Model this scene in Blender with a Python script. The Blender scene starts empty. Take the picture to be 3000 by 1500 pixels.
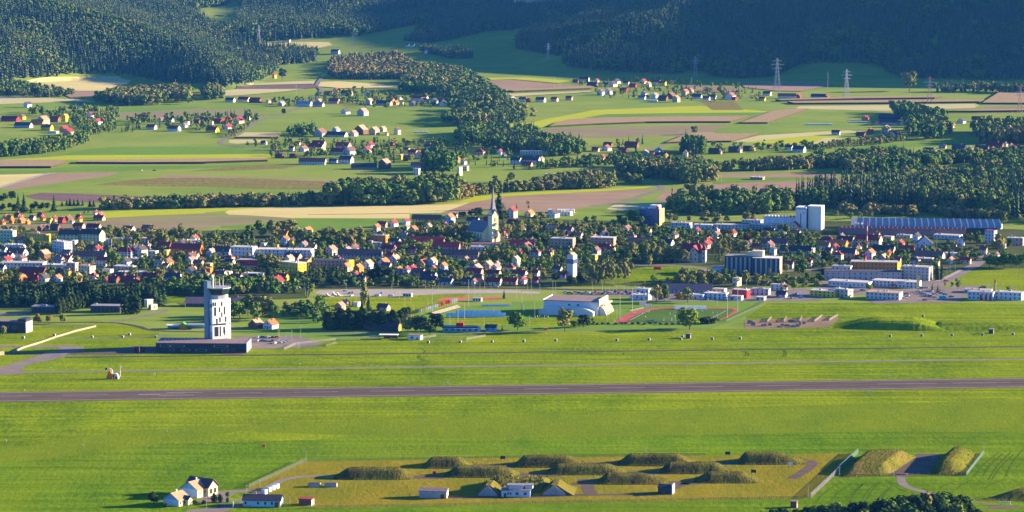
import bpy, bmesh, math, random
import numpy as np
from mathutils import Vector, Matrix
R = math.radians
rng = np.random.default_rng(7)
random.seed(7)
SC = bpy.context.scene
COL = SC.collection

# ------------------------------------------------------------------ camera, sky, sun, exposure
F_PX, H_CAM, Y_HOR = 8490.0, 314.0, -274.0          # focal length in pixels of a 3000 px wide picture
PITCH = math.atan((750 - Y_HOR) / F_PX)
cam_d = bpy.data.cameras.new('camera')
cam = bpy.data.objects.new('camera', cam_d)
COL.objects.link(cam)
cam.location = (0, 0, H_CAM)
cam.rotation_euler = (math.pi / 2 - PITCH, 0, 0)
cam_d.sensor_width = 36.0
cam_d.lens = 36.0 * F_PX / 3000.0
cam_d.clip_start = 5.0
cam_d.clip_end = 40000.0
SC.camera = cam

SUN_EL, SUN_AZ = 13.5, 12.0                            # azimuth: degrees from +X towards +Y
w = bpy.data.worlds.new('World')
SC.world = w
w.use_nodes = True
nt = w.node_tree
sky = nt.nodes.new('ShaderNodeTexSky')
sky.sky_type = 'NISHITA'
sky.sun_disc = False
sky.sun_elevation = R(SUN_EL)
sky.sun_rotation = R(90 - SUN_AZ)
sky.air_density = 0.9
sky.dust_density = 0.2
sky.ozone_density = 3.0
bg = nt.nodes['Background']
bg.inputs['Strength'].default_value = 0.052
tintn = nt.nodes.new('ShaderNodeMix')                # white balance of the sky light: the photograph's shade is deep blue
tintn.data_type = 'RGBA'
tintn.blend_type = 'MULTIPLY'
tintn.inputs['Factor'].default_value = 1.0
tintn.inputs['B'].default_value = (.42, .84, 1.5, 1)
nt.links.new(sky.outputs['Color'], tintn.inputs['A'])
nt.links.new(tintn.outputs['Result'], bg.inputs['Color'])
sun_d = bpy.data.lights.new('sun', 'SUN')
sun_d.energy = 5.0
sun_d.angle = R(0.5)
sun_d.color = (1.0, 0.80, 0.52)
sun = bpy.data.objects.new('sun', sun_d)
COL.objects.link(sun)
sdir = Vector((math.cos(R(SUN_EL)) * math.cos(R(SUN_AZ)), math.cos(R(SUN_EL)) * math.sin(R(SUN_AZ)), math.sin(R(SUN_EL))))
sun.rotation_euler = sdir.to_track_quat('Z', 'Y').to_euler()
sun.location = (0, 0, 900)
SC.view_settings.view_transform = 'Standard'
SC.view_settings.look = 'None'
SC.view_settings.exposure = 2.2
SC.view_settings.gamma = 1.0
SC.render.engine = 'CYCLES'
SC.cycles.max_bounces = 4
SC.cycles.diffuse_bounces = 2
SC.cycles.glossy_bounces = 2
SC.cycles.transparent_max_bounces = 4
SC.cycles.volume_bounces = 0
SC.cycles.use_adaptive_sampling = True

# ------------------------------------------------------------------ material helpers
MATS = {}
def srgb(*c):
    return tuple(((v / 255.0) / 12.92 if v <= 10 else ((v / 255.0 + 0.055) / 1.055) ** 2.4) for v in c)

def mat(name, col, rough=0.85, var=0.12, scale=0.6, metal=0.0, spec=0.06, objvar=0.0, col2=None, stretch=None):
    """Principled material whose base colour is broken up by world-space noise (dirt, wear) and, with objvar, by the object."""
    if name in MATS:
        return MATS[name]
    m = bpy.data.materials.new(name)
    m.use_nodes = True
    t = m.node_tree
    p = t.nodes['Principled BSDF']
    p.inputs['Roughness'].default_value = rough
    p.inputs['Metallic'].default_value = metal
    p.inputs['Specular IOR Level'].default_value = spec
    geo = t.nodes.new('ShaderNodeNewGeometry')
    vec = geo.outputs['Position']
    if stretch:
        mp = t.nodes.new('ShaderNodeMapping')
        mp.inputs['Scale'].default_value = stretch
        t.links.new(vec, mp.inputs['Vector'])
        vec = mp.outputs['Vector']
    nz = t.nodes.new('ShaderNodeTexNoise')
    nz.inputs['Scale'].default_value = scale
    nz.inputs['Detail'].default_value = 4.0
    nz.inputs['Roughness'].default_value = 0.6
    t.links.new(vec, nz.inputs['Vector'])
    mx = t.nodes.new('ShaderNodeMix')
    mx.data_type = 'RGBA'
    c = np.array(col[:3])
    c2 = np.array(col2[:3]) if col2 is not None else c * (1 + var)
    c1 = c if col2 is not None else c * (1 - var)
    mx.inputs['A'].default_value = (*c1, 1)
    mx.inputs['B'].default_value = (*c2, 1)
    mr = t.nodes.new('ShaderNodeMapRange')
    mr.inputs['From Min'].default_value = 0.32
    mr.inputs['From Max'].default_value = 0.68
    t.links.new(nz.outputs['Fac'], mr.inputs['Value'])
    t.links.new(mr.outputs['Result'], mx.inputs['Factor'])
    out = mx.outputs['Result']
    if objvar:
        oi = t.nodes.new('ShaderNodeObjectInfo')
        hs = t.nodes.new('ShaderNodeHueSaturation')
        ma = t.nodes.new('ShaderNodeMapRange')
        ma.inputs['To Min'].default_value = 1 - objvar
        ma.inputs['To Max'].default_value = 1 + objvar
        t.links.new(oi.outputs['Random'], ma.inputs['Value'])
        t.links.new(ma.outputs['Result'], hs.inputs['Value'])
        t.links.new(out, hs.inputs['Color'])
        out = hs.outputs['Color']
    t.links.new(out, p.inputs['Base Color'])
    MATS[name] = m
    return m

def ground_mat(name, c1, c2, s1, s2, c3=None, s3=0.004, amt3=0.6, stretch=(1, 1, 1), bump=0.0, bscale=0.5, streak=0.0):
    """Grass and soil: fine two-colour mottling (scale s2 inside s1) and wide patches of c3."""
    if name in MATS:
        return MATS[name]
    m = bpy.data.materials.new(name)
    m.use_nodes = True
    t = m.node_tree
    p = t.nodes['Principled BSDF']
    p.inputs['Roughness'].default_value = 0.95
    p.inputs['Specular IOR Level'].default_value = 0.0
    geo = t.nodes.new('ShaderNodeNewGeometry')
    mp = t.nodes.new('ShaderNodeMapping')
    mp.inputs['Scale'].default_value = stretch
    t.links.new(geo.outputs['Position'], mp.inputs['Vector'])
    def noise(sc, det=5.0):
        n = t.nodes.new('ShaderNodeTexNoise')
        n.inputs['Scale'].default_value = sc
        n.inputs['Detail'].default_value = det
        n.inputs['Roughness'].default_value = 0.65
        t.links.new(mp.outputs['Vector'], n.inputs['Vector'])
        return n
    def rng_(n, a, b):
        r = t.nodes.new('ShaderNodeMapRange')
        r.inputs['From Min'].default_value = a
        r.inputs['From Max'].default_value = b
        t.links.new(n.outputs['Fac'], r.inputs['Value'])
        return r
    n1, n2 = noise(s1), noise(s2)
    ad = t.nodes.new('ShaderNodeMath'); ad.operation = 'MULTIPLY_ADD'
    ad.inputs[1].default_value = 0.5
    t.links.new(n1.outputs['Fac'], ad.inputs[0])
    h = t.nodes.new('ShaderNodeMath'); h.operation = 'MULTIPLY'; h.inputs[1].default_value = 0.5
    t.links.new(n2.outputs['Fac'], h.inputs[0])
    t.links.new(h.outputs[0], ad.inputs[2])
    r = t.nodes.new('ShaderNodeMapRange')
    r.inputs['From Min'].default_value = 0.36
    r.inputs['From Max'].default_value = 0.64
    t.links.new(ad.outputs[0], r.inputs['Value'])
    mx = t.nodes.new('ShaderNodeMix'); mx.data_type = 'RGBA'
    mx.inputs['A'].default_value = (*c1, 1)
    mx.inputs['B'].default_value = (*c2, 1)
    t.links.new(r.outputs['Result'], mx.inputs['Factor'])
    out = mx.outputs['Result']
    if c3 is not None:
        n3 = noise(s3, 3.0)
        r3 = rng_(n3, 0.42, 0.62)
        k = t.nodes.new('ShaderNodeMath'); k.operation = 'MULTIPLY'; k.inputs[1].default_value = amt3
        t.links.new(r3.outputs['Result'], k.inputs[0])
        m3 = t.nodes.new('ShaderNodeMix'); m3.data_type = 'RGBA'
        m3.inputs['B'].default_value = (*c3, 1)
        t.links.new(out, m3.inputs['A'])
        t.links.new(k.outputs[0], m3.inputs['Factor'])
        out = m3.outputs['Result']
    if streak:                                        # mown or drilled lines running along the strip
        ms = t.nodes.new('ShaderNodeMapping')
        ms.inputs['Scale'].default_value = (.05, 1, 1)
        t.links.new(geo.outputs['Position'], ms.inputs['Vector'])
        ns = t.nodes.new('ShaderNodeTexNoise')
        ns.inputs['Scale'].default_value = .11
        ns.inputs['Detail'].default_value = 6.0
        ns.inputs['Roughness'].default_value = .75
        t.links.new(ms.outputs['Vector'], ns.inputs['Vector'])
        rs = t.nodes.new('ShaderNodeMapRange')
        rs.inputs['From Min'].default_value = .35
        rs.inputs['From Max'].default_value = .65
        rs.inputs['To Min'].default_value = 1 - streak
        rs.inputs['To Max'].default_value = 1 + streak
        t.links.new(ns.outputs['Fac'], rs.inputs['Value'])
        hv = t.nodes.new('ShaderNodeHueSaturation')
        t.links.new(rs.outputs['Result'], hv.inputs['Value'])
        t.links.new(out, hv.inputs['Color'])
        out = hv.outputs['Color']
    t.links.new(out, p.inputs['Base Color'])
    if bump:
        nb = noise(bscale, 6.0)
        b = t.nodes.new('ShaderNodeBump')
        b.inputs['Strength'].default_value = bump
        b.inputs['Distance'].default_value = 1.0
        t.links.new(nb.outputs['Fac'], b.inputs['Height'])
        t.links.new(b.outputs['Normal'], p.inputs['Normal'])
    MATS[name] = m
    return m

# ------------------------------------------------------------------ where a thing stands, read off the survey
K = {'D': (0, 0, 3000), 'A0': (0, 0, 1000), 'A1': (1000, 0, 1000), 'A2': (2000, 0, 1000)}
for i in range(5):
    K['M%d' % i] = (600 * i, 360, 600)
K.update(T0=(0, 620, 600), T1=(600, 620, 600), T2=(1200, 550, 600), T3=(1800, 580, 600), T4=(2400, 580, 600),
         B0=(0, 800, 800), B1=(800, 780, 700), B2=(1500, 780, 700), B3=(2200, 780, 800),
         F0=(200, 1300, 800), F1=(900, 1300, 800), F2=(1600, 1300, 800), F3=(2200, 1300, 800))
def px(c, u, v):
    x0, y0, ww = K[c]
    k = ww / 2576.0
    return x0 + u * k, y0 + v * k
CP, SP = math.cos(PITCH), math.sin(PITCH)
def ray(sx, sy):
    dx, dy = (sx - 1500) / F_PX, (sy - 750) / F_PX
    return Vector((dx, CP - dy * SP, -SP - dy * CP))
def flat(sx, sy, z=0.0):
    d = ray(sx, sy)
    t = (z - H_CAM) / d.z
    return Vector((d.x * t, d.y * t, z))
def project(P):
    """world points (n,3) -> survey picture coordinates and depth"""
    P = np.asarray(P, float)
    dz = P[:, 2] - H_CAM
    dep = P[:, 1] * CP - dz * SP
    up = P[:, 1] * SP + dz * CP
    return 1500 + F_PX * P[:, 0] / dep, 750 - F_PX * up / dep, dep
def mpp(sy):
    """metres per survey pixel on flat ground at picture row sy"""
    d = ray(1500, sy)
    t = -H_CAM / d.z
    return t / F_PX

# ------------------------------------------------------------------ terrain
def seg_dist(px_, py_, poly):
    """signed distance (inside positive) of grid points to a polygon"""
    d = np.full(px_.shape, 1e9)
    inside = np.zeros(px_.shape, bool)
    n = len(poly)
    for i in range(n):
        (ax, ay), (bx, by) = poly[i], poly[(i + 1) % n]
        vx, vy = bx - ax, by - ay
        t = np.clip(((px_ - ax) * vx + (py_ - ay) * vy) / (vx * vx + vy * vy + 1e-9), 0, 1)
        d = np.minimum(d, np.hypot(px_ - ax - t * vx, py_ - ay - t * vy))
        c = ((ay > py_) != (by > py_)) & (px_ < vx * (py_ - ay) / (vy if abs(vy) > 1e-9 else 1e-9) + ax)
        inside ^= c
    return np.where(inside, d, -d)
def vnoise(x, y, s, seed):
    """smooth value noise on arrays"""
    r = np.random.default_rng(seed)
    g = r.random((64, 64))
    X, Y = x / s, y / s
    xi, yi = np.floor(X).astype(int), np.floor(Y).astype(int)
    fx, fy = X - xi, Y - yi
    fx, fy = fx * fx * (3 - 2 * fx), fy * fy * (3 - 2 * fy)
    a, b = g[xi % 64, yi % 64], g[(xi + 1) % 64, yi % 64]
    c, d = g[xi % 64, (yi + 1) % 64], g[(xi + 1) % 64, (yi + 1) % 64]
    return (a * (1 - fx) + b * fx) * (1 - fy) + (c * (1 - fx) + d * fx) * fy
LEFT_HILL = [(-2600, 5000), (-902, 5130), (-760, 5300), (-690, 5310), (-600, 5150), (-496, 5020), (-440, 5250), (-470, 5650), (-620, 6100), (-1000, 7000), (-2600, 8000)]
RIGHT_HILL = [(-30, 5900), (10, 5560), (260, 5330), (420, 5330), (560, 5560), (740, 5560), (800, 5300), (1000, 5240), (1250, 5080), (3200, 4700), (3200, 9000), (200, 9000)]
SPUR = [(1180, 5120), (1500, 4980), (3200, 4900), (3200, 7500), (1150, 7500), (1080, 5500)]
KNOLL = [(-330, 5420), (-180, 5330), (-60, 5300), (60, 5200), (40, 5330), (-100, 5500), (-300, 5560)]
def soft(d, k, top):
    d = np.maximum(d, 0)
    return top * (1 - np.exp(-d * k / top))
def height(x, y):
    x = np.asarray(x, float); y = np.asarray(y, float)
    wob = (vnoise(x, y, 220, 1) - .5) * 110 + (vnoise(x, y, 90, 2) - .5) * 50
    back = np.maximum(y - 5500, 0)
    z = 0.045 * back ** 2 / (back + 300) + 0.00001 * back ** 2
    roll = (vnoise(x, y, 420, 5) - .5) * 60 * np.clip(back / 900, 0, 1)
    z = z + roll
    z = z + soft(seg_dist(x, y, LEFT_HILL) + np.minimum(wob, 25) * .4, 0.36, 300)
    dr = seg_dist(x, y, RIGHT_HILL)
    z = z + soft(dr + wob * .8 * np.clip(dr / 150, 0, 1), 0.30, 330)
    z = z + soft(seg_dist(x, y, SPUR), 1.0, 250)
    return np.where(y < 4900, 0.0, np.maximum(z, 0))
GX = np.arange(-2200, 3201, 20.0)
GY = np.arange(4900, 9001, 20.0)
GZ = height(*np.meshgrid(GX, GY, indexing='ij'))
def gz(x, y):
    """terrain height, bilinear on the terrain mesh's own grid"""
    x = np.asarray(x, float); y = np.asarray(y, float)
    i = np.clip((x - GX[0]) / 20, 0, len(GX) - 1.001); j = np.clip((y - GY[0]) / 20, 0, len(GY) - 1.001)
    a, b = i.astype(int), j.astype(int)
    fx, fy = i - a, j - b
    z = GZ[a, b] * (1 - fx) * (1 - fy) + GZ[a + 1, b] * fx * (1 - fy) + GZ[a, b + 1] * (1 - fx) * fy + GZ[a + 1, b + 1] * fx * fy
    return np.where(y < 4900, 0.0, z)
def at_px(sx, sy):
    """the ground point seen at a survey pixel: flat valley floor, or the first rise met behind it"""
    d = ray(sx, sy)
    if d.z < 0:
        t = -H_CAM / d.z
        if d.y * t < 4900:
            return Vector((d.x * t, d.y * t, 0.0))
    ts = np.arange(4900, 9000, 8.0) / d.y
    zz = H_CAM + d.z * ts
    g = gz(d.x * ts, d.y * ts)
    k = np.nonzero(zz <= g)[0]
    t = ts[k[0]] if len(k) else ts[-1]
    return Vector((d.x * t, d.y * t, float(gz(d.x * t, d.y * t))))
def at(c, u, v):
    return at_px(*px(c, u, v))

# ------------------------------------------------------------------ object helpers
def mesh_obj(name, verts, faces, m=None, parent=None, smooth=False, mats=None, idx=None):
    me = bpy.data.meshes.new(name)
    me.from_pydata([tuple(v) for v in verts], [], faces)
    if mats:
        for q in mats:
            me.materials.append(q)
        me.polygons.foreach_set('material_index', idx)
    elif m:
        me.materials.append(m)
    if smooth:
        me.polygons.foreach_set('use_smooth', [True] * len(me.polygons))
    o = bpy.data.objects.new(name, me)
    COL.objects.link(o)
    if parent:
        o.parent = parent
    return o
def np_mesh(name, V, Q, m, tint=None):
    """a mesh from numpy arrays of vertices and quads (n,4) or triangles (n,3), with an optional per-vertex grey tint"""
    me = bpy.data.meshes.new(name)
    n, k = Q.shape
    me.vertices.add(len(V)); me.vertices.foreach_set('co', np.ascontiguousarray(V, np.float32).ravel())
    me.loops.add(n * k); me.loops.foreach_set('vertex_index', np.ascontiguousarray(Q, np.int32).ravel())
    me.polygons.add(n)
    me.polygons.foreach_set('loop_start', np.arange(0, n * k, k, dtype=np.int32))
    me.polygons.foreach_set('loop_total', np.full(n, k, np.int32))
    me.update(calc_edges=True)
    if tint is not None:
        a = me.attributes.new('tint', 'FLOAT', 'POINT')
        a.data.foreach_set('value', np.ascontiguousarray(tint, np.float32))
    me.materials.append(m)
    return me
def link(name, me, parent=None, loc=None):
    o = bpy.data.objects.new(name, me)
    COL.objects.link(o)
    if parent:
        o.parent = parent
    if loc is not None:
        o.location = loc
    return o
def tag(o, label=None, cat=None, group=None, kind=None):
    if label: o['label'] = label
    if cat: o['category'] = cat
    if group: o['group'] = group
    if kind: o['kind'] = kind
    return o
def thing(name, label, cat, loc, rz=0.0, group=None):
    o = bpy.data.objects.new(name, None)
    o.empty_display_size = 1.0
    COL.objects.link(o)
    o.location = loc
    o.rotation_euler = (0, 0, rz)
    return tag(o, label, cat, group)
class MB:
    """collects boxes, prisms and tubes into one mesh"""
    def __init__(s):
        s.v, s.f = [], []
    def box(s, x0, x1, y0, y1, z0, z1):
        b = len(s.v)
        s.v += [(x0, y0, z0), (x1, y0, z0), (x1, y1, z0), (x0, y1, z0), (x0, y0, z1), (x1, y0, z1), (x1, y1, z1), (x0, y1, z1)]
        s.f += [tuple(b + i for i in q) for q in ((0, 3, 2, 1), (4, 5, 6, 7), (0, 1, 5, 4), (1, 2, 6, 5), (2, 3, 7, 6), (3, 0, 4, 7))]
        return s
    def prism(s, pts, z0, z1):
        b, n = len(s.v), len(pts)
        s.v += [(p[0], p[1], z0) for p in pts] + [(p[0], p[1], z1) for p in pts]
        s.f += [tuple(b + n + i for i in range(n)), tuple(b + n - 1 - i for i in range(n))]
        s.f += [(b + i, b + (i + 1) % n, b + n + (i + 1) % n, b + n + i) for i in range(n)]
        return s
    def extr(s, prof, a0, a1, axis='y'):
        """closed profile of (p, z) extruded along an axis from a0 to a1 (p runs along the other horizontal axis)"""
        b, n = len(s.v), len(prof)
        for a in (a0, a1):
            s.v += [((p, a, z) if axis == 'y' else (a, p, z)) for p, z in prof]
        s.f += [tuple(b + i for i in range(n)), tuple(b + n + n - 1 - i for i in range(n))]
        s.f += [(b + (i + 1) % n, b + i, b + n + i, b + n + (i + 1) % n) for i in range(n)]
        return s
    def tube(s, p, q, r0, r1=None, n=6):
        r1 = r0 if r1 is None else r1
        p, q = Vector(p), Vector(q)
        d = (q - p).normalized()
        e = d.orthogonal().normalized(); g = d.cross(e)
        b = len(s.v)
        for c, r in ((p, r0), (q, r1)):
            for i in range(n):
                a = 2 * math.pi * i / n
                s.v.append(tuple(c + e * (r * math.cos(a)) + g * (r * math.sin(a))))
        s.f += [(b + i, b + (i + 1) % n, b + n + (i + 1) % n, b + n + i) for i in range(n)]
        s.f += [tuple(b + n - 1 - i for i in range(n)), tuple(b + n + i for i in range(n))]
        return s
    def build(s, name, m, parent=None):
        o = mesh_obj(name, s.v, s.f, m, parent)
        bm = bmesh.new(); bm.from_mesh(o.data)
        bmesh.ops.recalc_face_normals(bm, faces=bm.faces[:])
        bm.to_mesh(o.data); bm.free()
        return o
# ------------------------------------------------------------------ setting: ground, hills, fields, roads
G_AIR = ground_mat('airfield_grass', (.070, .13, .002), (.185, .245, .003), 0.03, 0.25, (.215, .255, .004), .006, .55, (1, .5, 1), bump=.5, bscale=.35, streak=0.30)
G_MEADOW = ground_mat('meadow_grass', (.135, .205, .03), (.195, .26, .035), 0.008, 0.08, (.245, .265, .05), .004, .5, streak=0.14)
G_LUSH = ground_mat('lush_grass', (.10, .19, .025), (.15, .24, .03), 0.01, 0.1, streak=0.13)
G_YELLOW = ground_mat('young_crop', (.30, .34, .016), (.36, .38, .02), 0.008, 0.1, streak=0.13)
G_STUB = ground_mat('stubble', (.47, .38, .15), (.56, .46, .19), 0.006, 0.12, (.43, .40, .13), .004, .4, (1, 1.6, 1), streak=0.13)
G_PALE = ground_mat('pale_stubble', (.38, .34, .15), (.46, .40, .20), 0.006, 0.12, None, .004, .4, (1, 1.6, 1), streak=0.13)
G_PLOUGH = ground_mat('ploughed_soil', (.235, .155, .105), (.32, .215, .14), 0.01, 0.15, (.27, .21, .12), .005, .4, (1, 1.5, 1), streak=0.13)
G_DULL = ground_mat('dull_soil', (.19, .155, .09), (.26, .20, .11), 0.012, 0.15, (.20, .22, .07), .006, .6, (1, 1.5, 1), streak=0.13)
G_PURPLE = ground_mat('dark_soil', (.13, .085, .085), (.18, .115, .105), 0.02, 0.15, streak=0.13)
G_WEED = ground_mat('weedy_crop', (.09, .10, .02), (.25, .20, .07), 0.15, 0.35, None, .004, .4, (1, .5, 1), streak=0.20)
G_OLIVE = ground_mat('dry_grass', (.15, .135, .008), (.26, .205, .014), 0.05, 0.3, (.11, .145, .008), .02, .5, (1, .5, 1), bump=.5, bscale=.4)
G_DIRT = ground_mat('bare_earth', (.17, .115, .075), (.26, .19, .125), 0.05, 0.4)
ASPH = mat('asphalt', (.105, .074, .056), .9, .18, .05, stretch=(1, 3, 1))
ASPH_L = mat('pale_asphalt', (.19, .155, .13), .9, .15, .08)
ASPH_D = mat('old_asphalt', (.062, .05, .04), .9, .2, .1)
PAVE = mat('pale_paving', (.33, .28, .24), .9, .12, .2)
PAINT = mat('road_paint', (.34, .29, .28), .8, .2, .2)
CORN = ground_mat('ripe_maize', (.24, .17, .09), (.36, .26, .14), 0.2, 0.6, None, .004, .4, (1, .6, 1))
CORN_SIDE = mat('maize_shaded_side', (.055, .05, .018), .95, .4, .5)  # sides coloured dark for the shade on the standing crop

def hull(pts):
    return [at(*p) for p in pts]
def sheet(name, pts, m, z=0.05, parent=None, kind='structure', label=None):
    """a field, road or yard: one sheet a little above the ground, following the slope where there is one"""
    P = [(p if isinstance(p, Vector) else at(*p)) for p in pts]
    far = max(p.y for p in P) > 4900
    if not far:
        o = mesh_obj(name, [(p.x, p.y, z) for p in P], [tuple(range(len(P)))], m)
        bm = bmesh.new(); bm.from_mesh(o.data)
        bmesh.ops.triangulate(bm, faces=bm.faces[:], ngon_method='EAR_CLIP')
        for f in bm.faces:
            if f.normal.z < 0: f.normal_flip()
        bm.to_mesh(o.data); bm.free()
    else:
        o = mesh_obj(name, [(p.x, p.y, 0) for p in P], [tuple(range(len(P)))], m)
        bm = bmesh.new(); bm.from_mesh(o.data)
        bmesh.ops.triangulate(bm, faces=bm.faces[:], ngon_method='EAR_CLIP')
        for ax in (0, 1):
            lo = min(p[ax] for p in P); hi = max(p[ax] for p in P)
            g = math.ceil(lo / 20) * 20
            while g < hi:
                co = Vector((0, 0, 0)); co[ax] = g
                no = Vector((0, 0, 0)); no[ax] = 1
                bmesh.ops.bisect_plane(bm, geom=bm.verts[:] + bm.edges[:] + bm.faces[:], plane_co=co, plane_no=no)
                g += 20
        for v in bm.verts:
            v.co.z = float(gz(v.co.x, v.co.y)) + z + .7
        for f in bm.faces:
            if f.normal.z < 0: f.normal_flip()
        bm.to_mesh(o.data); bm.free()
    return tag(o, label=label, kind=kind)
def strip_pts(P, wd):
    L, Rr = [], []
    for i, p in enumerate(P):
        a = P[max(i - 1, 0)]; b = P[min(i + 1, len(P) - 1)]
        d = (b - a); d.z = 0; d.normalize()
        n = Vector((-d.y, d.x, 0)) * (wd / 2)
        L.append(p + n); Rr.append(p - n)
    return L, Rr
def road(name, pts, wd, m, z=0.09, label=None):
    P = [(p if isinstance(p, Vector) else at(*p)) for p in pts]
    # round the corners a little
    Q = [P[0]]
    for i in range(1, len(P) - 1):
        Q += [P[i].lerp(P[i - 1], .25), P[i].lerp(P[i + 1], .25)]
    Q.append(P[-1])
    L, Rr = strip_pts(Q, wd)
    V = [(p.x, p.y, float(gz(p.x, p.y)) + z + (.8 if p.y > 4900 else 0)) for p in L + Rr]
    n = len(Q)
    o = mesh_obj(name, V, [(i, n + i, n + i + 1, i + 1) for i in range(n - 1)], m)
    bm = bmesh.new(); bm.from_mesh(o.data)
    for f in bm.faces:
        if f.normal.z < 0: f.normal_flip()
    bm.to_mesh(o.data); bm.free()
    return tag(o, label=label, kind='structure')
def crop(name, pts, hgt=2.6, m=None, side=None):
    """standing maize: a block of crop with its own height"""
    P = [(p if isinstance(p, Vector) else at(*p)) for p in pts]
    n = len(P)
    zb = [float(gz(p.x, p.y)) for p in P]
    V = [(p.x, p.y, zb[i] - .2) for i, p in enumerate(P)] + [(p.x, p.y, zb[i] + hgt) for i, p in enumerate(P)]
    Fs = [tuple(range(n, 2 * n))] + [(i, (i + 1) % n, n + (i + 1) % n, n + i) for i in range(n)]
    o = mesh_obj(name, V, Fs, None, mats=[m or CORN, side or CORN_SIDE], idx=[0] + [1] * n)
    bm = bmesh.new(); bm.from_mesh(o.data)
    bmesh.ops.recalc_face_normals(bm, faces=bm.faces[:])
    bm.to_mesh(o.data); bm.free()
    return tag(o, kind='stuff', label='standing brown maize in a long field strip, dark along its cut edge', cat='maize', group='standing maize strips')

gnd = tag(mesh_obj('ground', [(-9000, -2500, 0), (9000, -2500, 0), (9000, 4900, 0), (-9000, 4900, 0)], [(0, 1, 2, 3)], G_MEADOW), kind='structure')
nx, ny = len(GX), len(GY)
XX, YY = np.meshgrid(GX, GY, indexing='ij')
ZZ = GZ.copy()
V = np.stack([XX.ravel(), YY.ravel(), ZZ.ravel()], 1)
ii, jj = np.meshgrid(np.arange(nx - 1), np.arange(ny - 1), indexing='ij')
a0 = (ii * ny + jj).ravel()
hills = link('hills', np_mesh('hills', V, np.stack([a0, a0 + ny, a0 + ny + 1, a0 + 1], 1), G_MEADOW))
hills.data.polygons.foreach_set('use_smooth', [True] * len(hills.data.polygons))
tag(hills, kind='structure')

# ---- the airfield
sheet('airfield_grass', [flat(-900, 1720), flat(3900, 1720), flat(4200, 905), ('B3', 1900, 345), ('B3', 160, 345), ('B3', -40, 470), ('B3', -60, 590), ('B2', 0, 700), ('B1', 1850, 740), ('B1', 1000, 780), ('B1', 300, 800), ('B0', 1450, 740), ('B0', 1500, 560), ('B0', 1150, 470), ('B0', 420, 480), ('B0', -300, 640), flat(-900, 1000)], G_AIR, .02)
def lin(c0, c1, off0, off1, x0=-500, x1=3500):
    (ax, ay), (bx, by) = c0, c1
    s = (by - ay) / (bx - ax)
    f = lambda x, o: ay + s * (x - ax) + o
    return [flat(x0, f(x0, off0)), flat(x1, f(x1, off0)), flat(x1, f(x1, off1)), flat(x0, f(x0, off1))]
G_NEAR = ground_mat('near_grass', (.048, .115, .002), (.13, .215, .004), 0.03, 0.3, (.155, .215, .005), .008, .6, (1, .5, 1), bump=.5, bscale=.35, streak=0.26)
sheet('near_grass', [flat(-900, 1730), flat(3900, 1730), flat(3900, 1225), flat(2500, 1245), flat(1700, 1235), flat(900, 1290), flat(-900, 1330)], G_NEAR, .026)
RA, RB = (0, 1149), (3000, 1107)
sheet('runway', lin(RA, RB, 0, 29), ASPH, .07)
for nm, o0, o1 in (('runway_edge_line', 2.0, 2.7), ('runway_edge_line', 25.8, 26.5)):
    sheet(nm, lin(RA, RB, o0, o1), PAINT, .10)
def mark(sx0, sx1, off, hh=.55, m=PAINT, z=.11):
    s = (RB[1] - RA[1]) / 3000
    y0, y1 = RA[1] + s * sx0 + off, RA[1] + s * sx1 + off
    sheet('runway_marking', [flat(sx0, y0 - hh), flat(sx1, y1 - hh), flat(sx1, y1 + hh), flat(sx0, y0 + hh)], m, z)
for a, b in ((-40, 93), (184, 318), (408, 542), (633, 767), (860, 990), (1085, 1215), (1310, 1440), (1535, 1665), (1760, 1890), (1990, 2120), (2215, 2345), (2570, 2745), (2790, 2960)):
    mark(a, b, 12.3, .26)
for a, b, o in ((488, 590, 8.6), (466, 568, 16.6), (404, 470, 13.5)):
    mark(a, b, o, .36)
sheet('runway_rubber', lin(RA, RB, 9.5, 11.6, 600, 3300), ASPH_D, .09)
sheet('runway_rubber', lin(RA, RB, 16.5, 18.2, 600, 3300), ASPH_D, .09)
sheet('taxiway', lin((62, 1090.5), (3000, 1052), -1.6, 2.0, 62, 3500), ASPH_L, .06)
sheet('perimeter_road', lin((190, 1047), (3000, 1015.5), -1.4, 1.6, 190, 3500), ASPH_D, .06)
sheet('taxiway_curve', [('B0', *p) for p in ((-200, 935), (0, 890), (380, 775), (600, 770), (630, 785), (480, 822), (320, 850), (230, 880), (200, 905), (215, 925), (300, 938), (200, 950), (100, 957), (-200, 975))], ASPH_L, .065)
sheet('apron_loop', [('B0', *p) for p in ((-200, 680), (200, 685), (650, 680), (780, 695), (805, 715), (760, 737), (650, 757), (600, 778), (380, 776), (440, 745), (540, 735), (572, 715), (540, 703), (300, 700), (-200, 706))], ASPH_L, .06)
sheet('tower_apron', [('B0', *p) for p in ((-100, 752), (760, 745), (900, 735), (1270, 690), (1500, 690), (2320, 755), (2380, 740), (2230, 783), (2000, 752), (1400, 762), (900, 770), (-100, 772))], ASPH, .055)
road('track', [('B1', 690, 828), ('B1', 950, 850), ('B1', 1300, 880), ('B1', 2576, 872), ('B2', 1200, 852), ('B2', 2576, 832), ('B3', 1300, 712), ('B3', 2700, 690)], 1.6, G_LUSH, .05)
LUSHTR = ground_mat('wheel_rut', (.05, .085, .006), (.08, .12, .006), .1, .4)
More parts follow.
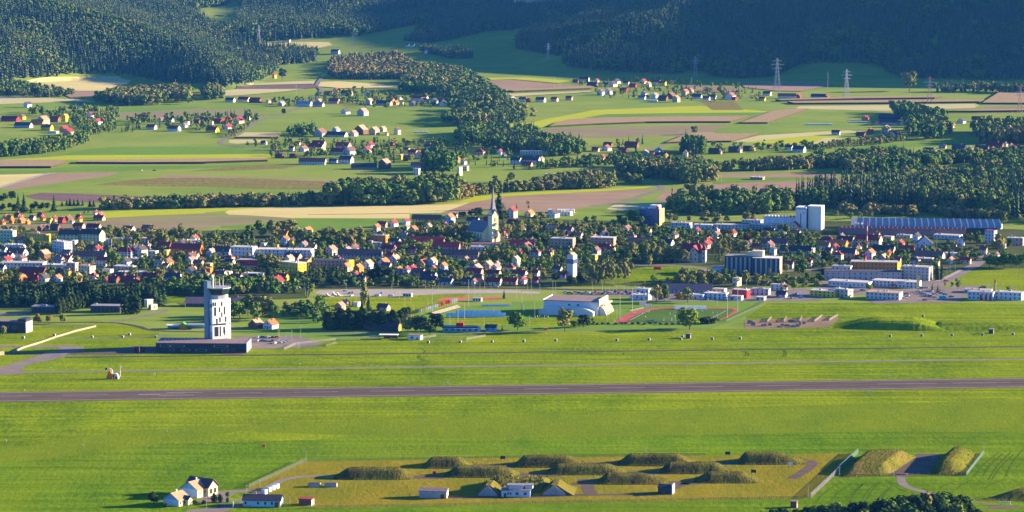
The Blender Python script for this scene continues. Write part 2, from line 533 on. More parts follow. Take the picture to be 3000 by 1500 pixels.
for pts in ((('B1', 1600, 890), ('B1', 1650, 915), ('B1', 1610, 940)), (('B1', 1590, 962), ('B1', 1565, 980), ('B1', 1680, 1030)), (('B1', 1570, 962), ('B1', 1545, 985), ('B1', 1640, 1030)), (('B2', 1210, 930), ('B2', 1195, 945), ('B2', 1215, 958)),
            (('B2', 2470, 915), ('B2', 2530, 935), ('B2', 2510, 970)), (('B2', 2500, 915), ('B2', 2555, 940), ('B2', 2540, 970)), (('B3', 300, 790), ('B3', 318, 820), ('B3', 298, 858)), (('B3', 318, 790), ('B3', 336, 820), ('B3', 322, 858)),
            (('B1', 430, 960), ('B1', 700, 1010), ('B1', 1100, 1055), ('B1', 1700, 1062))):
    road('wheel_track', pts, 1.1, LUSHTR, .05)
for a, b in (((620, 540), (830, 370)), ((760, 530), (960, 370)), ((900, 540), (1080, 365)), ((930, 550), (1060, 380)), ((1050, 530), (1200, 360)), ((1090, 530), (1220, 365)), ((1200, 530), (1320, 410)), ((1240, 520), (1310, 430)), ((1260, 340), (1500, 470)), ((1290, 350), (1600, 460)),
             ((2100, 310), (2340, 80)), ((2190, 300), (2380, 90)), ((2240, 340), (2450, 80)), ((2270, 340), (2480, 100)), ((2400, 310), (2560, 60)), ((2200, 420), (2400, 330)), ((1780, 420), (1940, 350)), ((1940, 430), (2080, 340))):
    p, q = ('F3', *a), ('F3', *b)
    road('wheel_track', [p, ('F3', (a[0] * .55 + b[0] * .45) - 18, (a[1] + b[1]) / 2), q], .9, LUSHTR, .05)
# lighter mown swathes
sheet('mown_grass', [('D', -200, 1165), ('D', 300, 1085), ('D', 800, 1060), ('D', 2000, 1020), ('D', 2900, 1000), ('D', 2900, 1090), ('D', 2200, 1085), ('D', 1200, 1105), ('D', 600, 1085), ('D', 200, 1145), ('D', -200, 1190)],
      ground_mat('mown_grass', (.10, .16, .004), (.165, .21, .006), .03, .2, None, .01, .5, (1, .5, 1), bump=.4), .03)

# ---- the walled compound in front
sheet('compound_grass', [('F0', 1705, 410), ('F0', 2235, 170), ('F1', 900, 155), ('F1', 1900, 130), ('F2', 1500, 112), ('F3', 300, 100), ('F3', 1010, 88), ('F3', 840, 240), ('F3', 780, 300), ('F3', 560, 512), ('F2', 2480, 515), ('F2', 0, 562), ('F1', 1400, 585), ('F1', 0, 608), ('F0', 2330, 595), ('F0', 2060, 600), ('F0', 1600, 470)], G_OLIVE, .04)
sheet('driveway', [('F0', *p) for p in ((1080, 660), (1130, 625), (1330, 608), (1500, 600), (1560, 590), (1640, 540), (1500, 545), (1440, 560), (1190, 545), (1255, 512), (1310, 480), (1400, 445), (1700, 434), (1850, 428), (1905, 445), (1840, 475), (1700, 480), (1660, 530), (1700, 560), (1560, 610), (1480, 640), (1400, 670))], ASPH_L, .07)
sheet('lawn', [('F0', *p) for p in ((1500, 520), (1590, 462), (1760, 455), (1680, 500), (1560, 535))], G_AIR, .09)
road('compound_road', [('F0', 1840, 440), ('F0', 1960, 370), ('F0', 2080, 325), ('F0', 2300, 300), ('F0', 2700, 330)], 5, ASPH_L, .08)
road('compound_road', [('F1', 1330, 510), ('F1', 1700, 506), ('F1', 2150, 500), ('F2', 0, 497), ('F2', 350, 482), ('F2', 1060, 478), ('F2', 1230, 410), ('F2', 1330, 372)], 5, ASPH, .08)
road('compound_road', [('F2', 240, 380), ('F2', 400, 380), ('F2', 390, 430), ('F2', 430, 480)], 7, ASPH, .085)
for a, b, v0, v1 in ((950, 1300, 315, 318), (1560, 1960, 205, 208), (1980, 2400, 292, 296)):
    road('compound_road', [('F1', a, v0), ('F1', b, v1)], 9, ASPH, .08)
for a, b, v in ((350, 720, 190), (750, 1150, 275), (1390, 1880, 182), (1160, 1450, 370), (300, 500, 350)):
    road('compound_road', [('F2', a, v), ('F2', b, v + 2)], 9, ASPH, .08)
road('compound_road', [('F3', 380, 330), ('F3', 450, 295), ('F3', 570, 215), ('F3', 585, 180), ('F3', 530, 158)], 6, ASPH, .08)
road('lane', [('F3', 1415, 290), ('F3', 1415, 350), ('F3', 1450, 400), ('F3', 1580, 442), ('F3', 1760, 485), ('F3', 1900, 520)], 5, ASPH_L, .06)
sheet('yard', [('F3', *p) for p in ((1270, 300), (1480, 300), (1680, 290), (1800, 95), (1560, 95))], ASPH, .06)
road('lane', [('F3', 2030, 535), ('F3', 2150, 552), ('F3', 2330, 575)], 4, G_DIRT, .06)
sheet('bare_earth', [('F3', *p) for p in ((2130, 615), (2300, 595), (2500, 590), (2560, 605), (2350, 622))], G_PURPLE, .06)

# ---- fields of the valley floor, front to back
G_TOWN = ground_mat('town_gardens', (.028, .05, .014), (.085, .115, .025), .03, .15, (.11, .10, .06), .02, .5, streak=0.00)
def fld(name, m, pts, z=.05):
    return sheet(name, pts, m, z)
def c_(c, *pts):
    return [(c, *p) for p in pts]
fld('town_park', G_LUSH, c_('B1', (0, 500), (300, 520), (1500, 500), (1560, 480), (1700, 440), (2576, 420)) + c_('B2', (0, 380), (700, 365), (1280, 370), (2576, 380)) + c_('B3', (150, 330), (-40, 470)) + c_('B2', (2100, 690), (0, 700)) + c_('B1', (1830, 740), (0, 780), (-400, 700)), .03)
fld('town_gardens', G_TOWN, c_('T0', (-300, 240), (1000, 235), (2576, 240)) + c_('T1', (700, 215), (1400, 270)) + c_('T2', (0, 480), (400, 350), (1200, 330), (1700, 390), (2576, 420)) + c_('T3', (700, 300), (2576, 290)) + c_('T4', (500, 290), (2576, 400), (3000, 500), (3000, 880), (1990, 890), (1480, 1090), (0, 1060)) + c_('T3', (2000, 1110), (1300, 1130), (560, 1130), (0, 1090)) + c_('T2', (2576, 1240), (1200, 1250), (0, 1255)) + c_('T1', (1350, 960), (1300, 1090), (300, 1130)) + c_('T0', (2300, 1190), (2060, 1070), (2040, 1170), (1400, 1215), (400, 1240), (-300, 1240)), .035)
fld('field', G_AIR, c_('B1', (560, 345), (2080, 300), (2000, 370), (1580, 470), (1540, 520), (1000, 470), (600, 480)), .06)
fld('field', G_AIR, c_('B1', (1810, 560), (2576, 545), (2500, 650), (2180, 650), (1900, 620), (1810, 600)), .06)
fld('field', G_AIR, c_('B2', (130, 610), (230, 560), (700, 545), (1180, 530), (1120, 600), (850, 610), (640, 645), (130, 650)), .06)
fld('field', G_AIR, c_('T4', (1780, 960), (1960, 900), (3000, 890), (3000, 1190), (1790, 1165)), .06)
fld('field', G_AIR, c_('T3', (-200, 960), (400, 870), (960, 850), (1200, 870), (740, 1030), (0, 1080), (-200, 1080)), .06)
fld('field', G_AIR, c_('T0', (2070, 1070), (2380, 1060), (2300, 1150), (2050, 1140)), .06)
fld('ploughed_field', G_DULL, c_('T0', (-300, 215), (900, 205), (1700, 245), (2576, 220)) + c_('T1', (200, 182), (700, 150), (1100, 92), (1000, 72), (250, 52), (0, 12)) + c_('T0', (2576, 22), (1340, 82), (1330, 130), (-300, 165)), .05)
fld('crop_field', G_LUSH, c_('T1', (700, 160), (1100, 92), (1700, 88), (2576, 88)) + c_('T2', (150, 335), (120, 420)) + c_('T1', (2100, 190), (1500, 240), (1100, 230), (200, 205), (200, 182)), .055)
fld('young_crop_field', G_YELLOW, c_('M0', (1275, 1120), (2000, 1090), (2576, 1078)) + c_('M1', (900, 1058), (600, 1085), (320, 1100), (0, 1128)) + c_('M0', (2576, 1138), (2000, 1160), (1330, 1196)), .05)
fld('stubble_field', G_STUB, c_('M1', (300, 1100), (900, 1060), (1600, 1046), (2576, 1042)) + c_('M2', (200, 1036), (620, 1017), (760, 1000), (580, 1070), (400, 1130), (0, 1140)) + c_('M1', (2576, 1202), (1100, 1198), (600, 1166), (300, 1155), (250, 1125)), .06)
fld('field_margin', G_PURPLE, c_('M1', (1300, 1152), (2000, 1143), (2576, 1136), (2576, 1143), (2000, 1150), (1300, 1156)), .08)
fld('young_crop_field', G_YELLOW, c_('M2', (380, 1030), (600, 1000), (800, 930), (1030, 910), (1200, 890), (1800, 856), (2576, 822)) + c_('M3', (480, 796), (380, 824), (0, 850)) + c_('M2', (1180, 926), (1000, 962), (760, 1000)), .07)
fld('ploughed_field', G_PLOUGH, c_('M2', (400, 1130), (580, 1070), (760, 1000), (1180, 928), (2576, 855)) + c_('M3', (480, 830), (430, 862), (0, 1000)) + c_('M2', (2576, 1022), (1900, 1100), (1700, 1122), (1000, 1105), (560, 1132)), .055)
fld('ploughed_field', G_PLOUGH, c_('M3', (500, 975), (640, 855), (870, 822), (1240, 765), (2576, 720)) + c_('M4', (230, 702), (920, 700), (920, 720), (0, 795)) + c_('M3', (2100, 905), (1500, 925), (850, 1005)), .05)
fld('crop_field', G_LUSH, c_('M3', (1240, 690), (2576, 688), (2576, 712), (1240, 768)), .05)
fld('ploughed_field', G_PLOUGH, c_('M3', (1240, 640), (2576, 633)) + c_('M4', (240, 645), (240, 690)) + c_('M3', (2576, 688), (1240, 686)), .06)
fld('stubble_field', G_PALE, c_('M3', (-100, 1085), (0, 1030), (300, 1010), (850, 1000), (720, 1040), (100, 1110)), .05)
# left, middle distance
fld('young_crop_field', G_YELLOW, c_('M0', (-300, 468), (0, 465), (600, 430), (800, 410), (1400, 405), (2576, 398)) + c_('M1', (830, 388), (830, 452), (0, 458)) + c_('M0', (2576, 456), (1500, 462), (700, 464), (-300, 474)), .05)
fld('meadow', G_LUSH, c_('M0', (-300, 600), (560, 596), (760, 560), (1000, 545), (2576, 540)) + c_('M1', (700, 520), (400, 548), (0, 575)) + c_('M0', (2576, 572), (1500, 600), (700, 620), (560, 632), (-300, 650)), .04)
fld('meadow', G_LUSH, c_('M0', (1080, 330), (1500, 300), (2576, 296)) + c_('M1', (830, 320), (830, 386)) + c_('M0', (1400, 402), (700, 414)), .04)
fld('stubble_field', G_STUB, c_('M0', (-400, 662), (0, 652), (560, 638), (300, 708), (0, 800), (-400, 930)), .06)
fld('ploughed_field', G_PLOUGH, c_('M0', (0, 832), (300, 725), (640, 636), (1510, 622), (1350, 672), (900, 730), (600, 775), (300, 820), (200, 836)), .06)
fld('weedy_field', G_WEED, c_('M0', (1170, 780), (1500, 735), (2000, 690), (2576, 690)) + c_('M1', (700, 705), (1500, 740), (1640, 790), (1450, 842), (600, 826)) + c_('M0', (2576, 806), (1900, 796)), .06)
fld('ploughed_field', G_PLOUGH, c_('M0', (1980, 692), (2120, 655), (2576, 668)) + c_('M1', (700, 690), (1700, 722), (1500, 738), (700, 704)) + c_('M0', (2576, 690)), .065)
fld('weedy_field', G_WEED, c_('M1', (-200, 610), (250, 560), (700, 530), (1200, 535), (1000, 575), (300, 600)), .06)
fld('ploughed_field', G_PURPLE, c_('M0', (300, 920), (500, 880), (900, 886), (1500, 915), (2576, 957)) + c_('M1', (300, 960), (0, 990)) + c_('M0', (2200, 1005), (1800, 1012), (1000, 998), (450, 965)), .05)
fld('ploughed_field', G_DULL, c_('A0', (880, 852), (1300, 832), (1450, 822), (1900, 828), (2010, 868), (1900, 892), (1300, 897), (900, 893)), .05)
fld('stubble_field', G_PALE, c_('M1', (370, 195), (500, 118), (960, 122), (950, 175), (900, 195)), .05)
fld('stubble_field', G_PALE, c_('M1', (310, 212), (780, 212), (770, 240), (400, 262), (300, 250)), .05)
fld('stubble_field', G_PALE, c_('A0', (-300, 735), (0, 728), (560, 748), (780, 775), (540, 765), (0, 785), (-300, 790)), .05)
fld('stubble_field', G_STUB, c_('A0', (130, 630), (300, 597), (560, 585), (700, 580), (900, 585), (990, 612), (960, 642), (850, 662), (840, 690), (600, 690), (370, 680), (170, 662)), .3)
fld('stubble_field', G_PLOUGH, c_('A0', (400, 690), (840, 692), (1000, 662), (1110, 668), (1100, 690), (900, 715), (540, 742)), .25)
fld('dark_ploughed_field', G_PURPLE, c_('A0', (1790, 652), (2350, 640), (2450, 660), (2300, 672), (1780, 678)), .25)
fld('stubble_field', G_PALE, c_('A0', (1650, 692), (1780, 678), (2300, 674), (2150, 695), (1800, 725), (1680, 728)), .25)
fld('stubble_field', G_PALE, c_('A0', (1880, 625), (2380, 612), (2370, 636), (1850, 642)), .3)
fld('stubble_field', G_STUB, c_('A0', (2420, 622)) + c_('A1', (-20, 618), (430, 648), (420, 668), (0, 670)) + c_('A0', (2400, 655)), .3)
fld('stubble_field', G_STUB, c_('A0', (1930, 340), (2150, 322), (2480, 322), (2510, 345), (2380, 372), (2200, 372), (2000, 352)), .5)
fld('sunlit_meadow', G_STUB, c_('A1', (1240, 0), (1260, -25), (1800, -25), (1700, 8), (1400, 28), (1290, 25)), .5)
# right, middle distance
fld('young_crop_field', G_YELLOW, c_('A1', (1100, 945), (1450, 925), (1540, 900), (1900, 832), (2576, 802)) + c_('A2', (150, 800), (640, 840), (600, 850), (500, 883), (250, 885)) + c_('A1', (2300, 890), (2000, 885), (1700, 912), (1560, 955), (1450, 968), (1150, 962)), .05)
fld('meadow', G_LUSH, c_('A1', (1820, 890), (2000, 862), (2576, 852)) + c_('A2', (620, 848), (520, 880), (0, 884)) + c_('A1', (2576, 884)), .06)
fld('ploughed_field', G_DULL, c_('A1', (1480, 975), (1700, 965), (2576, 945)) + c_('A2', (350, 945), (220, 990), (0, 1025)) + c_('A1', (2300, 1035), (1900, 1040), (1650, 1028)), .05)
fld('weedy_field', G_WEED, c_('A2', (130, 762), (390, 765), (460, 830), (220, 830)), .06)
fld('stubble_field', G_PALE, c_('A2', (880, 802), (2250, 783), (2200, 815), (1950, 822), (1550, 836), (850, 820)), .06)
fld('stubble_field', G_PALE, c_('A2', (1080, 992), (1230, 985), (1500, 978), (1300, 1000), (900, 1030), (480, 1070), (370, 1070), (580, 1022)), .06)
fld('young_crop_field', G_YELLOW, c_('A2', (470, 1075), (580, 1022), (900, 1022), (1200, 1030), (960, 1090)), .05)
fld('stubble_field', G_PALE, c_('A2', (950, 1095), (1070, 1040), (1220, 1045), (1100, 1075)), .055)
fld('ploughed_field', G_DULL, c_('A2', (1980, 855), (2200, 830), (2290, 802), (2900, 802), (2900, 845)), .05)
fld('stubble_field', G_PLOUGH, c_('A2', (430, 632), (1060, 630), (1140, 642), (900, 692), (720, 690), (470, 665)), .2)
fld('stubble_field', G_PLOUGH, c_('A2', (0, 645), (380, 665), (470, 690), (300, 700), (0, 685)), .2)
fld('ploughed_field', G_PLOUGH, c_('A1', (1100, 612), (1300, 606), (1650, 640), (1860, 658), (1500, 672), (1250, 690), (1180, 655)), .2)
fld('stubble_field', G_PALE, c_('A1', (1240, 712), (1880, 690), (1880, 700), (1300, 730)), .1)
fld('meadow', G_YELLOW, c_('A1', (1100, 590), (1400, 588), (1750, 615), (1640, 632), (1300, 602), (1130, 608)), .15)
fld('meadow', G_LUSH, c_('A0', (840, 842), (940, 805), (1550, 800), (1450, 822), (1300, 830), (900, 848)), .05)
fld('meadow', G_LUSH, c_('M3', (2570, 400)) + c_('M4', (0, 430), (500, 290), (1080, 250), (1900, 235), (1950, 270), (1240, 300), (700, 330), (300, 400)), .05)
# standing maize
crop('maize', c_('M0', (-300, 490), (850, 492), (790, 530), (640, 570), (-300, 572)))
crop('maize', c_('M0', (1000, 492), (2000, 478), (2576, 470)) + c_('M1', (780, 464), (790, 488), (0, 512)) + c_('M0', (2576, 516), (1700, 519), (960, 516)))
crop('maize', c_('M1', (370, 192), (950, 168), (900, 196), (380, 198)), 2.2)
crop('maize', c_('A1', (1570, 962), (1640, 930), (1720, 912), (2000, 898), (2576, 890)) + c_('A2', (500, 886), (360, 928), (0, 928)) + c_('A1', (2300, 930), (1900, 945)))
crop('maize', c_('A2', (430, 935), (690, 845), (840, 830), (950, 830), (640, 934)), 2.4)
crop('maize', c_('A2', (0, 1032), (110, 1015), (580, 1018), (400, 1058), (360, 1068), (90, 1070), (-60, 1062)), 2.2)
crop('maize', c_('A1', (2576, 1040)) + c_('A2', (110, 1012), (200, 1005), (400, 1040), (360, 1068), (0, 1070)), 2.0)
crop('maize', c_('A2', (700, 762), (1300, 740), (1960, 738), (1900, 748), (1300, 755), (740, 768)), 3)
crop('maize', c_('A2', (790, 777), (1560, 766), (2280, 763), (2240, 778), (1500, 786), (840, 790)), 3)
crop('maize', c_('A2', (2260, 788), (2400, 702), (2900, 702), (2900, 790)), 3)
crop('maize', c_('A2', (1970, 850), (2250, 838), (2900, 832), (2900, 842), (2200, 850)), 3)
crop('maize', c_('A1', (1230, 690), (1500, 678), (1880, 660), (1910, 668), (1880, 678), (1300, 700)), 3)
crop('maize', c_('M3', (650, 262), (860, 180), (1000, 150), (1820, 152), (1470, 245), (1000, 250)), 2.4)

# ---- roads, lanes, railway
road('country_road', [('A0', 2440, 580), ('A0', 2400, 625), ('A0', 2390, 650), ('A0', 2440, 690), ('A0', 2300, 800), ('A0', 2120, 862), ('A0', 1960, 905), ('A0', 1830, 985), ('A0', 1740, 1030), ('A0', 1665, 1062), ('A0', 1660, 1085), ('A0', 1740, 1100), ('A0', 2040, 1135)], 7, ASPH_L, .12)
road('country_road', [('M0', -100, 850), ('M0', 0, 812), ('M0', 300, 722), ('M0', 600, 635), ('M0', 700, 630)], 6, PAVE, .12)
road('country_road', [('M3', -300, 1045), ('M3', 0, 1018), ('M3', 150, 990), ('M3', 400, 895), ('M3', 590, 838), ('M3', 610, 815), ('M3', 560, 788), ('M3', 480, 770), ('M3', 350, 765)], 8, ASPH_L, .12)
road('country_road', [('M3', 380, 345), ('M3', 480, 315), ('M3', 600, 290), ('M3', 860, 180)], 5, ASPH_L, .12)
road('town_road', [('T4', 1440, 1120), ('T4', 1560, 1060), ('T4', 1700, 985), ('T4', 1850, 905), ('T4', 1990, 830), ('T4', 2020, 770), ('T4', 1980, 700)], 11, ASPH_L, .10)
road('town_pavement', [('T4', 1490, 1045), ('T4', 1600, 1000), ('T4', 1790, 905)], 4, PAVE, .12)
road('town_road', [('B1', -600, 260), ('B1', 450, 240), ('B1', 1600, 232), ('B1', 2576, 235), ('B2', 900, 258), ('B2', 1500, 255)], 9, ASPH_D, .08)
sheet('car_park', c_('B1', (440, 290), (500, 262), (1000, 250), (2576, 258)) + c_('B2', (300, 275), (300, 300), (0, 292)) + c_('B1', (1840, 295), (1300, 330), (600, 325)), PAVE, .09)
sheet('car_park', c_('B2', (550, 290), (1300, 265), (1520, 280), (1400, 330), (800, 315)), ASPH_L, .09)
sheet('car_park', c_('B0', (2190, 640), (2250, 600), (2800, 590), (3050, 660), (2950, 700), (2350, 720), (2340, 660)), ASPH_L, .09)
sheet('forecourt', c_('T4', (600, 1290), (900, 1150), (2200, 1090), (1900, 1210), (1750, 1310), (700, 1330)), ASPH_L, .09)
sheet('forecourt', c_('T4', (430, 1240), (620, 1190), (1100, 1110), (700, 1080), (60, 1080), (-100, 1160), (-200, 1250), (200, 1260)), ASPH_L, .08)
road('lane', [('B0', 1350, 360), ('B0', 1650, 340), ('B0', 1300, 420), ('B0', 1050, 462)], 5, ASPH_L, .08)
road('lane', [('B0', 200, 470), ('B0', 1050, 462), ('B0', 1300, 500), ('B0', 1400, 540), ('B0', 1700, 555), ('B0', 2400, 555)], 5, ASPH_D, .085)
sheet('yard', c_('B0', (-200, 380), (300, 370), (290, 400), (-200, 410)), ASPH_L, .08)
road('service_road', [('B1', 380, 715), ('B1', 960, 712), ('B1', 1100, 760)], 5, ASPH_L, .08)
road('service_road', [('B2', 2150, 680), ('B2', 1600, 690), ('B2', 700, 700), ('B2', 0, 712), ('B1', 2000, 712)], 4, G_DIRT, .06)
sheet('forecourt', c_('T3', (190, 1300), (200, 1180), (560, 1195), (1280, 1180), (1500, 1140), (2350, 1130), (2600, 1170), (2600, 1290), (2300, 1300), (1200, 1300)), ASPH_L, .085)
sheet('forecourt', c_('T4', (60, 1080), (-60, 1000), (60, 900), (420, 890), (430, 1000), (1500, 1020), (1460, 1110)), ASPH_L, .075)
road('town_road', [('T0', -200, 660), ('T0', 600, 640), ('T0', 1500, 660), ('T0', 2300, 560), ('T1', 300, 610), ('T1', 1400, 640), ('T1', 2576, 560), ('T2', 700, 830), ('T2', 1400, 830), ('T2', 2576, 900)], 10, ASPH_L, .10)
road('town_road', [('T3', 0, 840), ('T3', 1000, 850), ('T3', 1300, 960), ('T3', 2576, 900), ('T4', 300, 850), ('T4', 1500, 880), ('T4', 1850, 900)], 9, ASPH_L, .10)
# building site
sheet('building_site', c_('B3', (-60, 595), (-60, 510), (500, 490), (820, 475), (830, 500), (720, 575), (300, 590)), G_DIRT, .07)
# ------------------------------------------------------------------ buildings
WALLS = {'W': ('white', (.54, .53, .50)), 'C': ('cream', (.60, .50, .33)), 'Y': ('yellow', (.62, .43, .04)), 'O': ('orange', (.60, .21, .03)), 'P': ('pink', (.50, .30, .25)),
         'G': ('grey', (.36, .34, .33)), 'B': ('brown timber', (.15, .075, .045)), 'L': ('pale blue', (.46, .52, .58)), 'N': ('pale green', (.42, .48, .30)), 'R': ('red', (.52, .03, .04)),
         'D': ('dark grey', (.05, .05, .065)), 'T': ('tan', (.40, .28, .19))}
ROOFS = {'r': ('crimson', (.25, .026, .03)), 'o': ('orange tile', (.44, .135, .045)), 'd': ('dark slate', (.055, .045, .055)), 'b': ('brown', (.16, .075, .065)), 't': ('tan', (.36, .22, .15)),
         'g': ('grey', (.25, .23, .23)), 'w': ('pale flat', (.45, .41, .37)), 'y': ('yellow', (.55, .40, .05)), 'p': ('mauve', (.24, .16, .16)), 'Y': ('yellow', (.5, .36, .04))}
def wall_m(k): return mat('wall_' + WALLS[k][0].replace(' ', '_'), WALLS[k][1], .9, .10, .5, objvar=.10)
def roof_m(k): return mat('roof_' + ROOFS[k][0].replace(' ', '_'), ROOFS[k][1], .8, .22, .8, objvar=.25, spec=.25)
GLASS = mat('window_glass', (.025, .03, .04), .18, .2, 1.0, spec=.6)
FRAME = mat('window_frame', (.34, .33, .32), .7, .05)
DOORM = mat('door_wood', (.13, .07, .04), .7, .2)
BRICK = mat('chimney_brick', (.42, .22, .16), .9, .2, 2.0)
WHITE = mat('white_render', (.66, .63, .58), .85, .06, .4)
STEEL = mat('galvanised_steel', (.36, .36, .37), .5, .1, .5, metal=.3)
POLE = mat('pale_pole', (.36, .34, .31), .6, .08)
DARKM = mat('dark_metal', (.035, .035, .045), .5, .1)
CONC = mat('concrete', (.24, .205, .17), .9, .15, .3)

def unit_window():
    q = MB()
    me = bpy.data.meshes.new('window')
    b = MB().box(-.5, .5, -.06, .10, -.5, .5)
    me.from_pydata(b.v, [], b.f)
    f = MB()
    for x0, x1, z0, z1 in ((-.56, .56, .5, .56), (-.56, .56, -.56, -.5), (-.56, -.5, -.5, .5), (.5, .56, -.5, .5)):
        f.box(x0, x1, -.11, .05, z0, z1)
    v = b.v + f.v
    fc = b.f + [tuple(i + 8 for i in q) for q in f.f]
    me = bpy.data.meshes.new('window')
    me.from_pydata(v, [], fc)
    me.materials.append(GLASS); me.materials.append(FRAME)
    me.polygons.foreach_set('material_index', [0] * 6 + [1] * (len(fc) - 6))
    return me
WIN = unit_window()
DOOR = MB().box(-.5, .5, -.07, .05, 0, 1).build('door', DOORM)
DOORME = DOOR.data
bpy.data.objects.remove(DOOR)
def part(name, me, parent, loc, sc=(1, 1, 1), rz=0.0):
    o = link(name, me, parent, loc)
    o.scale = sc
    o.rotation_euler = (0, 0, rz)
    return o
def windows(o, L, D, h, storeys, n_front=None, n_side=None, wz=None, ww=1.1, wh=1.35, sides='fr', name='window'):
    """window parts on the front (-y) and right (+x) wall of a building centred on its empty"""
    sh = h / storeys
    n_front = max(1, int(L / 3.4)) if n_front is None else n_front
    n_side = max(1, int(D / 3.6)) if n_side is None else n_side
    for s in range(storeys):
        z = sh * (s + .55)
        if 'f' in sides:
            for i in range(n_front):
                if s == 0 and storeys < 3 and i == n_front // 2 and n_front > 2: continue
                part(name, WIN, o, (-L / 2 + L * (i + .5) / n_front, -D / 2, z), (ww, 1, wh))
        if 'r' in sides:
            for i in range(n_side):
                part(name, WIN, o, (L / 2, -D / 2 + D * (i + .5) / n_side, z), (ww, 1, wh), math.pi / 2)
BLD = []
FOOT = []                                         # footprints, so that trees keep clear
def note(o, kind, wall, roof, extra='', size=0):
    BLD.append(dict(o=o, kind=kind, wall=wall, roof=roof, extra=extra, size=size))
def gable_roof(o, L, D, h, pitch, m, along, over=.5, th=.22, name='roof'):
    """two pitched slabs with overhang; along 'x' or 'y' = direction of the ridge"""
    span, ln = (D, L) if along == 'x' else (L, D)
    rise = span / 2 * pitch
    oz = over * pitch
    prof = [(-span / 2 - over, h - oz), (0, h + rise), (span / 2 + over, h - oz), (span / 2 + over, h - oz + th), (0, h + rise + th * 1.25), (-span / 2 - over, h - oz + th)]
    q = MB()
    q.extr(prof, -ln / 2 - over * .8, ln / 2 + over * .8, 'y' if along == 'y' else 'x')
    return q.build(name, m, o), rise
def gable_wall(o, L, D, h, pitch, m, along, name='wall'):
    span, ln = (D, L) if along == 'x' else (L, D)
    rise = span / 2 * pitch
    q = MB().extr([(-span / 2, -.3), (span / 2, -.3), (span / 2, h), (0, h + rise - .02), (-span / 2, h)], -ln / 2, ln / 2, 'y' if along == 'y' else 'x')
    return q.build(name, m, o)
def chimney(r, x, y, z0, z1, m=None):
    return MB().box(x - .35, x + .35, y - .35, y + .35, z0, z1).box(x - .45, x + .45, y - .45, y + .45, z1, z1 + .15).build('chimney', m or BRICK, r)
def spot(c, u, v, w_, L=None, D=None, yaw=0):
    p = at(c, u, v)
    sx, sy = px(c, u, v)
    dist = (Vector((p.x, p.y, p.z)) - Vector((0, 0, H_CAM))).length
    m = dist / F_PX * K[c][2] / 2576.0            # metres per crop pixel there
    return p, m
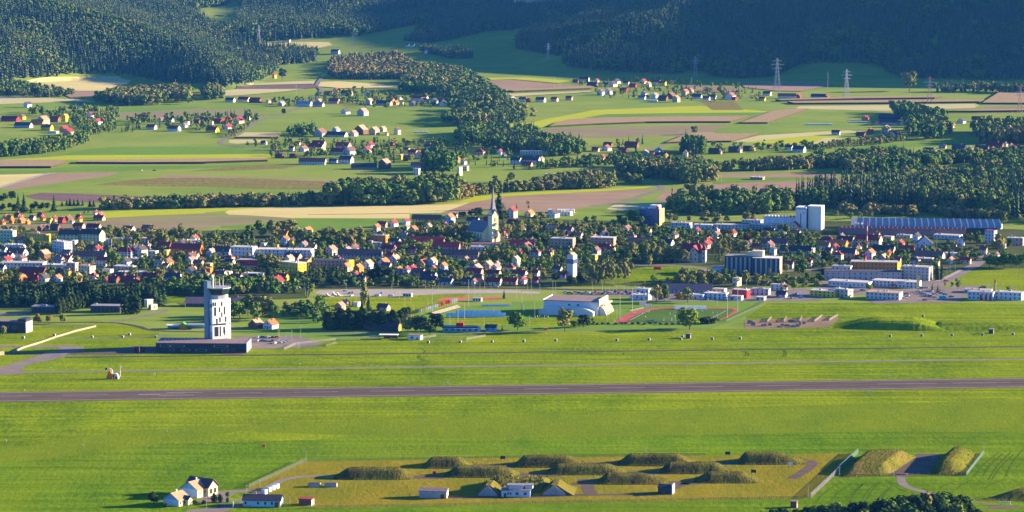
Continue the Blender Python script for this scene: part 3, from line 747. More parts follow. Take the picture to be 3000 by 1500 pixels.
def house(c, u, v, w_, hp, ty, yaw=None, detail=True):
    kind, wk, rk = ty
    p, m = spot(c, u, v, w_)
    W, h = w_ * m, max(2.4, hp * m)
    if yaw is None:
        yaw = {'g': -31, 'r': -20, 'h': -20, 'f': -20}[kind] + random.uniform(-5, 5)
    th = R(abs(yaw))
    cs, sn = math.cos(th), math.sin(th)
    if kind == 'g':
        L = W / (cs + 1.15 * sn); D = 1.15 * L
        if L > 14: D = .9 * L
    elif kind == 'f':
        D = min(14, max(6, W * .45)); L = max(4, (W - D * sn) / cs)
    else:
        D = min(11, max(6.5, W * .6)); L = max(5, (W - D * sn) / cs)
    ey = (L * sn + D * cs) / 2
    big = W > 34
    nm = 'building' if kind == 'f' or W > 34 else 'barn' if wk in 'BT' and W > 11 else 'row_house' if kind != 'g' and W > 13.5 else 'cottage' if W < 9.6 else 'house'
    if W < 6.5: nm = 'cabin'
    zc = float(gz(p.x, p.y + ey))
    o = thing(nm, None, nm.replace('_', ' '), (p.x, p.y + ey, zc), R(yaw))
    FOOT.append((p.x, p.y + ey, max(L, D) * .5 + 1.0, min(L, D) * .5 + 1.0))
    wm, rm = wall_m(wk), roof_m(rk)
    st = max(1, int(round(h / 2.9)))
    if kind == 'f':
        MB().box(-L / 2, L / 2, -D / 2, D / 2, -.3, h).build('wall', wm, o)
        r = MB().box(-L / 2 - .15, L / 2 + .15, -D / 2 - .15, D / 2 + .15, h, h + .35)
        rf = r.build('roof', rm, o)
        if detail and W > 12:
            rr = random.Random(int(u * 7 + v))
            for k in range(rr.randint(1, 3)):
                x, y = rr.uniform(-.4, .4) * L, rr.uniform(-.3, .3) * D
                MB().box(x - .8, x + .8, y - .6, y + .6, h + .35, h + 1.3).build('roof_vent', POLE, rf)
    else:
        pitch = {'g': .85, 'r': .72, 'h': .7}[kind]
        if wk == 'B' and kind == 'g': pitch = .8
        along = 'y' if kind == 'g' else 'x'
        if kind == 'h':
            MB().box(-L / 2, L / 2, -D / 2, D / 2, -.3, h).build('wall', wm, o)
            e = .5
            rise = D / 2 * pitch
            vs = [(-L / 2 - e, -D / 2 - e, h), (L / 2 + e, -D / 2 - e, h), (L / 2 + e, D / 2 + e, h), (-L / 2 - e, D / 2 + e, h), (-L / 2 + D * .4, 0, h + rise), (L / 2 - D * .4, 0, h + rise)]
            rf = mesh_obj('roof', vs, [(0, 1, 5, 4), (1, 2, 5), (2, 3, 4, 5), (3, 0, 4), (3, 2, 1, 0)], rm, o)
        else:
            gable_wall(o, L, D, h, pitch, wm, along)
            rf, rise = gable_roof(o, L, D, h, pitch, rm, along)
        if detail:
            zr = h + rise
            chimney(rf, L * .18 if along == 'x' else .1, .1 if along == 'x' else D * .15, zr - .8, zr + 1.0, BRICK if random.random() < .5 else POLE)
    if detail:
        nf = max(1, min(14, int(L / 3.2))); ns = max(1, min(6, int(D / 3.8)))
        if W > 6:
            windows(o, L, D, h, min(st, 6), nf, ns)
        if kind == 'g' and L > 7:
            part('window', WIN, o, (0, -D / 2, h + .9), (1.0, 1, 1.2))
        if W > 6:
            part('door', DOORME, o, (-L / 2 + L * (nf // 2 + .5) / nf if nf > 2 and st < 3 else L * .02 - L / 2 + .9, -D / 2, 0), (1.1, 1, 2.1))
    note(o, nm, WALLS[wk][0], ROOFS[rk][0], {'g': 'gabled', 'r': 'long-roofed', 'h': 'hip-roofed', 'f': 'flat-roofed'}[kind], W)
    return o
def rows(c, text, detail=True):
    for ln in text.strip().replace('\n', ';').split(';'):
        q = ln.split()
        if not q: continue
        house(c, *[float(x) for x in q[:4]], q[4], float(q[5]) if len(q) > 5 else None, detail)

rows('T0', '''70 95 70 25 gPr;115 110 60 25 rOo;150 150 80 25 gOo;215 75 70 25 rBr;270 110 80 25 gCb;265 145 100 30 gOo;30 165 70 30 gOr;505 75 75 25 rBr;535 115 70 30 gOr;615 150 75 36 rYY;680 125 80 36 gPr;765 145 90 40 rRr;855 115 90 35 gBb;1000 130 60 40 gYr;990 100 90 30 rBr;1260 85 100 40 gOb;1240 115 150 30 rPr;1200 40 70 25 gWr;400 110 70 25 rPb;345 160 60 25 gOo;905 150 60 25 gWb
510 245 90 40 gBb;560 240 90 40 gCb;690 240 130 50 rBb;985 220 150 40 rPr;1170 250 190 50 rCr;1610 265 160 45 rLo;1860 250 190 30 rPb
95 405 195 160 fNg -20;250 405 130 55 rCb;465 422 310 130 fYb -38;865 428 260 140 rNd -6;1145 437 320 150 rNd -22;1310 418 170 65 fLw;1490 427 190 80 fYw -30;1640 425 90 85 fPw;1850 400 150 60 fWw;170 482 310 55 fWw
760 550 270 160 fWw -45;930 470 80 100 fCw;1185 512 215 35 rYb -10;1560 580 260 70 hLr;1770 572 150 90 gWd;1370 512 160 40 rWd;2340 542 400 75 rOr -8;2060 492 200 60 rBr;1990 450 44 56 fYy;2090 552 60 60 fYw;1920 592 130 90 fCw;2400 412 290 36 fLw;2440 382 120 45 gCb
85 632 175 70 rWd;200 606 260 80 rLb;545 622 150 90 gBt -32;800 652 215 45 rWr;1120 612 400 50 rNd -4;1280 692 165 80 rWr;270 726 560 75 fWw -4;720 735 320 55 fWw;900 752 150 100 fPw -20;1080 812 225 120 fCt -38;1580 682 130 50 gLd;1560 742 300 45 fGw;1720 632 170 25 fWw;1350 792 135 60 fWg;1330 500 80 40 fYw
400 824 360 55 rBr;400 872 175 32 rRr;260 882 140 36 gOo;860 838 60 90 gYd;720 884 110 50 gLo -30;1420 902 150 50 rBr;1335 904 90 45 gPr;1500 852 160 50 rBd;1650 932 180 28 rRr;1650 892 190 30 rBr;1885 872 230 40 rBr;2170 884 230 50 rLd;2260 934 60 50 gYd;1650 802 350 22 fGw -3
560 1277 340 75 fDg -8;1330 1272 390 80 fDg -6;1915 1237 105 60 fCw -45;1862 1205 62 90 fCw -40;2810 1198 960 45 rDp -1''')
rows('T1', '''480 592 330 140 fWw -16;1000 592 720 105 fWw -8;900 462 100 40 fYy;745 442 70 40 fWw;170 562 310 60 rWd -8;80 566 120 60 gLt;1110 612 230 30 rPd;1100 792 340 140 fYw -40;1290 650 80 50 fYy;1600 732 500 110 fTd -6;1825 738 78 120 fYy -45
1290 294 130 55 gWo;1205 278 50 50 fWw;970 334 170 55 rYo;1010 424 110 80 gWo;1100 454 80 90 gYd;2160 252 100 60 gPo;2230 202 130 45 rPr;2370 192 120 45 gLr;2530 172 100 50 gLr;2540 232 70 40 gWo;1940 272 80 40 rGt
2200 424 230 120 fOw -22;2170 454 130 60 fWw;2090 432 60 60 fPw;2400 452 135 80 rLd;2440 462 110 50 rRr;1590 554 145 75 gGt -30;1770 482 60 40 gYd;1960 614 540 75 rGd -4;2310 502 200 36 rPr;2330 582 110 36 rPr
1930 774 130 65 gOo -28;2050 724 140 65 gLt -28;2250 694 150 55 gLo -28;2390 664 150 65 gLt -28;2440 784 110 50 gPo -28;2540 804 100 75 gLr -28
45 802 100 85 fOo;50 708 90 50 fYw;220 802 240 40 fCw;610 838 270 55 fCw -10;390 864 170 36 rLr;150 824 120 30 rCr;900 952 190 70 gLr -30;970 872 165 50 rYr;740 884 36 60 gYd;620 874 180 40 rBd;1900 850 95 55 gNr
1700 1248 135 60 gPt -25;1765 1194 80 30 rTt;2245 1250 170 45 rPd;1910 1202 60 55 fWw;1960 900 130 60 rPd''')
rows('T2', '''215 458 385 60 rYb -10;505 456 135 80 gLo -28;560 384 90 30 rGt;240 524 80 45 gLt;450 506 60 45 gLr;800 464 170 50 rLd;750 454 90 45 gLo;970 434 60 36 rRr;1290 384 140 90 gCr -25;1305 470 160 30 rBr;1510 364 130 36 gCo -28;1810 379 160 50 gWd -28;1910 322 340 36 fLw -4;1960 354 190 50 fWw
45 604 120 80 gPo -25;170 604 110 55 rCo;220 724 430 45 rPr -4;460 800 350 55 rPr -6;40 824 120 50 rPr;960 742 380 30 fWb -3;870 794 240 45 fWw;620 904 500 60 rPd -4;1410 754 335 36 rCr -4;1540 694 90 30 gNd;1580 904 145 90 hGr;1390 864 90 50 gPr;1930 764 320 118 fTw -15;2440 746 330 112 fTw -15;2450 790 180 40 rCr;2325 934 90 85 fYw
165 1010 150 55 gPo -28;285 1005 125 80 gLt -28;310 1055 100 45 gPo;425 1048 115 65 gLo -28;620 975 100 55 gTt -28;710 955 90 55 gTt -28;35 1084 100 75 gLr -28;820 1000 90 55 gCt;845 1066 140 55 gLt -28;990 1036 140 65 gPt -28;1110 1014 90 60 gLt -28;1340 1004 110 105 gNt -28;725 1042 80 36 fNw
1260 1054 160 45 hLr;1390 1134 200 45 rLr;110 1102 190 40 rPb;240 1152 215 42 rLd;450 1134 200 42 rWd;820 1112 230 42 rPr;1060 1132 190 48 rNr;240 1204 215 42 rPd;460 1224 195 42 rLd;740 1222 180 42 rPd;810 1234 80 55 gCb;1060 1234 215 48 rCr;1280 1224 195 42 rPr;1430 1214 100 55 gWr -28;1590 1114 100 42 rLr;1590 1204 110 42 rPr;880 1200 80 70 rPb;1860 1074 130 50 rNd;1925 1136 125 42 rLr''')
rows('T3', '''850 386 270 65 fLw;1130 398 260 55 fWw;1480 407 440 58 fWw;1750 322 280 36 fWw;1870 402 330 60 fGw;2020 402 130 70 fCw -35;2300 412 200 50 gCr;300 594 265 36 rCb -5;660 604 200 36 rWd;1190 584 150 30 gPr;1710 604 60 50 gWb;2040 614 345 42 rCb;2300 704 420 36 rWd;2490 694 80 55 fCw;2000 724 95 80 gWd;1320 938 170 60 fLw;2195 894 140 65 rWr;2450 874 110 65 rWr;1545 1112 115 100 fCw -42
920 1204 640 50 rGp -5;370 1204 190 55 fLw;340 1288 270 60 fLw;1040 1278 220 55 fLw;1290 1278 320 70 fLw;1330 1194 180 45 fCw;1600 1262 225 100 fRw -28;1850 1224 250 72 fWg -18;1545 1290 165 50 fLw;1850 1290 130 36 fWw;2040 1164 150 72 fWw;2130 1164 110 50 gCb;2110 1254 150 40 rLd''')
rows('T4', '''460 434 205 50 fCw;105 602 215 65 hCr;345 604 250 60 rCd;640 606 345 75 rCr;880 534 140 45 fCw -30;1080 504 200 28 fWw;1235 564 120 80 gLd;1335 654 240 75 gLd -8;1120 694 200 45 rBr;1640 524 370 45 fLw;1790 604 100 80 gLd;2170 574 150 160 fLr -38;2480 604 220 95 fPw;2060 444 160 80 fLw;2240 394 150 55 fLw
60 654 180 55 rLo;260 624 250 30 rOo;370 762 240 70 rPd;480 724 80 80 gYd;240 794 150 75 hCr;650 774 140 80 gLo;830 704 300 45 rNd;880 754 90 60 gYr;530 794 150 34 rRr;820 804 140 50 gGt;1410 774 385 36 rWb;1280 724 120 30 hPr;1680 744 180 45 fLw;1330 804 250 36 fTw;710 914 600 100 fOw -8;990 914 70 98 fYy -40;300 924 270 60 fWw;560 1034 960 100 fGd -3;1250 1044 400 165 fGw -24;2240 764 80 50 gWb
420 1134 570 62 fWw;1000 1138 620 72 fWw;310 1254 250 95 fCw -42;80 1252 370 72 fYw;840 1288 470 85 fWt -20;2020 1204 370 36 fWw;2060 1290 350 95 fLg;2420 1290 380 90 fLw''')
rows('M1', '''90 122 165 36 rYr;285 84 120 30 gWr;1450 179 170 50 gGb -25;1650 124 100 40 gLg;1655 179 280 26 rWd;1870 169 110 36 gWt;1960 146 190 60 gBt -28;1990 104 120 30 rBd;2130 154 130 60 gTt;2420 149 85 60 gCd -28;2240 109 90 36 gCt;2290 159 45 28 gCb;740 274 80 26 rWr;1095 354 85 36 rWr;1165 284 80 26 rPr;935 444 115 30 rBr;1105 444 90 30 rBr;1240 364 120 36 gWb;1400 344 220 40 rCr;1430 290 180 26 rPr;1740 324 200 36 rPr;1670 404 200 40 rCr;1820 404 160 50 gLb;1350 528 340 40 rWb -5;1610 509 110 34 rLd;1775 518 190 56 rWd;2040 379 110 45 gWr;2080 314 110 36 gWr;2260 584 160 80 gBt -28;2000 584 320 30 rTd -2;2470 464 55 50 gYt;2540 384 80 50 rCr;2350 294 70 26 rRr;2530 484 80 45 rBb''')
rows('M2', '''40 414 130 45 rPr;140 454 155 55 gCr -28;270 384 90 36 rPr;240 334 130 34 rLr;90 574 160 40 rWo;90 658 85 80 fWg;600 500 70 50 gOo;628 664 56 105 fCw -35;700 604 90 55 fCw;680 524 80 40 gLd;880 404 140 36 hPr;1040 290 60 26 gRr;1140 400 90 36 gWr;1190 430 60 28 gWd;1580 404 380 45 fWw -6;1700 412 130 30 fYw;1340 524 150 55 rLd;1530 524 240 55 rLd;1660 514 70 60 gCt;1480 548 140 24 rPr;1805 719 130 36 rYr;1760 684 130 36 fCw;2280 704 140 50 gLb;2340 364 100 30 rPr;2480 354 120 36 gLb;2500 304 130 30 rBr;2210 474 100 36 rCr;2320 464 110 36 rGd;2430 464 70 36 gPr;2520 504 120 50 rYr''')
rows('M3', '''220 314 190 36 rBr;100 384 150 36 rBr;40 504 90 55 rYr;175 494 90 36 rWr;340 474 60 36 gWd;400 414 90 45 gGt;550 394 110 40 gWg;590 454 160 45 rOd;650 459 70 45 gYo;515 524 90 50 gWd;495 444 80 36 gPr;895 434 70 60 gCd -28;1260 394 150 40 rBd;1335 394 45 36 gPd;1510 374 150 40 rBd;1580 376 60 45 gCd;1680 354 120 36 rBd;1740 359 70 45 gYd;1950 324 70 26 rYr;2200 344 110 40 rWd;2330 374 180 40 rWd -25;2270 294 60 28 gBb;1805 718 185 30 fTw''')
rows('M4', '''215 154 115 34 rLr;530 174 130 28 rBr;650 134 80 40 gBr;850 134 120 60 gTt -28;800 174 60 34 gWr;950 174 100 34 gWd;1002 174 26 60 fOw;1610 64 200 26 rWd;1390 394 150 45 rLd;1455 396 55 50 gCd;1560 324 100 24 rTt;1770 354 190 36 rDd;1905 384 85 60 gCd -28;2060 354 190 28 rBd;2190 364 90 30 gYd;2230 324 220 34 rBr;2350 294 60 28 gCd;2420 314 70 28 gWr;2490 334 120 24 rPr''')
rows('A0', '''70 917 145 17 rRr;165 902 50 22 gYb;320 942 90 36 gTt;280 944 110 17 rOo;170 967 140 20 rGd;410 922 80 24 rBr;490 917 44 40 gYy;480 997 70 24 gOr;510 1022 80 28 gPr;400 1007 80 14 fWw;350 987 90 26 rYb;680 892 50 32 gWr;675 947 50 28 gOr;735 942 65 24 gWr;610 812 60 16 rWb;205 812 60 24 gLd
1735 772 75 18 rWd;1840 767 100 16 rCr;1925 777 100 20 rBr;2025 777 36 17 gCb;2125 802 60 17 gGg;2290 802 130 18 rLg;2400 807 90 16 rGt;2410 782 60 17 gTt;2520 782 90 18 rPr;2480 722 80 16 rBo;2540 702 60 17 gCr;1215 922 50 20 gCb;1280 922 60 17 rWr;1360 917 70 20 gWd;1410 942 40 22 fWw;1390 962 50 17 gWb;1140 977 80 18 rWr;1310 992 100 20 rLr;1480 932 60 17 rBb;1545 927 70 24 rBb;1600 1002 90 20 rYr;1680 932 60 17 gPr;1720 912 50 17 gRr;1800 932 80 20 gCr;1860 907 60 17 rCd;1720 977 70 18 gWr;1640 934 80 17 rBr;1580 942 60 18 rPb;2070 592 34 28 gYr;2170 327 44 17 rCb;2530 412 70 20 rGd''', False)
rows('A1', '''210 792 60 30 gGt -28;320 797 130 17 rPd;370 772 60 17 rOo;410 792 50 17 gTo;590 767 135 26 rCr;615 772 60 18 gCb;440 752 40 17 gWd;455 787 30 14 fWw;540 802 60 20 gPd;700 782 60 20 gWd;770 802 60 24 gCd;740 772 70 17 rBb;40 722 90 20 rPr;195 722 50 17 gWd;160 876 85 32 gGt -28;30 862 70 18 gWd;490 592 45 18 gPr;860 540 28 20 gWr
1770 627 50 14 rBr;1835 617 80 17 rWr;1895 657 85 18 rBd;1930 622 40 14 gCr;2050 657 70 22 gCd;2080 632 60 17 gWd;2150 642 50 17 rCr;2200 662 60 17 rRr;2280 632 60 17 gCr;2320 657 50 22 gCt;2380 642 70 22 rCr;2425 652 60 24 rYr;2000 652 40 17 rGd;1960 722 60 28 gLb;2020 712 60 24 gLb;2130 697 60 17 rRr;2290 722 60 17 gGd;2370 742 60 22 gLt;2430 762 80 22 rBd;2530 772 60 32 gTt;2490 747 80 24 gBb;2350 772 80 14 fWw;2270 752 60 17 rLb;1290 767 60 17 gLg;1370 767 60 20 rWr;1410 772 40 17 rRr;1505 772 80 20 rWr;1610 767 60 20 rPr;1720 757 55 20 rPr;1300 792 60 16 rWw;1820 132 62 22 gLg;535 357 40 16 rWd;500 357 30 13 rWd;650 407 50 14 gLg;1090 17 60 22 gWd;1120 37 30 14 gCo;1360 67 60 18 gCb;1310 52 50 14 rDd''', False)
rows('A2', '''20 732 60 40 gTo;60 702 50 22 gTb;180 757 60 17 rWr;230 747 60 17 rLd;365 752 80 28 gWb -28;390 757 40 14 rRr;600 762 60 18 rYr;570 762 40 17 gYb;640 722 70 17 rCd;790 747 140 22 rCb -6;880 742 50 17 gBr;1030 747 120 18 rWd;1090 747 40 17 gOr;110 747 80 17 rWd;1385 912 60 18 gOr;1560 942 150 17 rCd;1570 902 170 17 rDd;1475 947 60 14 gPr;1665 942 40 18 fWw;1980 962 140 17 rWd;2040 962 40 22 gTt;2110 932 70 17 gWd;2240 922 110 20 rWr''', False)

# infill: ordinary houses of the quarters that show between the others
def infill(c, poly, n, seed, w0=95, w1=150):
    r = random.Random(seed)
    P = [at(c, *q) for q in poly]
    st = random.getstate(); random.seed(seed)
    us = [q[0] for q in poly]; vs = [q[1] for q in poly]
    got = tries = 0
    while got < n and tries < 3000:
        tries += 1
        u, v = r.uniform(min(us), max(us)), r.uniform(min(vs), max(vs))
        k = False
        for i in range(len(poly)):
            (ax, ay), (bx, by) = poly[i], poly[(i + 1) % len(poly)]
            if (ay > v) != (by > v) and u < (bx - ax) * (v - ay) / (by - ay) + ax: k = not k
        if not k: continue
        q = at(c, u, v)
        if any(abs(q.x - fx) < a + 6 and -a * .6 - 7 < q.y + 4 - fy < b + 26 for fx, fy, a, b in FOOT): continue
        ty = r.choice('ggrrh') + r.choice('WWWCCCPGGTYN') + r.choice('rrodddbbbtp')
        house(c, u, v, r.uniform(w0, w1), r.uniform(42, 66), ty)
        got += 1
    random.setstate(st)
infill('T0', [(0, 460), (2560, 440), (2560, 900), (1300, 905), (0, 900)], 26, 5)
infill('T1', [(0, 470), (2560, 330), (2560, 900), (1950, 760), (700, 900), (0, 930)], 18, 6)
infill('T2', [(0, 530), (900, 560), (2560, 560), (2560, 900), (1800, 1180), (0, 1000)], 20, 7)
infill('T3', [(0, 430), (2560, 440), (2560, 860), (1300, 650), (600, 640), (0, 640)], 14, 8)
infill('T4', [(0, 480), (2400, 600), (2300, 760), (1700, 880), (0, 800)], 16, 9)
# ------------------------------------------------------------------ vegetation: templates, woods, single trees
def leaf_mat(name, cols, src='obj'):
    """leaf colour chosen along a ramp by the tree (object random) or, in woods, by the tree's own tint, and varied leaf by leaf"""
    m = bpy.data.materials.new(name)
    m.use_nodes = True
    t = m.node_tree
    p = t.nodes['Principled BSDF']
    p.inputs['Roughness'].default_value = .8
    p.inputs['Specular IOR Level'].default_value = .0
    if src == 'obj':
        s = t.nodes.new('ShaderNodeObjectInfo').outputs['Random']
    else:
        a = t.nodes.new('ShaderNodeAttribute'); a.attribute_name = 'tint'
        s = a.outputs['Fac']
    rp = t.nodes.new('ShaderNodeValToRGB')
    e = rp.color_ramp.elements
    while len(e) < len(cols):
        e.new(.5)
    for i, c in enumerate(cols):
        e[i].position = i / (len(cols) - 1)
        e[i].color = (*c, 1)
    t.links.new(s, rp.inputs['Fac'])
    geo = t.nodes.new('ShaderNodeNewGeometry')
    mr = t.nodes.new('ShaderNodeMapRange')
    mr.inputs['To Min'].default_value = .82
    mr.inputs['To Max'].default_value = 1.18
    t.links.new(geo.outputs['Random Per Island'], mr.inputs['Value'])
    hs = t.nodes.new('ShaderNodeHueSaturation')
    t.links.new(mr.outputs['Result'], hs.inputs['Value'])
    t.links.new(rp.outputs['Color'], hs.inputs['Color'])
    t.links.new(hs.outputs['Color'], p.inputs['Base Color'])
    return m
BROADC = [(0.048, 0.088, 0.016), (0.080, 0.136, 0.019), (0.136, 0.168, 0.032), (0.192, 0.184, 0.045), (0.120, 0.152, 0.022), (0.240, 0.192, 0.064)]
CONIC = [(0.027, 0.058, 0.020), (0.041, 0.082, 0.024), (0.060, 0.102, 0.031), (0.034, 0.068, 0.020)]
L_BROAD = leaf_mat('broad_leaves', BROADC)
L_OLIVE = leaf_mat('olive_leaves', [(0.145, 0.160, 0.036), (0.189, 0.181, 0.051), (0.123, 0.145, 0.026), (0.217, 0.189, 0.072)])
L_CONI = leaf_mat('needles', CONIC)
L_DARK = leaf_mat('dark_leaves', [(0.017, 0.036, 0.014), (0.028, 0.050, 0.014), (0.039, 0.059, 0.014)])
L_GREEN = leaf_mat('green_leaves', [(0.075, 0.135, 0.012), (0.112, 0.173, 0.015), (0.150, 0.195, 0.018)])
L_AUT = leaf_mat('autumn_leaves', [(.22, .13, .015), (.26, .18, .02), (.16, .09, .02), (.14, .05, .02)])
W_BROAD = leaf_mat('wood_leaves', [(.045, .10, .020), (.070, .14, .025), (.105, .165, .030), (.15, .17, .044), (.215, .185, .065), (.26, .16, .075)], 'tint')
W_CONI = leaf_mat('wood_needles', [(.058, .105, .062), (.078, .125, .066), (.105, .145, .066), (.15, .165, .062)], 'tint')
BARK = mat('bark', (.07, .05, .035), .95, .3, .5)
BARK_L = mat('pale_bark', (.22, .17, .12), .95, .3, .5)

def kite(c, n, s, up, asp=1.0):
    """one leaf clump: a quad at c facing n"""
    n = n / (np.linalg.norm(n) + 1e-9)
    a = np.cross(n, up); a /= (np.linalg.norm(a) + 1e-9)
    b = np.cross(n, a)
    return [c - a * s, c - b * s * asp, c + a * s, c + b * s * asp]
def crown_broad(seed, n=340, w=.36, z0=.18, top=1.0, lobes=11, leaf=.050, flatn=.55):
    r = np.random.default_rng(seed)
    L = []
    for i in range(lobes):
        zc = z0 + (top - z0) * (.16 + .68 * r.random())
        rel = (zc - z0) / (top - z0)
        rad = w * math.sqrt(max(.05, 1 - (2 * rel - .85) ** 2 * .9))
        a = r.random() * 6.283
        d = rad * (.25 + .5 * r.random())
        L.append((np.array([d * math.cos(a), d * math.sin(a), zc]), w * (.34 + .24 * r.random())))
    V = []
    k = 0
    while k < n:
        c, q = L[r.integers(len(L))]
        d = r.normal(size=3); d /= np.linalg.norm(d)
        if d[2] < -.55: continue
        p = c + d * q * (.82 + .26 * r.random())
        if any(np.linalg.norm(p - c2) < q2 * .78 for c2, q2 in L): continue
        nn = d + r.normal(size=3) * .26 + np.array([0, 0, .15])
        V += kite(p, nn, leaf * (.7 + .75 * r.random()), r.normal(size=3), .6 + .4 * r.random())
        k += 1
    # dark inner mass so that the crown is not hollow
    for c, q in L:
        for i in range(3):
            u = r.normal(size=3)
            V += kite(c + u * q * .15, u, q * .78, r.normal(size=3), .9)
    V = np.array(V)
    V[:, 2] *= 1.0 / max(1e-6, V[:, 2].max())
    return V, np.arange(len(V)).reshape(-1, 4)
def crown_spruce(seed, tiers=13, arms=9, w=.17, z0=.06, droop=.35, broken=.12):
    r = np.random.default_rng(seed)
    V = []
    for i in range(tiers):
        rel = i / (tiers - 1)
        z = z0 + (1 - z0) * (rel * .97)
        rad = w * ((1 - rel) ** .85 * .95 + .035)
        for k in range(max(4, int(arms * (1 - rel * .5)))):
            if r.random() < broken: continue
            a = r.random() * 6.283
            rr = rad * (.75 + .45 * r.random())
            u = np.array([math.cos(a), math.sin(a), 0]); t = np.array([-math.sin(a), math.cos(a), 0])
            h = (1 - z0) / tiers
            p0 = np.array([0, 0, z + h * .9])
            tip = u * rr + np.array([0, 0, z - rr * droop])
            mid = u * rr * .62 + np.array([0, 0, z + h * .15])
            ww = rr * .30 + .008
            V += [p0, mid - t * ww, tip, mid + t * ww]
    for k in range(4):
        a = k * math.pi / 4
        u = np.array([math.cos(a), math.sin(a), 0])
        V += [u * w * .45 + [0, 0, z0 + .03], np.array([0, 0, .99]), -u * w * .45 + [0, 0, z0 + .03], np.array([0, 0, z0])]
    V = np.array(V)
    return V, np.arange(len(V)).reshape(-1, 4)
def crown_column(seed, n=240, w=.12, z0=.05, leaf=.034):
    r = np.random.default_rng(seed)
    V = []
    for k in range(n):
        z = z0 + (1 - z0) * r.random() ** .9
        rel = (z - z0) / (1 - z0)
        rad = w * (math.sin(math.pi * min(1, .18 + rel * .80)) ** .7) * (.8 + .35 * r.random())
        a = r.random() * 6.283
        u = np.array([math.cos(a), math.sin(a), .25])
        V += kite(u * [rad, rad, 0] + [0, 0, z], u + r.normal(size=3) * .35, leaf * (.7 + .7 * r.random()), r.normal(size=3), 1.3)
    for k in range(5):
        a = k * math.pi / 5
        u = np.array([math.cos(a), math.sin(a), 0])
        V += [u * w * .7 + [0, 0, .35], np.array([0, 0, .96]), -u * w * .7 + [0, 0, .35], np.array([0, 0, z0])]
    V = np.array(V)
    return V, np.arange(len(V)).reshape(-1, 4)
def trunk_mesh(name, r0, h, m, limbs=3, seed=0):
    q = MB()
    q.tube((0, 0, -.01), (0, 0, h * .55), r0, r0 * .75)
    q.tube((0, 0, h * .55), (0.01, .005, h), r0 * .75, r0 * .25)
    r = random.Random(seed)
    for i in range(limbs):
        a = r.random() * 6.283
        z = h * (.4 + .4 * r.random())
        q.tube((0, 0, z), (math.cos(a) * h * .22, math.sin(a) * h * .22, z + h * .22), r0 * .5, r0 * .15, 4)
    o = q.build(name, m)
    me = o.data
    bpy.data.objects.remove(o)
    return me
TPL = {}
def tpl(kind, crowns, lm, r0, th, bark, limbs=3):
    TPL[kind] = ([np_mesh('crown', V, Q, lm) for V, Q in crowns], trunk_mesh('trunk', r0, th, bark, limbs, len(TPL)))
tpl('broadleaf', [crown_broad(s) for s in (1, 2, 3, 4, 5, 6)], L_BROAD, .022, .72, BARK)
tpl('olive', [crown_broad(s, 320, .40) for s in (11, 12, 13, 14)], L_OLIVE, .022, .72, BARK)
tpl('green', [crown_broad(s, 360, .42, .12) for s in (15, 16, 17)], L_GREEN, .022, .72, BARK)
tpl('dark', [crown_broad(s, 340, .40, .10) for s in (18, 19, 20)], L_DARK, .022, .72, BARK)
tpl('birch', [crown_broad(s, 300, .20, .16, 1, 12, .040) for s in (21, 22, 23, 24)], L_OLIVE, .014, .8, BARK_L)
tpl('spruce', [crown_spruce(s) for s in (31, 32, 33, 34)], L_CONI, .014, .9, BARK, 0)
tpl('poplar', [crown_column(s) for s in (41, 42)], L_OLIVE, .014, .8, BARK, 0)
tpl('hornbeam', [crown_column(s, 300, .2, .03, .04) for s in (43, 44)], L_DARK, .016, .7, BARK, 0)
tpl('autumn', [crown_broad(s, 300, .42, .12) for s in (51, 52)], L_AUT, .022, .7, BARK)
tpl('bush', [crown_broad(s, 220, .62, .0, 1, 9, .075) for s in (61, 62, 63)], L_BROAD, .03, .5, BARK)
tpl('darkbush', [crown_broad(s, 260, .60, .0, 1, 9, .07) for s in (64, 65, 66)], L_DARK, .03, .5, BARK)
NAMES = {'broadleaf': 'broadleaf_tree', 'olive': 'broadleaf_tree', 'green': 'broadleaf_tree', 'dark': 'broadleaf_tree', 'birch': 'birch_tree', 'spruce': 'spruce_tree', 'poplar': 'poplar_tree', 'hornbeam': 'hornbeam_tree', 'autumn': 'autumn_tree', 'bush': 'bush', 'darkbush': 'bush'}
TREES = []       # (empty, kind, height)
def tree(kind, p, h, wd=1.0, label=None, group=None):
    cr, tr = TPL[kind]
    o = bpy.data.objects.new(NAMES[kind], None)
    COL.objects.link(o)
    o.location = p
    k = rng.integers(len(cr))
    o.rotation_euler = (0, 0, float(rng.random() * 6.283))
    o.scale = (h * wd, h * wd, h)
    link('crown', cr[k], o)
    link('trunk', tr, o)
    o['category'] = 'bush' if 'bush' in kind else 'tree'
    if label: o['label'] = label
    if group: o['group'] = group
    TREES.append((o, kind, h))
    return o

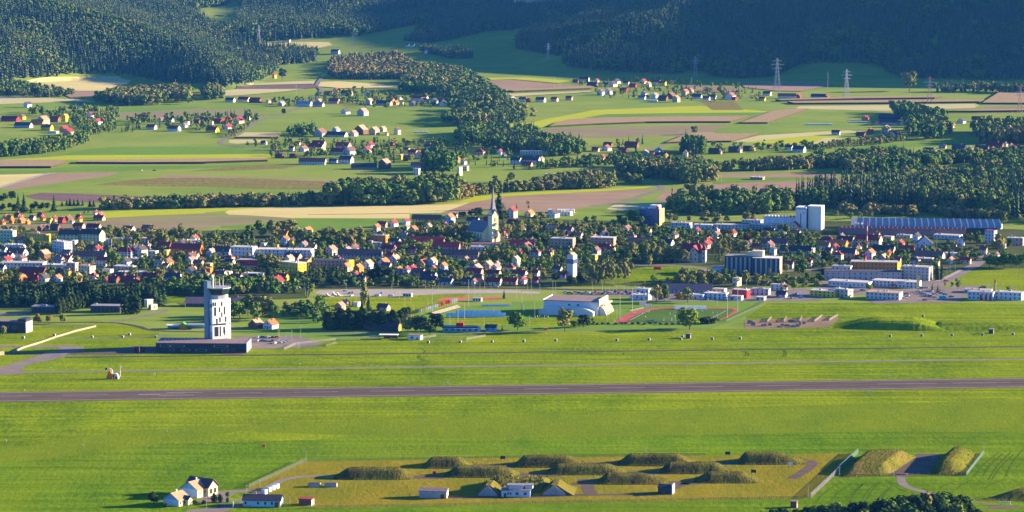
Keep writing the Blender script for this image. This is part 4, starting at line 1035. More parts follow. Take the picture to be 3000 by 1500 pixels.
# low-detail trees for the woods that read as one mass
def far_spruce(seed):
    return crown_spruce(seed, 6, 6, .16, .08, .3, .05)[0].reshape(-1, 4, 3)
def far_broad(seed):
    return crown_broad(seed, 105, .37, .06, 1, 6, .080)[0].reshape(-1, 4, 3)
FAR = {'s': [far_spruce(s) for s in range(5)], 'b': [crown_broad(s, 105, (.26, .32, .38, .44)[s % 4], .05, 1, 5 + s % 4, .078)[0].reshape(-1, 4, 3) for s in range(100, 108)],
       'B': [crown_broad(s, 190, (.25, .32, .38, .45)[s % 4], .05, 1, 6 + s % 5, .064)[0].reshape(-1, 4, 3) for s in range(110, 120)]}
def plant_wood(name, label, pos, hts, kinds, m, tints, wd=1.0):
    """one mesh of many far trees: pos (n,3), hts (n), kinds: one letter per tree"""
    out, tn = [], []
    for i in range(len(pos)):
        T = FAR[kinds[i]][rng.integers(len(FAR[kinds[i]]))]
        a = rng.random() * 6.283
        c, s = math.cos(a), math.sin(a)
        h = hts[i]
        ww = h * wd * (.68 + .64 * rng.random())
        V = T.reshape(-1, 3) @ np.array([[c * ww, s * ww, 0], [-s * ww, c * ww, 0], [0, 0, h]])
        out.append(V + pos[i])
        tn.append(np.full(len(V), tints[i]))
    V = np.concatenate(out); t = np.concatenate(tn)
    o = link(name, np_mesh(name, V, np.arange(len(V)).reshape(-1, 4), m, t))
    return tag(o, label, 'wood', None, 'stuff')
def inside(x, y, poly):
    c = np.zeros(x.shape, bool)
    n = len(poly)
    for i in range(n):
        (ax, ay), (bx, by) = poly[i][:2], poly[(i + 1) % n][:2]
        c ^= ((ay > y) != (by > y)) & (x < (bx - ax) * (y - ay) / ((by - ay) if abs(by - ay) > 1e-9 else 1e-9) + ax)
    return c
def scatter(poly, sp, jit=.45):
    P = np.array([(p[0], p[1]) for p in poly])
    x0, y0 = P.min(0); x1, y1 = P.max(0)
    gx, gy = np.meshgrid(np.arange(x0, x1 + sp, sp), np.arange(y0, y1 + sp, sp))
    x = gx.ravel() + (rng.random(gx.size) - .5) * 2 * jit * sp
    y = gy.ravel() + (rng.random(gx.size) - .5) * 2 * jit * sp
    k = inside(x, y, [tuple(p) for p in P])
    return x[k], y[k]
def keep_clear(x, y, front, r=2.0):
    k = np.ones(len(x), bool)
    for fx, fy, a, b in FOOT:
        k &= ~((np.abs(x - fx) < a + r) & (y - fy < b + r) & (y - fy > -b - front))
    return k
def wood(label, pts, sp, hmin, hmax, conifer=0.0, tint=(0, 1), wd=1.0, near=False, clump=60, front=14, gaps=True):
    poly = [at(*p) for p in pts]
    x, y = scatter(poly, sp)
    k = keep_clear(x, y, front) & (vnoise(x, y, 42, 31) * .6 + vnoise(x, y, 17, 32) * .4 > (.36 if gaps else 0))
    x, y = x[k], y[k]
    z = gz(x, y)
    n = len(x)
    r = rng.random(n)
    cn = vnoise(x, y, clump, 11) * .6 + r * .4
    con = cn < np.quantile(cn, conifer) if conifer > 0 else np.zeros(n, bool)
    h = hmin + (hmax - hmin) * np.clip(vnoise(x, y, 40, 12) * .5 + rng.random(n) ** 1.6 * .75, 0, 1)
    tt = tint[0] + (tint[1] - tint[0]) * np.clip(vnoise(x, y, 45, 13) * .5 + rng.random(n) * .5, 0, 1)
    P = np.stack([x, y, z - .2], 1)
    for sel, ks, m, lb, nm in ((con, 's', W_CONI, 'dark conifers in ', 'conifer_wood'), (~con, 'B' if near else 'b', W_BROAD, 'mixed broadleaf trees in ', 'wood')):
        if sel.sum() > 2:
            hh = h[sel] * (1.15 if ks == 's' else 1)
            plant_wood(nm, lb + label, P[sel], hh, [ks] * int(sel.sum()), m, tt[sel] if ks != 's' else rng.random(int(sel.sum())), wd)

# ---- the forested hills: everything that the picture shows as forest on the slopes
def img_mask(sx, sy, polys):
    k = np.zeros(sx.shape, bool)
    for c, P in polys:
        k |= inside(sx, sy, [px(c, *p) for p in P])
    return k
FOREST = [
    ('A0', [(-400, -900), (1240, -900), (1300, 60), (1420, 90), (1520, 160), (1700, 280), (1850, 360), (2000, 440), (2110, 500), (2050, 570), (1900, 630), (1720, 655), (1500, 640), (1250, 620), (1020, 580), (700, 555), (180, 600), (0, 620), (-400, 650)]),
    ('A0', [(1220, -300), (1240, 0), (1300, 50), (1480, 90), (1700, 40), (1760, 0), (2576, 0), (2576, -300)]),
    ('A0', [(1780, 170), (1840, 80), (1790, 20), (1760, -30), (2600, -30), (2600, 270), (2300, 260), (2000, 230), (1780, 215)]),
    ('A0', [(1700, 230), (1900, 225), (2200, 260), (2500, 280), (2200, 300), (1900, 325), (1800, 330)]),
    ('A0', [(1860, 360), (2050, 370), (2300, 380), (2400, 400), (2380, 470), (2150, 490), (2030, 440)]),
    ('A1', [(-20, -100), (1240, -100), (1280, 30), (1250, 60), (800, 90), (640, 80), (300, 100), (0, 80)]),
    ('A1', [(-20, 70), (500, 110), (800, 120), (820, 140), (620, 180), (300, 240), (100, 280), (-20, 260)]),
    ('A1', [(800, 60), (1000, 20), (1260, 20), (1290, 70), (1900, 20), (2600, -60), (2600, 110), (2000, 110), (1800, 150), (1500, 190), (1300, 230), (1100, 240), (850, 300), (640, 330), (470, 310), (640, 210), (850, 150)]),
    ('A1', [(1700, 190), (2000, 120), (2600, 110), (2600, 560), (2350, 560), (2100, 550), (1700, 510), (1640, 430), (1300, 370), (1350, 300), (1480, 250)]),
    ('A1', [(560, 390), (900, 390), (1000, 440), (860, 450), (700, 420)]),
    ('A2', [(-50, -400), (3200, -400), (3200, 600), (2400, 605), (1780, 590), (1700, 590), (1540, 540), (1470, 490), (1150, 475), (900, 490), (780, 540), (700, 580), (450, 595), (230, 580), (100, 540), (-50, 545)]),
]
CLEAR = [
    ('A0', [(350, 200), (480, 205), (660, 230), (640, 245), (480, 225), (350, 215)]),
    ('A0', [(1480, 100), (1560, 60), (1700, 45), (1740, 60), (1720, 150), (1700, 225), (1600, 200)]),
    ('A1', [(540, 80), (830, 70), (830, 90), (560, 95)]),
    ('A1', [(1740, 130), (1900, 130), (1900, 155), (1740, 160)]),
    ('A1', [(1260, -60), (1900, -60), (1750, 10), (1400, 32), (1290, 28)]),
    ('A1', [(1900, 60), (2400, 20), (2600, -10), (2600, 8), (2200, 60), (1900, 100)]),
]
def plant_hills():
    sp = 7.6
    xs = np.arange(-1750, 1750, sp); ys = np.arange(4950, 8300, sp)
    gx, gy = np.meshgrid(xs, ys)
    x = gx.ravel() + (rng.random(gx.size) - .5) * sp * .9
    y = gy.ravel() + (rng.random(gx.size) - .5) * sp * .9
    k = np.abs(x) < .195 * y + 40
    x, y = x[k], y[k]
    z = gz(x, y)
    sx, sy, dep = project(np.stack([x, y, z], 1))
    k = (sy > -70) & img_mask(sx, sy, FOREST) & ~img_mask(sx, sy, CLEAR)
    x, y, z, sx, sy = x[k], y[k], z[k], sx[k], sy[k]
    # drop what nearer ground hides for good
    vis = np.ones(len(x), bool)
    for i in range(1, 60):
        f = 1 - i * 12.0 / y
        g = gz(x * f, y * f)
        zz = H_CAM + (z + 24 - H_CAM) * f
        vis &= ~((g > zz + 10) & (y * f > 4950))
    x, y, z, sx, sy = x[vis], y[vis], z[vis], sx[vis], sy[vis]
    gap = vnoise(x, y, 70, 21) * .55 + vnoise(x, y, 25, 22) * .45
    k = gap > .25
    x, y, z, sx, sy = x[k], y[k], z[k], sx[k], sy[k]
    n = len(x)
    stand = vnoise(x, y, 130, 23)
    h = 14 + 13 * stand + 6 * rng.random(n)
    bro = (vnoise(x, y, 60, 24) * .6 + rng.random(n) * .4) > .66
    left = (sx < 850) & (x < -380)
    P = np.stack([x, y, z - .3], 1)
    print('hill trees', n, 'broad', bro.sum())
    lab = {True: 'the forested left hill above the tan stubble field', False: 'the long shaded forest across the far hills'}
    for lf in (True, False):
        s = (left == lf) & ~bro
        plant_wood('conifer_forest', 'dark green conifers of ' + lab[lf], P[s], h[s], ['s'] * int(s.sum()), W_CONI, np.clip(stand[s] * .5 + rng.random(int(s.sum())) * .6, 0, 1), 1.15)
        s = (left == lf) & bro
        plant_wood('forest', 'paler broadleaf trees among ' + lab[lf], P[s], h[s] * .8, ['b'] * int(s.sum()), W_BROAD, rng.random(int(s.sum())) * .75, 1.0)
plant_hills()

wood('the riverside belt behind the long stubble field', [('M0', 1260, 1100), ('M0', 2576, 1072), ('M1', 0, 1066), ('M1', 1500, 1045), ('M1', 1500, 975), ('M1', 900, 1000), ('M1', 0, 1030), ('M0', 2000, 1045), ('M0', 1280, 1070)], 7, 9, 14, .05, (.2, 1), 1.15, True, gaps=False)
wood('the tall riverside wood beyond the church spire', [('M1', 1500, 1045), ('M1', 2576, 1036), ('M2', 200, 1028), ('M2', 580, 1005), ('M2', 640, 950), ('M2', 600, 880), ('M2', 400, 850), ('M2', 100, 870), ('M1', 2300, 900), ('M1', 1700, 930), ('M1', 1500, 975)], 8, 15, 24, .12, (0, 1), 1.0, True, gaps=False)
wood('the hedge belt behind the yellow-green strip', [('M2', 600, 970), ('M2', 760, 945), ('M2', 1000, 900), ('M2', 1600, 856), ('M2', 2576, 820), ('M3', 0, 800), ('M3', 0, 770), ('M2', 2300, 790), ('M2', 1650, 820), ('M2', 1200, 860), ('M2', 640, 905)], 7, 9, 15, .03, (.35, 1), 1.15, True, gaps=False)
wood('the short wood beside the road bend', [('M3', -40, 805), ('M3', 330, 770), ('M3', 330, 745), ('M3', -40, 770)], 7, 9, 15, .0, (.3, 1), 1.1, True)
wood('the belt left of the farm track in the valley meadows', [('M0', -300, 450), ('M0', 0, 438), ('M0', 500, 402), ('M0', 850, 350), ('M0', 980, 285), ('M0', 1130, 245), ('M0', 1130, 215), ('M0', 900, 275), ('M0', 500, 345), ('M0', 0, 385), ('M0', -300, 400)], 7.5, 12, 19, .05, (.1, .75), .85, True, gaps=False)
wood('the wooded stream valley in the middle of the plain', [('A1', 480, 520), ('A1', 700, 530), ('A1', 900, 560), ('A1', 1060, 640), ('A1', 1230, 760), ('A1', 1240, 800), ('A1', 1440, 870), ('A1', 1530, 905), ('A1', 1300, 930), ('A1', 1080, 950), ('A1', 900, 960), ('A1', 760, 935), ('A1', 850, 880), ('A1', 820, 800), ('A1', 840, 750), ('A1', 700, 715), ('A1', 500, 700), ('A1', 430, 690), ('A1', 480, 620)], 9, 12, 19, .25, (0, .95), 1.1)
wood('the dark wood above the middle village', [('M2', 640, 140), ('M2', 1000, 110), ('M2', 1550, 150), ('M2', 1650, 220), ('M2', 1950, 250), ('M2', 2200, 340), ('M2', 2230, 400), ('M2', 1800, 440), ('M2', 1300, 380), ('M2', 1000, 330), ('M2', 700, 300), ('M2', 600, 230)], 8.5, 13, 20, .45, (0, .7), 1.0)
wood('the autumn wood on the rise below the pylon', [('A1', -90, 480), ('A1', 60, 445), ('A1', 450, 440), ('A1', 480, 490), ('A1', 640, 525), ('A1', 600, 600), ('A1', 200, 605), ('A1', -90, 590)], 9, 12, 18, .25, (.55, 1), 1.1)
wood('the wood along the brook right of the village', [('M3', -20, 660), ('M3', 200, 620), ('M3', 700, 640), ('M3', 1100, 650), ('M3', 1230, 690), ('M3', 1230, 752), ('M3', 900, 775), ('M3', 600, 705), ('M3', 350, 705), ('M3', -20, 690)], 8, 14, 22, .4, (0, .9), 1.0, True, 90)
wood('the tree row behind the thin ploughed strip', [('M3', 1200, 640), ('M3', 1400, 612), ('M3', 2000, 602), ('M3', 2576, 578), ('M4', 300, 570), ('M4', 300, 540), ('M3', 2576, 548), ('M3', 1200, 612)], 8, 12, 18, .02, (.3, 1), 1.15, True, gaps=False)
wood('the broad wood below the right-hand farms', [('M4', -60, 490), ('M4', 300, 470), ('M4', 1000, 440), ('M4', 1200, 480), ('M4', 1950, 470), ('M4', 2900, 430), ('M4', 2900, 680), ('M4', 2070, 650), ('M4', 2040, 560), ('M4', 1500, 540), ('M4', 1350, 600), ('M4', 900, 640), ('M4', 300, 640), ('M4', 290, 560), ('M4', -60, 570)], 8.5, 11, 18, .08, (0, 1), 1.15, True)
wood('the wood around the quarry track', [('M4', 900, 660), ('M4', 1400, 660), ('M4', 1800, 700), ('M4', 2900, 690), ('M4', 2900, 770), ('M4', 1400, 790), ('M4', 900, 760)], 9, 9, 16, .3, (.2, 1), 1.1, True)
wood('the broadleaf wood behind the blue office tower', [('M3', 700, 1080), ('M3', 830, 1000), ('M3', 1550, 1000), ('M3', 2100, 980), ('M3', 2250, 1060), ('M3', 2200, 1150), ('M3', 1600, 1160), ('M3', 1000, 1160), ('M3', 700, 1140)], 8, 13, 21, .2, (.1, .8), 1.0, True)
wood('the tall forest behind the sawtooth factory', [('M3', 2250, 1000), ('M3', 2400, 940), ('M4', 0, 910), ('M4', 700, 840), ('M4', 1400, 830), ('M4', 2000, 800), ('M4', 2900, 800), ('M4', 2900, 1240), ('M4', 1700, 1150), ('M4', 800, 1110), ('M4', 350, 1090), ('M4', 0, 1080), ('M3', 2250, 1100)], 8, 17, 26, .72, (.1, .9), .95, True, gaps=False)
wood('the scrub edge in front of the tall forest', [('M4', 100, 1130), ('M4', 350, 1100), ('M4', 800, 1120), ('M4', 1700, 1160), ('M4', 2900, 1250), ('M4', 2900, 1280), ('M4', 1700, 1200), ('M4', 800, 1160), ('M4', 350, 1160)], 8, 7, 12, .0, (.4, 1), 1.3, True)
wood('the grove at the foot of the left hill', [('A0', 700, 760), ('A0', 830, 730), ('A0', 1430, 700), ('A0', 1430, 790), ('A0', 960, 805), ('A0', 850, 790)], 8.5, 14, 20, .02, (.2, 1), 1.0)
wood('the hedge at the left hill foot', [('A0', -60, 640), ('A0', 130, 650), ('A0', 380, 690), ('A0', 560, 730), ('A0', 300, 740), ('A0', -60, 720)], 10, 9, 15, .1, (.1, .8), 1.1)
wood('the grove right of the left hill', [('A0', 1500, 700), ('A0', 1640, 690), ('A0', 1690, 750), ('A0', 1560, 760)], 8, 12, 18, .0, (.1, .9), 1.0)
wood('the copse beyond the right-hand pylons', [('A2', 1900, 700), ('A2', 1960, 690), ('A2', 2200, 685), ('A2', 2600, 690), ('A2', 2900, 700), ('A2', 2900, 712), ('A2', 2200, 706)], 8, 10, 20, .35, (.2, 1), .95)
wood('the poplar wood on the right edge', [('A2', 2180, 1000), ('A2', 2300, 990), ('A2', 2900, 990), ('A2', 2900, 1090), ('A2', 2400, 1100), ('A2', 2230, 1085)], 8.5, 16, 24, .05, (.1, 1), .9)
wood('the trees round the right-hand hamlet', [('A2', 1560, 830), ('A2', 1700, 850), ('A2', 1960, 900), ('A2', 2010, 1000), ('A2', 1930, 1060), ('A2', 1700, 1060), ('A2', 1680, 920), ('A2', 1570, 850)], 11, 13, 22, .08, (.0, 1), 1.1)
wood('the scrub along the right-hand brook', [('A2', 950, 1120), ('A2', 1200, 1085), ('A2', 1700, 1050), ('A2', 1690, 1075), ('A2', 1250, 1115), ('A2', 960, 1145)], 10, 5, 10, .0, (.3, 1), 1.3)
wood('the gardens of the left village', [('A0', 220, 840), ('A0', 620, 830), ('A0', 900, 850), ('A0', 870, 1000), ('A0', 680, 1060), ('A0', 560, 960), ('A0', 400, 900), ('A0', 230, 880)], 14, 7, 13, .2, (0, .8), 1.1, front=30)
# ------------------------------------------------------------------ landmark buildings
TOWER_W = mat('tower_panels', (.80, .77, .68), .7, .05, .4)
NAVY = mat('navy_cladding', (.010, .014, .028), .45, .15, .3, spec=.4)
BLUEGL = mat('blue_glass', (.03, .07, .17), .25, .25, .3, spec=.6)
RED = mat('red_paint', (.55, .025, .03), .6, .08)
ORANGE = mat('orange_paint', (.70, .20, .02), .6, .08)
YELLOW = mat('yellow_paint', (.72, .48, .02), .6, .06)
SKYBL = mat('sky_blue_paint', (.16, .36, .55), .6, .08)
TEAL = mat('teal_paint', (.05, .35, .38), .6, .08)
GREENP = mat('green_paint', (.05, .28, .08), .6, .08)

def foot(o, rx, ry):
    FOOT.append((o.location.x, o.location.y, rx, ry))
# --- control tower and its base building
p, m = spot('B0', 1910, 750, 0)
o = thing('airfield_building', 'long low navy-clad airfield building at the foot of the control tower', 'building', (p.x, p.y + 15, 0), R(-3))
foot(o, 38, 22)
MB().box(-32.5, 32, -15, 9, -.3, 6.4).build('wall', NAVY, o)
rf = MB().box(-32.8, 32.3, -15.3, 9.3, 6.4, 6.8).build('roof', roof_m('p'), o)
for k in range(9):
    MB().box(-28 + k * 2.6, -27.2 + k * 2.6, -4 + k * .9, -2.8 + k * .9, 6.8, 8.0).build('roof_vent', POLE, rf)
for x, wd, z in ((-26, 6, 4.6), (-17, 9, 4.6), (14, 9, 4.6), (-21, 3, 1.6), (-11, 5, 1.6), (0, 7, 1.6), (17, 4, 1.4), (23, 2, 1.6)):
    part('window', WIN, o, (x, -15, z), (wd, 1, 1.4))
MB().box(31.9, 32.4, -14.8, 8, 0, 7.0).build('end_panel', roof_m('g'), o)
MB().box(27, 31.5, -15.4, -14.9, 0, 2.8).build('door', DARKM, o)
p, m = spot('B0', 2052, 712, 0)
o = thing('control_tower', 'tall white airfield control tower with slit windows and a dark glass cab', 'tower', (p.x, p.y + 10, 0), R(27))
foot(o, 10, 10)
A = 7.5
sh = [(-A, -A), (A - 3.2, -A), (A, -A + 3.2), (A, A), (-A, A)]
MB().prism(sh, -.3, 35).build('shaft', TOWER_W, o)
WTALL = MB().box(-.5, .5, -.08, .1, -.5, .5).build('window', GLASS)
WT = WTALL.data; bpy.data.objects.remove(WTALL)
S = .0763
for u, v, wd, ln in ((2085, 330, 1.0, 3.0), (2065, 385, .9, 3.6), (2110, 395, .9, 5.6), (2025, 400, 1.4, 6.2), (2085, 432, .8, 3.4), (2040, 490, 1.1, 3.6), (2068, 480, 1.0, 3.6), (2120, 478, .9, 3.8), (2010, 330, 1.0, 2.8), (2028, 330, 1.0, 2.8), (2035, 590, 3.0, 7.0), (2070, 590, .9, 7.4), (2105, 580, 1.2, 4.6), (2110, 605, .7, 4.0), (2018, 523, 2.6, 1.2), (2045, 523, 3.4, 1.2), (2080, 523, 2.8, 1.2), (2108, 523, 2.2, 1.2)):
    part('window', WT, o, ((u - 2000) / 140 * 11.8 - A, -A, (745 - v) * S + .2), (wd, 1, ln))
for a, z, ln, wd in ((.3, 31, 5.4, .9), (.6, 30, 5.6, .9), (.5, 24, 6.0, .9), (.3, 9.5, 6.6, .8), (.65, 10, 4, .8), (.5, 17, 1.3, 2.4)):
    part('window', WT, o, (A - 3.2 + 3.2 * a, -A + 3.2 * a, z), (wd, 1, ln), R(45))
for a, z, ln, wd in ((-5, 30.5, 2.6, 3), (-1, 30.5, 2.6, 3), (-4.5, 24.5, 5, 1), (0, 24.5, 4, 2.6), (-3, 19, 5.6, 1), (2, 14, 5, 1), (-3, 17, 1.3, 3), (2, 17, 1.3, 3), (-4.5, 8.5, 6.5, 1.1), (0, 7.5, 8, 1.1), (4, 9, 6, 1.1)):
    part('window', WT, o, (-A, a, z), (wd, 1, ln), -math.pi / 2)
MB().prism([(7.0 * math.cos(i * math.pi / 4 + .39), 7.0 * math.sin(i * math.pi / 4 + .39)) for i in range(8)], 35, 38.5).build('neck', STEEL, o)
q = MB()
n = 12
b = []
for z, r in ((38.0, 7.0), (42.6, 8.8)):
    b.append([(r * math.cos(2 * math.pi * i / n), r * math.sin(2 * math.pi * i / n), z) for i in range(n)])
q.v = b[0] + b[1]
q.f = [(i, (i + 1) % n, n + (i + 1) % n, n + i) for i in range(n)] + [tuple(range(n - 1, -1, -1)), tuple(range(n, 2 * n))]
q.build('cab', mat('cab_glass', (.012, .03, .03), .12, .1, spec=.7), o)
rf = MB().prism([(9.1 * math.cos(2 * math.pi * i / n), 9.1 * math.sin(2 * math.pi * i / n)) for i in range(n)], 42.6, 43.2).build('cab_roof', STEEL, o)
q = MB()
for i in range(24):
    a = 2 * math.pi * i / 24
    q.tube((8.8 * math.cos(a), 8.8 * math.sin(a), 43.2), (9 * math.cos(a), 9 * math.sin(a), 44.8), .12, .12, 4)
q.build('railing', POLE, rf)
for i, (x, y, h) in enumerate(((-2, 2, 5.5), (0, -2, 6), (1.5, 1, 7.5), (3.2, -1, 5), (4.4, 1.5, 8), (2.4, -3, 4.5), (-.8, 4, 6.5))):
    MB().tube((x, y, 43.2), (x, y, 43.2 + h), .28, .18, 6).build('antenna', POLE, rf)
MB().box(-9.3, -6.4, -2.5, 4.5, -.3, 48).build('stair_shaft', mat('stair_metal', (.17, .22, .28), .5, .1), o)
MB().tube((-4.6, -1.2, 43), (-4.6, -1.2, 50.5), .75, .75, 8).box(-5.5, -3.7, -2.1, -.3, 50.4, 52.4).build('radar_mast', mat('cream_mast', (.62, .54, .38), .7), o)
MB().box(-6.4, -3.2, -1.3, -.5, 48.2, 48.8).build('mast_beam', POLE, o)
# --- church
p, m = spot('T2', 1050, 682, 0)
o = thing('church', 'pale church with tall slate spire and dark blue nave roof', 'church', (p.x, p.y + 4, 0), R(36))
foot(o, 14, 22)
CHW = mat('church_stone', (.70, .60, .34), .9, .08, .4)
SLATE = mat('spire_slate', (.115, .115, .135), .6, .2, .6, spec=.4)
a = 3.5
q = MB().box(-a, a, -a, a, -.3, 25)
q.extr([(-a, 25), (a, 25), (0, 30)], -a, a, 'y').extr([(-a + .01, 25), (a - .01, 25), (0, 29.96)], -a + .02, a - .02, 'x')
tw = q.build('bell_tower', CHW, o)
sp = mesh_obj('spire', [(-3, -3, 25.6), (3, -3, 25.6), (3, 3, 25.6), (-3, 3, 25.6), (-1.5, -1.5, 34), (1.5, -1.5, 34), (1.5, 1.5, 34), (-1.5, 1.5, 34), (-.18, -.18, 51), (.18, -.18, 51), (.18, .18, 51), (-.18, .18, 51)],
              [(0, 1, 5, 4), (1, 2, 6, 5), (2, 3, 7, 6), (3, 0, 4, 7), (4, 5, 9, 8), (5, 6, 10, 9), (6, 7, 11, 10), (7, 4, 8, 11), (8, 9, 10, 11)], SLATE, o)
MB().tube((0, 0, 51), (0, 0, 53), .1, .08, 4).box(-.6, .6, -.08, .08, 52, 52.25).build('cross', DARKM, sp)
q = MB().extr([(-a - .4, 25), (0, 30.9), (a + .4, 25), (a + .4, 24.6), (0, 30.3), (-a - .4, 24.6)], -a - .5, a + .5, 'y')
q.build('gable_roof', SLATE, o)
for x, z, wd, h in ((-.8, 20.8, .8, 4.2), (.9, 20.8, .8, 4.2), (0, 14.5, .7, 1.8), (0, 9.2, .7, 1.8)):
    part('window', WT, o, (x, -a, z), (wd, 1, h))
for y in (-.8, .9):
    part('window', WT, o, (a, y, 20.8), (.8, 1, 4.2), math.pi / 2)
MB().prism([(.95 * math.cos(i * .5236), .95 * math.sin(i * .5236)) for i in range(12)], 0, .2).build('clock_face', WHITE, o).matrix_local = Matrix.Translation((0, -a - .15, 27)) @ Matrix.Rotation(math.pi / 2, 4, 'X')
part('door', DOORME, o, (0, -a, 0), (2.2, 1, 4.4))
MB().extr([(3.5, -.3), (6.6, -.3), (6.6, 6.5), (3.5, 11)], -2.2, 2.2, 'y').build('buttress', CHW, o)
nv = MB().extr([(-9, -.3), (9 - 3, -.3), (6, 9), (-1.5, 17.5), (-9, 9)], 3.6, 30, 'y').build('nave', CHW, o)
MB().extr([(-9.7, 8.6), (-1.5, 18.1), (6.7, 8.6), (6.7, 9.1), (-1.5, 18.8), (-9.7, 9.1)], 3.7, 30.6, 'y').build('roof', SLATE, nv)
for k in range(5):
    part('window', WT, o, (-9, 7 + k * 4.8, 5), (1.3, 1, 5), -math.pi / 2)
# --- concrete tower with a house on top
p, m = spot('T2', 2042, 1132, 0)
o = thing('water_tower', 'slim pale concrete tower with gabled top and a blue glass gallery', 'tower', (p.x, p.y + 4, 0), R(-32))
foot(o, 5, 5)
PCON = mat('pale_concrete', (.60, .55, .48), .9, .06, .3)
MB().box(-3.1, 3.1, -3.1, 3.1, -.3, 16.5).build('shaft', PCON, o)
MB().extr([(-3.1, 16.5), (3.1, 16.5), (3.1, 18.6), (0, 20.8), (-3.1, 18.6)], -3.1, 3.1, 'y').build('top_house', PCON, o)
MB().extr([(-3.5, 18.5), (0, 20.9), (3.5, 18.5), (3.5, 18.9), (0, 21.4), (-3.5, 18.9)], -3.4, 3.4, 'y').build('roof', roof_m('t'), o)
MB().box(-3.9, 3.9, -3.9, 3.9, 12, 15.8).build('gallery', BLUEGL, o)
MB().box(3.02, 3.25, -.9, .9, 0, 12).build('white_strip', WHITE, o)  # white strip up the right face of the shaft
# --- blue office tower
p, m = spot('T3', 490, 352, 0)
o = thing('office_tower', 'dark blue glass office tower with ribbed yellow sunlit side', 'tower', (p.x, p.y + 9, 0), R(-28))
foot(o, 14, 12)
MB().box(-11.5, 10, -7, 4.5, -.3, 17).build('wall', BLUEGL, o)
q = MB()
for s in range(6):
    q.box(-11.6, 10.1, -7.12, -6.95, 1.5 + s * 2.8, 2.1 + s * 2.8)
q.build('floor_bands', mat('band_blue', (.05, .11, .24), .5, .1), o)
q = MB()
for k in range(5):
    y = -6.9 + k * 2.28
    q.box(10, 10.5 + (.5 if k % 2 else .1), y, y + 1.4, -.3, 17.3)
q.build('ribbed_side', mat('rib_sunlit_cream', (.66, .52, .22), .8, .08), o)  # yellow of the sun on this side is put into the ribs
MB().box(-2, 7, -3, 4, 17, 20.2).build('penthouse', WHITE, o)
MB().box(6.5, 8.6, -6, -3.5, 17, 19.4).build('plant_box', RED, o)
for x in (-8, -6, -4.5):
    MB().box(x, x + .9, -5, -4, 17, 18.3).build('roof_vent', POLE, o)
# --- grain silo
p, m = spot('T3', 2200, 402, 0)
o = thing('grain_silo', 'white ribbed grain silo block with two tall towers beside forest', 'silo', (p.x, p.y + 9, 0), R(-18))
foot(o, 28, 14)
SIL = mat('silo_white', (.62, .62, .62), .8, .05, .3)
MB().box(8.5, 19, -7, 9, -.3, 22.5).build('head_tower', SIL, o)
MB().box(19.2, 33, -2, 12, -.3, 23.5).build('side_tower', mat('silo_sunlit_cream', (.76, .70, .58), .8, .05), o)  # paler cream than the cells: sunlight put into this tower's colour
MB().box(19.1, 19.9, -4.5, -1.8, 0, 23).build('tower_joint', DARKM, o)
q = MB()
for k in range(14):
    x = -24 + k * 2.32
    q.tube((x + 1.16, -4.5, -.3), (x + 1.16, -4.5, 11.5), 1.28, 1.28, 8)
q.box(-24, 8.4, -4.4, 8, -.3, 11.6)
q.build('silo_cells', SIL, o)
rf = MB().box(-24.3, 8.4, -5, 8.4, 11.6, 12.1).build('roof', roof_m('w'), o)
for k in range(9):
    MB().box(-21 + k * 3.2, -19.4 + k * 3.2, -2, 0, 12.1, 13.4).build('roof_vent', WHITE if k < 7 else RED, rf)
for k in range(7):
    part('window', WT, o, (9.6 + k * 1.5, -7, 20.9), (.8, 1, 1.0))
part('window', WT, o, (13.6, -7, 9), (.8, 1, 15))
part('sign', MB().box(-.5, .5, -.1, .1, -.5, .5).build('sign', SKYBL).data, o, (16.5, -7, 17), (2.4, 1, 1.2))
for ob in [x for x in COL.objects if x.name.startswith('sign') and x.parent is None]:
    bpy.data.objects.remove(ob)
# --- sawtooth factory
p, m = spot('T4', 1240, 470, 0)
o = thing('factory', 'wide factory with blue sawtooth roof rows and white skylight gables', 'factory', (p.x, p.y, 0), R(-7))
foot(o, 90, 60)
W2 = 76
MB().box(-W2, W2 - 30, 0, 13, -.3, 5.2).build('wall', roof_m('p'), o)
q = MB()
for k in range(30):
    x = -W2 + k * (2 * W2 - 30) / 30
    w_ = (2 * W2 - 30) / 30
    q.extr([(x, 5.15), (x + w_ * .97, 5.15), (x + w_ * .97, 6.6), (x + w_ * .8, 6.6)], -.5, 13.5, 'y')
q.build('front_roof', mat('rust_roof', (.26, .12, .10), .8, .2, .5), o)
MB().box(-W2 + 12, W2, 15, 74, -.3, 6.0).build('hall', NAVY, o)
q, g = MB(), MB()
for r in range(6):
    y0 = 16 + r * 9.6
    q.extr([(y0, 6), (y0 + 9.4, 6), (y0 + 8.2, 8.4)], -W2 + 12, W2, 'x')
    for k in range(22):
        x = -W2 + 18 + k * 6.3
        q.extr([(y0 + .6, 6.3), (y0 + 6.5, 7.9), (y0 + 3.6, 9.4)], x, x + 5.0, 'x'); g.extr([(y0 + .6, 6.3), (y0 + 6.5, 7.9), (y0 + 3.6, 9.7)], x + 5.0, x + 6.0, 'x')
q.build('sawtooth_roof', mat('sawtooth_blue', (.21, .235, .27), .5, .15, .3), o)
g.build('sunlit_gables', mat('sunlit_gable_white', (.62, .62, .60), .6, .05), o)  # white caps paint the sunlit right ends of the roof monitors
p, m = spot('T4', 485, 395, 0)
for i, u in enumerate((440, 455, 490, 532)):
    p, m = spot('T4', u, 434, 0)
    tag(MB().tube((0, 0, -.2), (0, 0, 9.5), .7, .6, 8).build('flue_pipe', WHITE), 'pale upright flue pipe standing on the low cream works building', 'chimney', 'flue pipes before the factory').location = (p.x, p.y, 0)
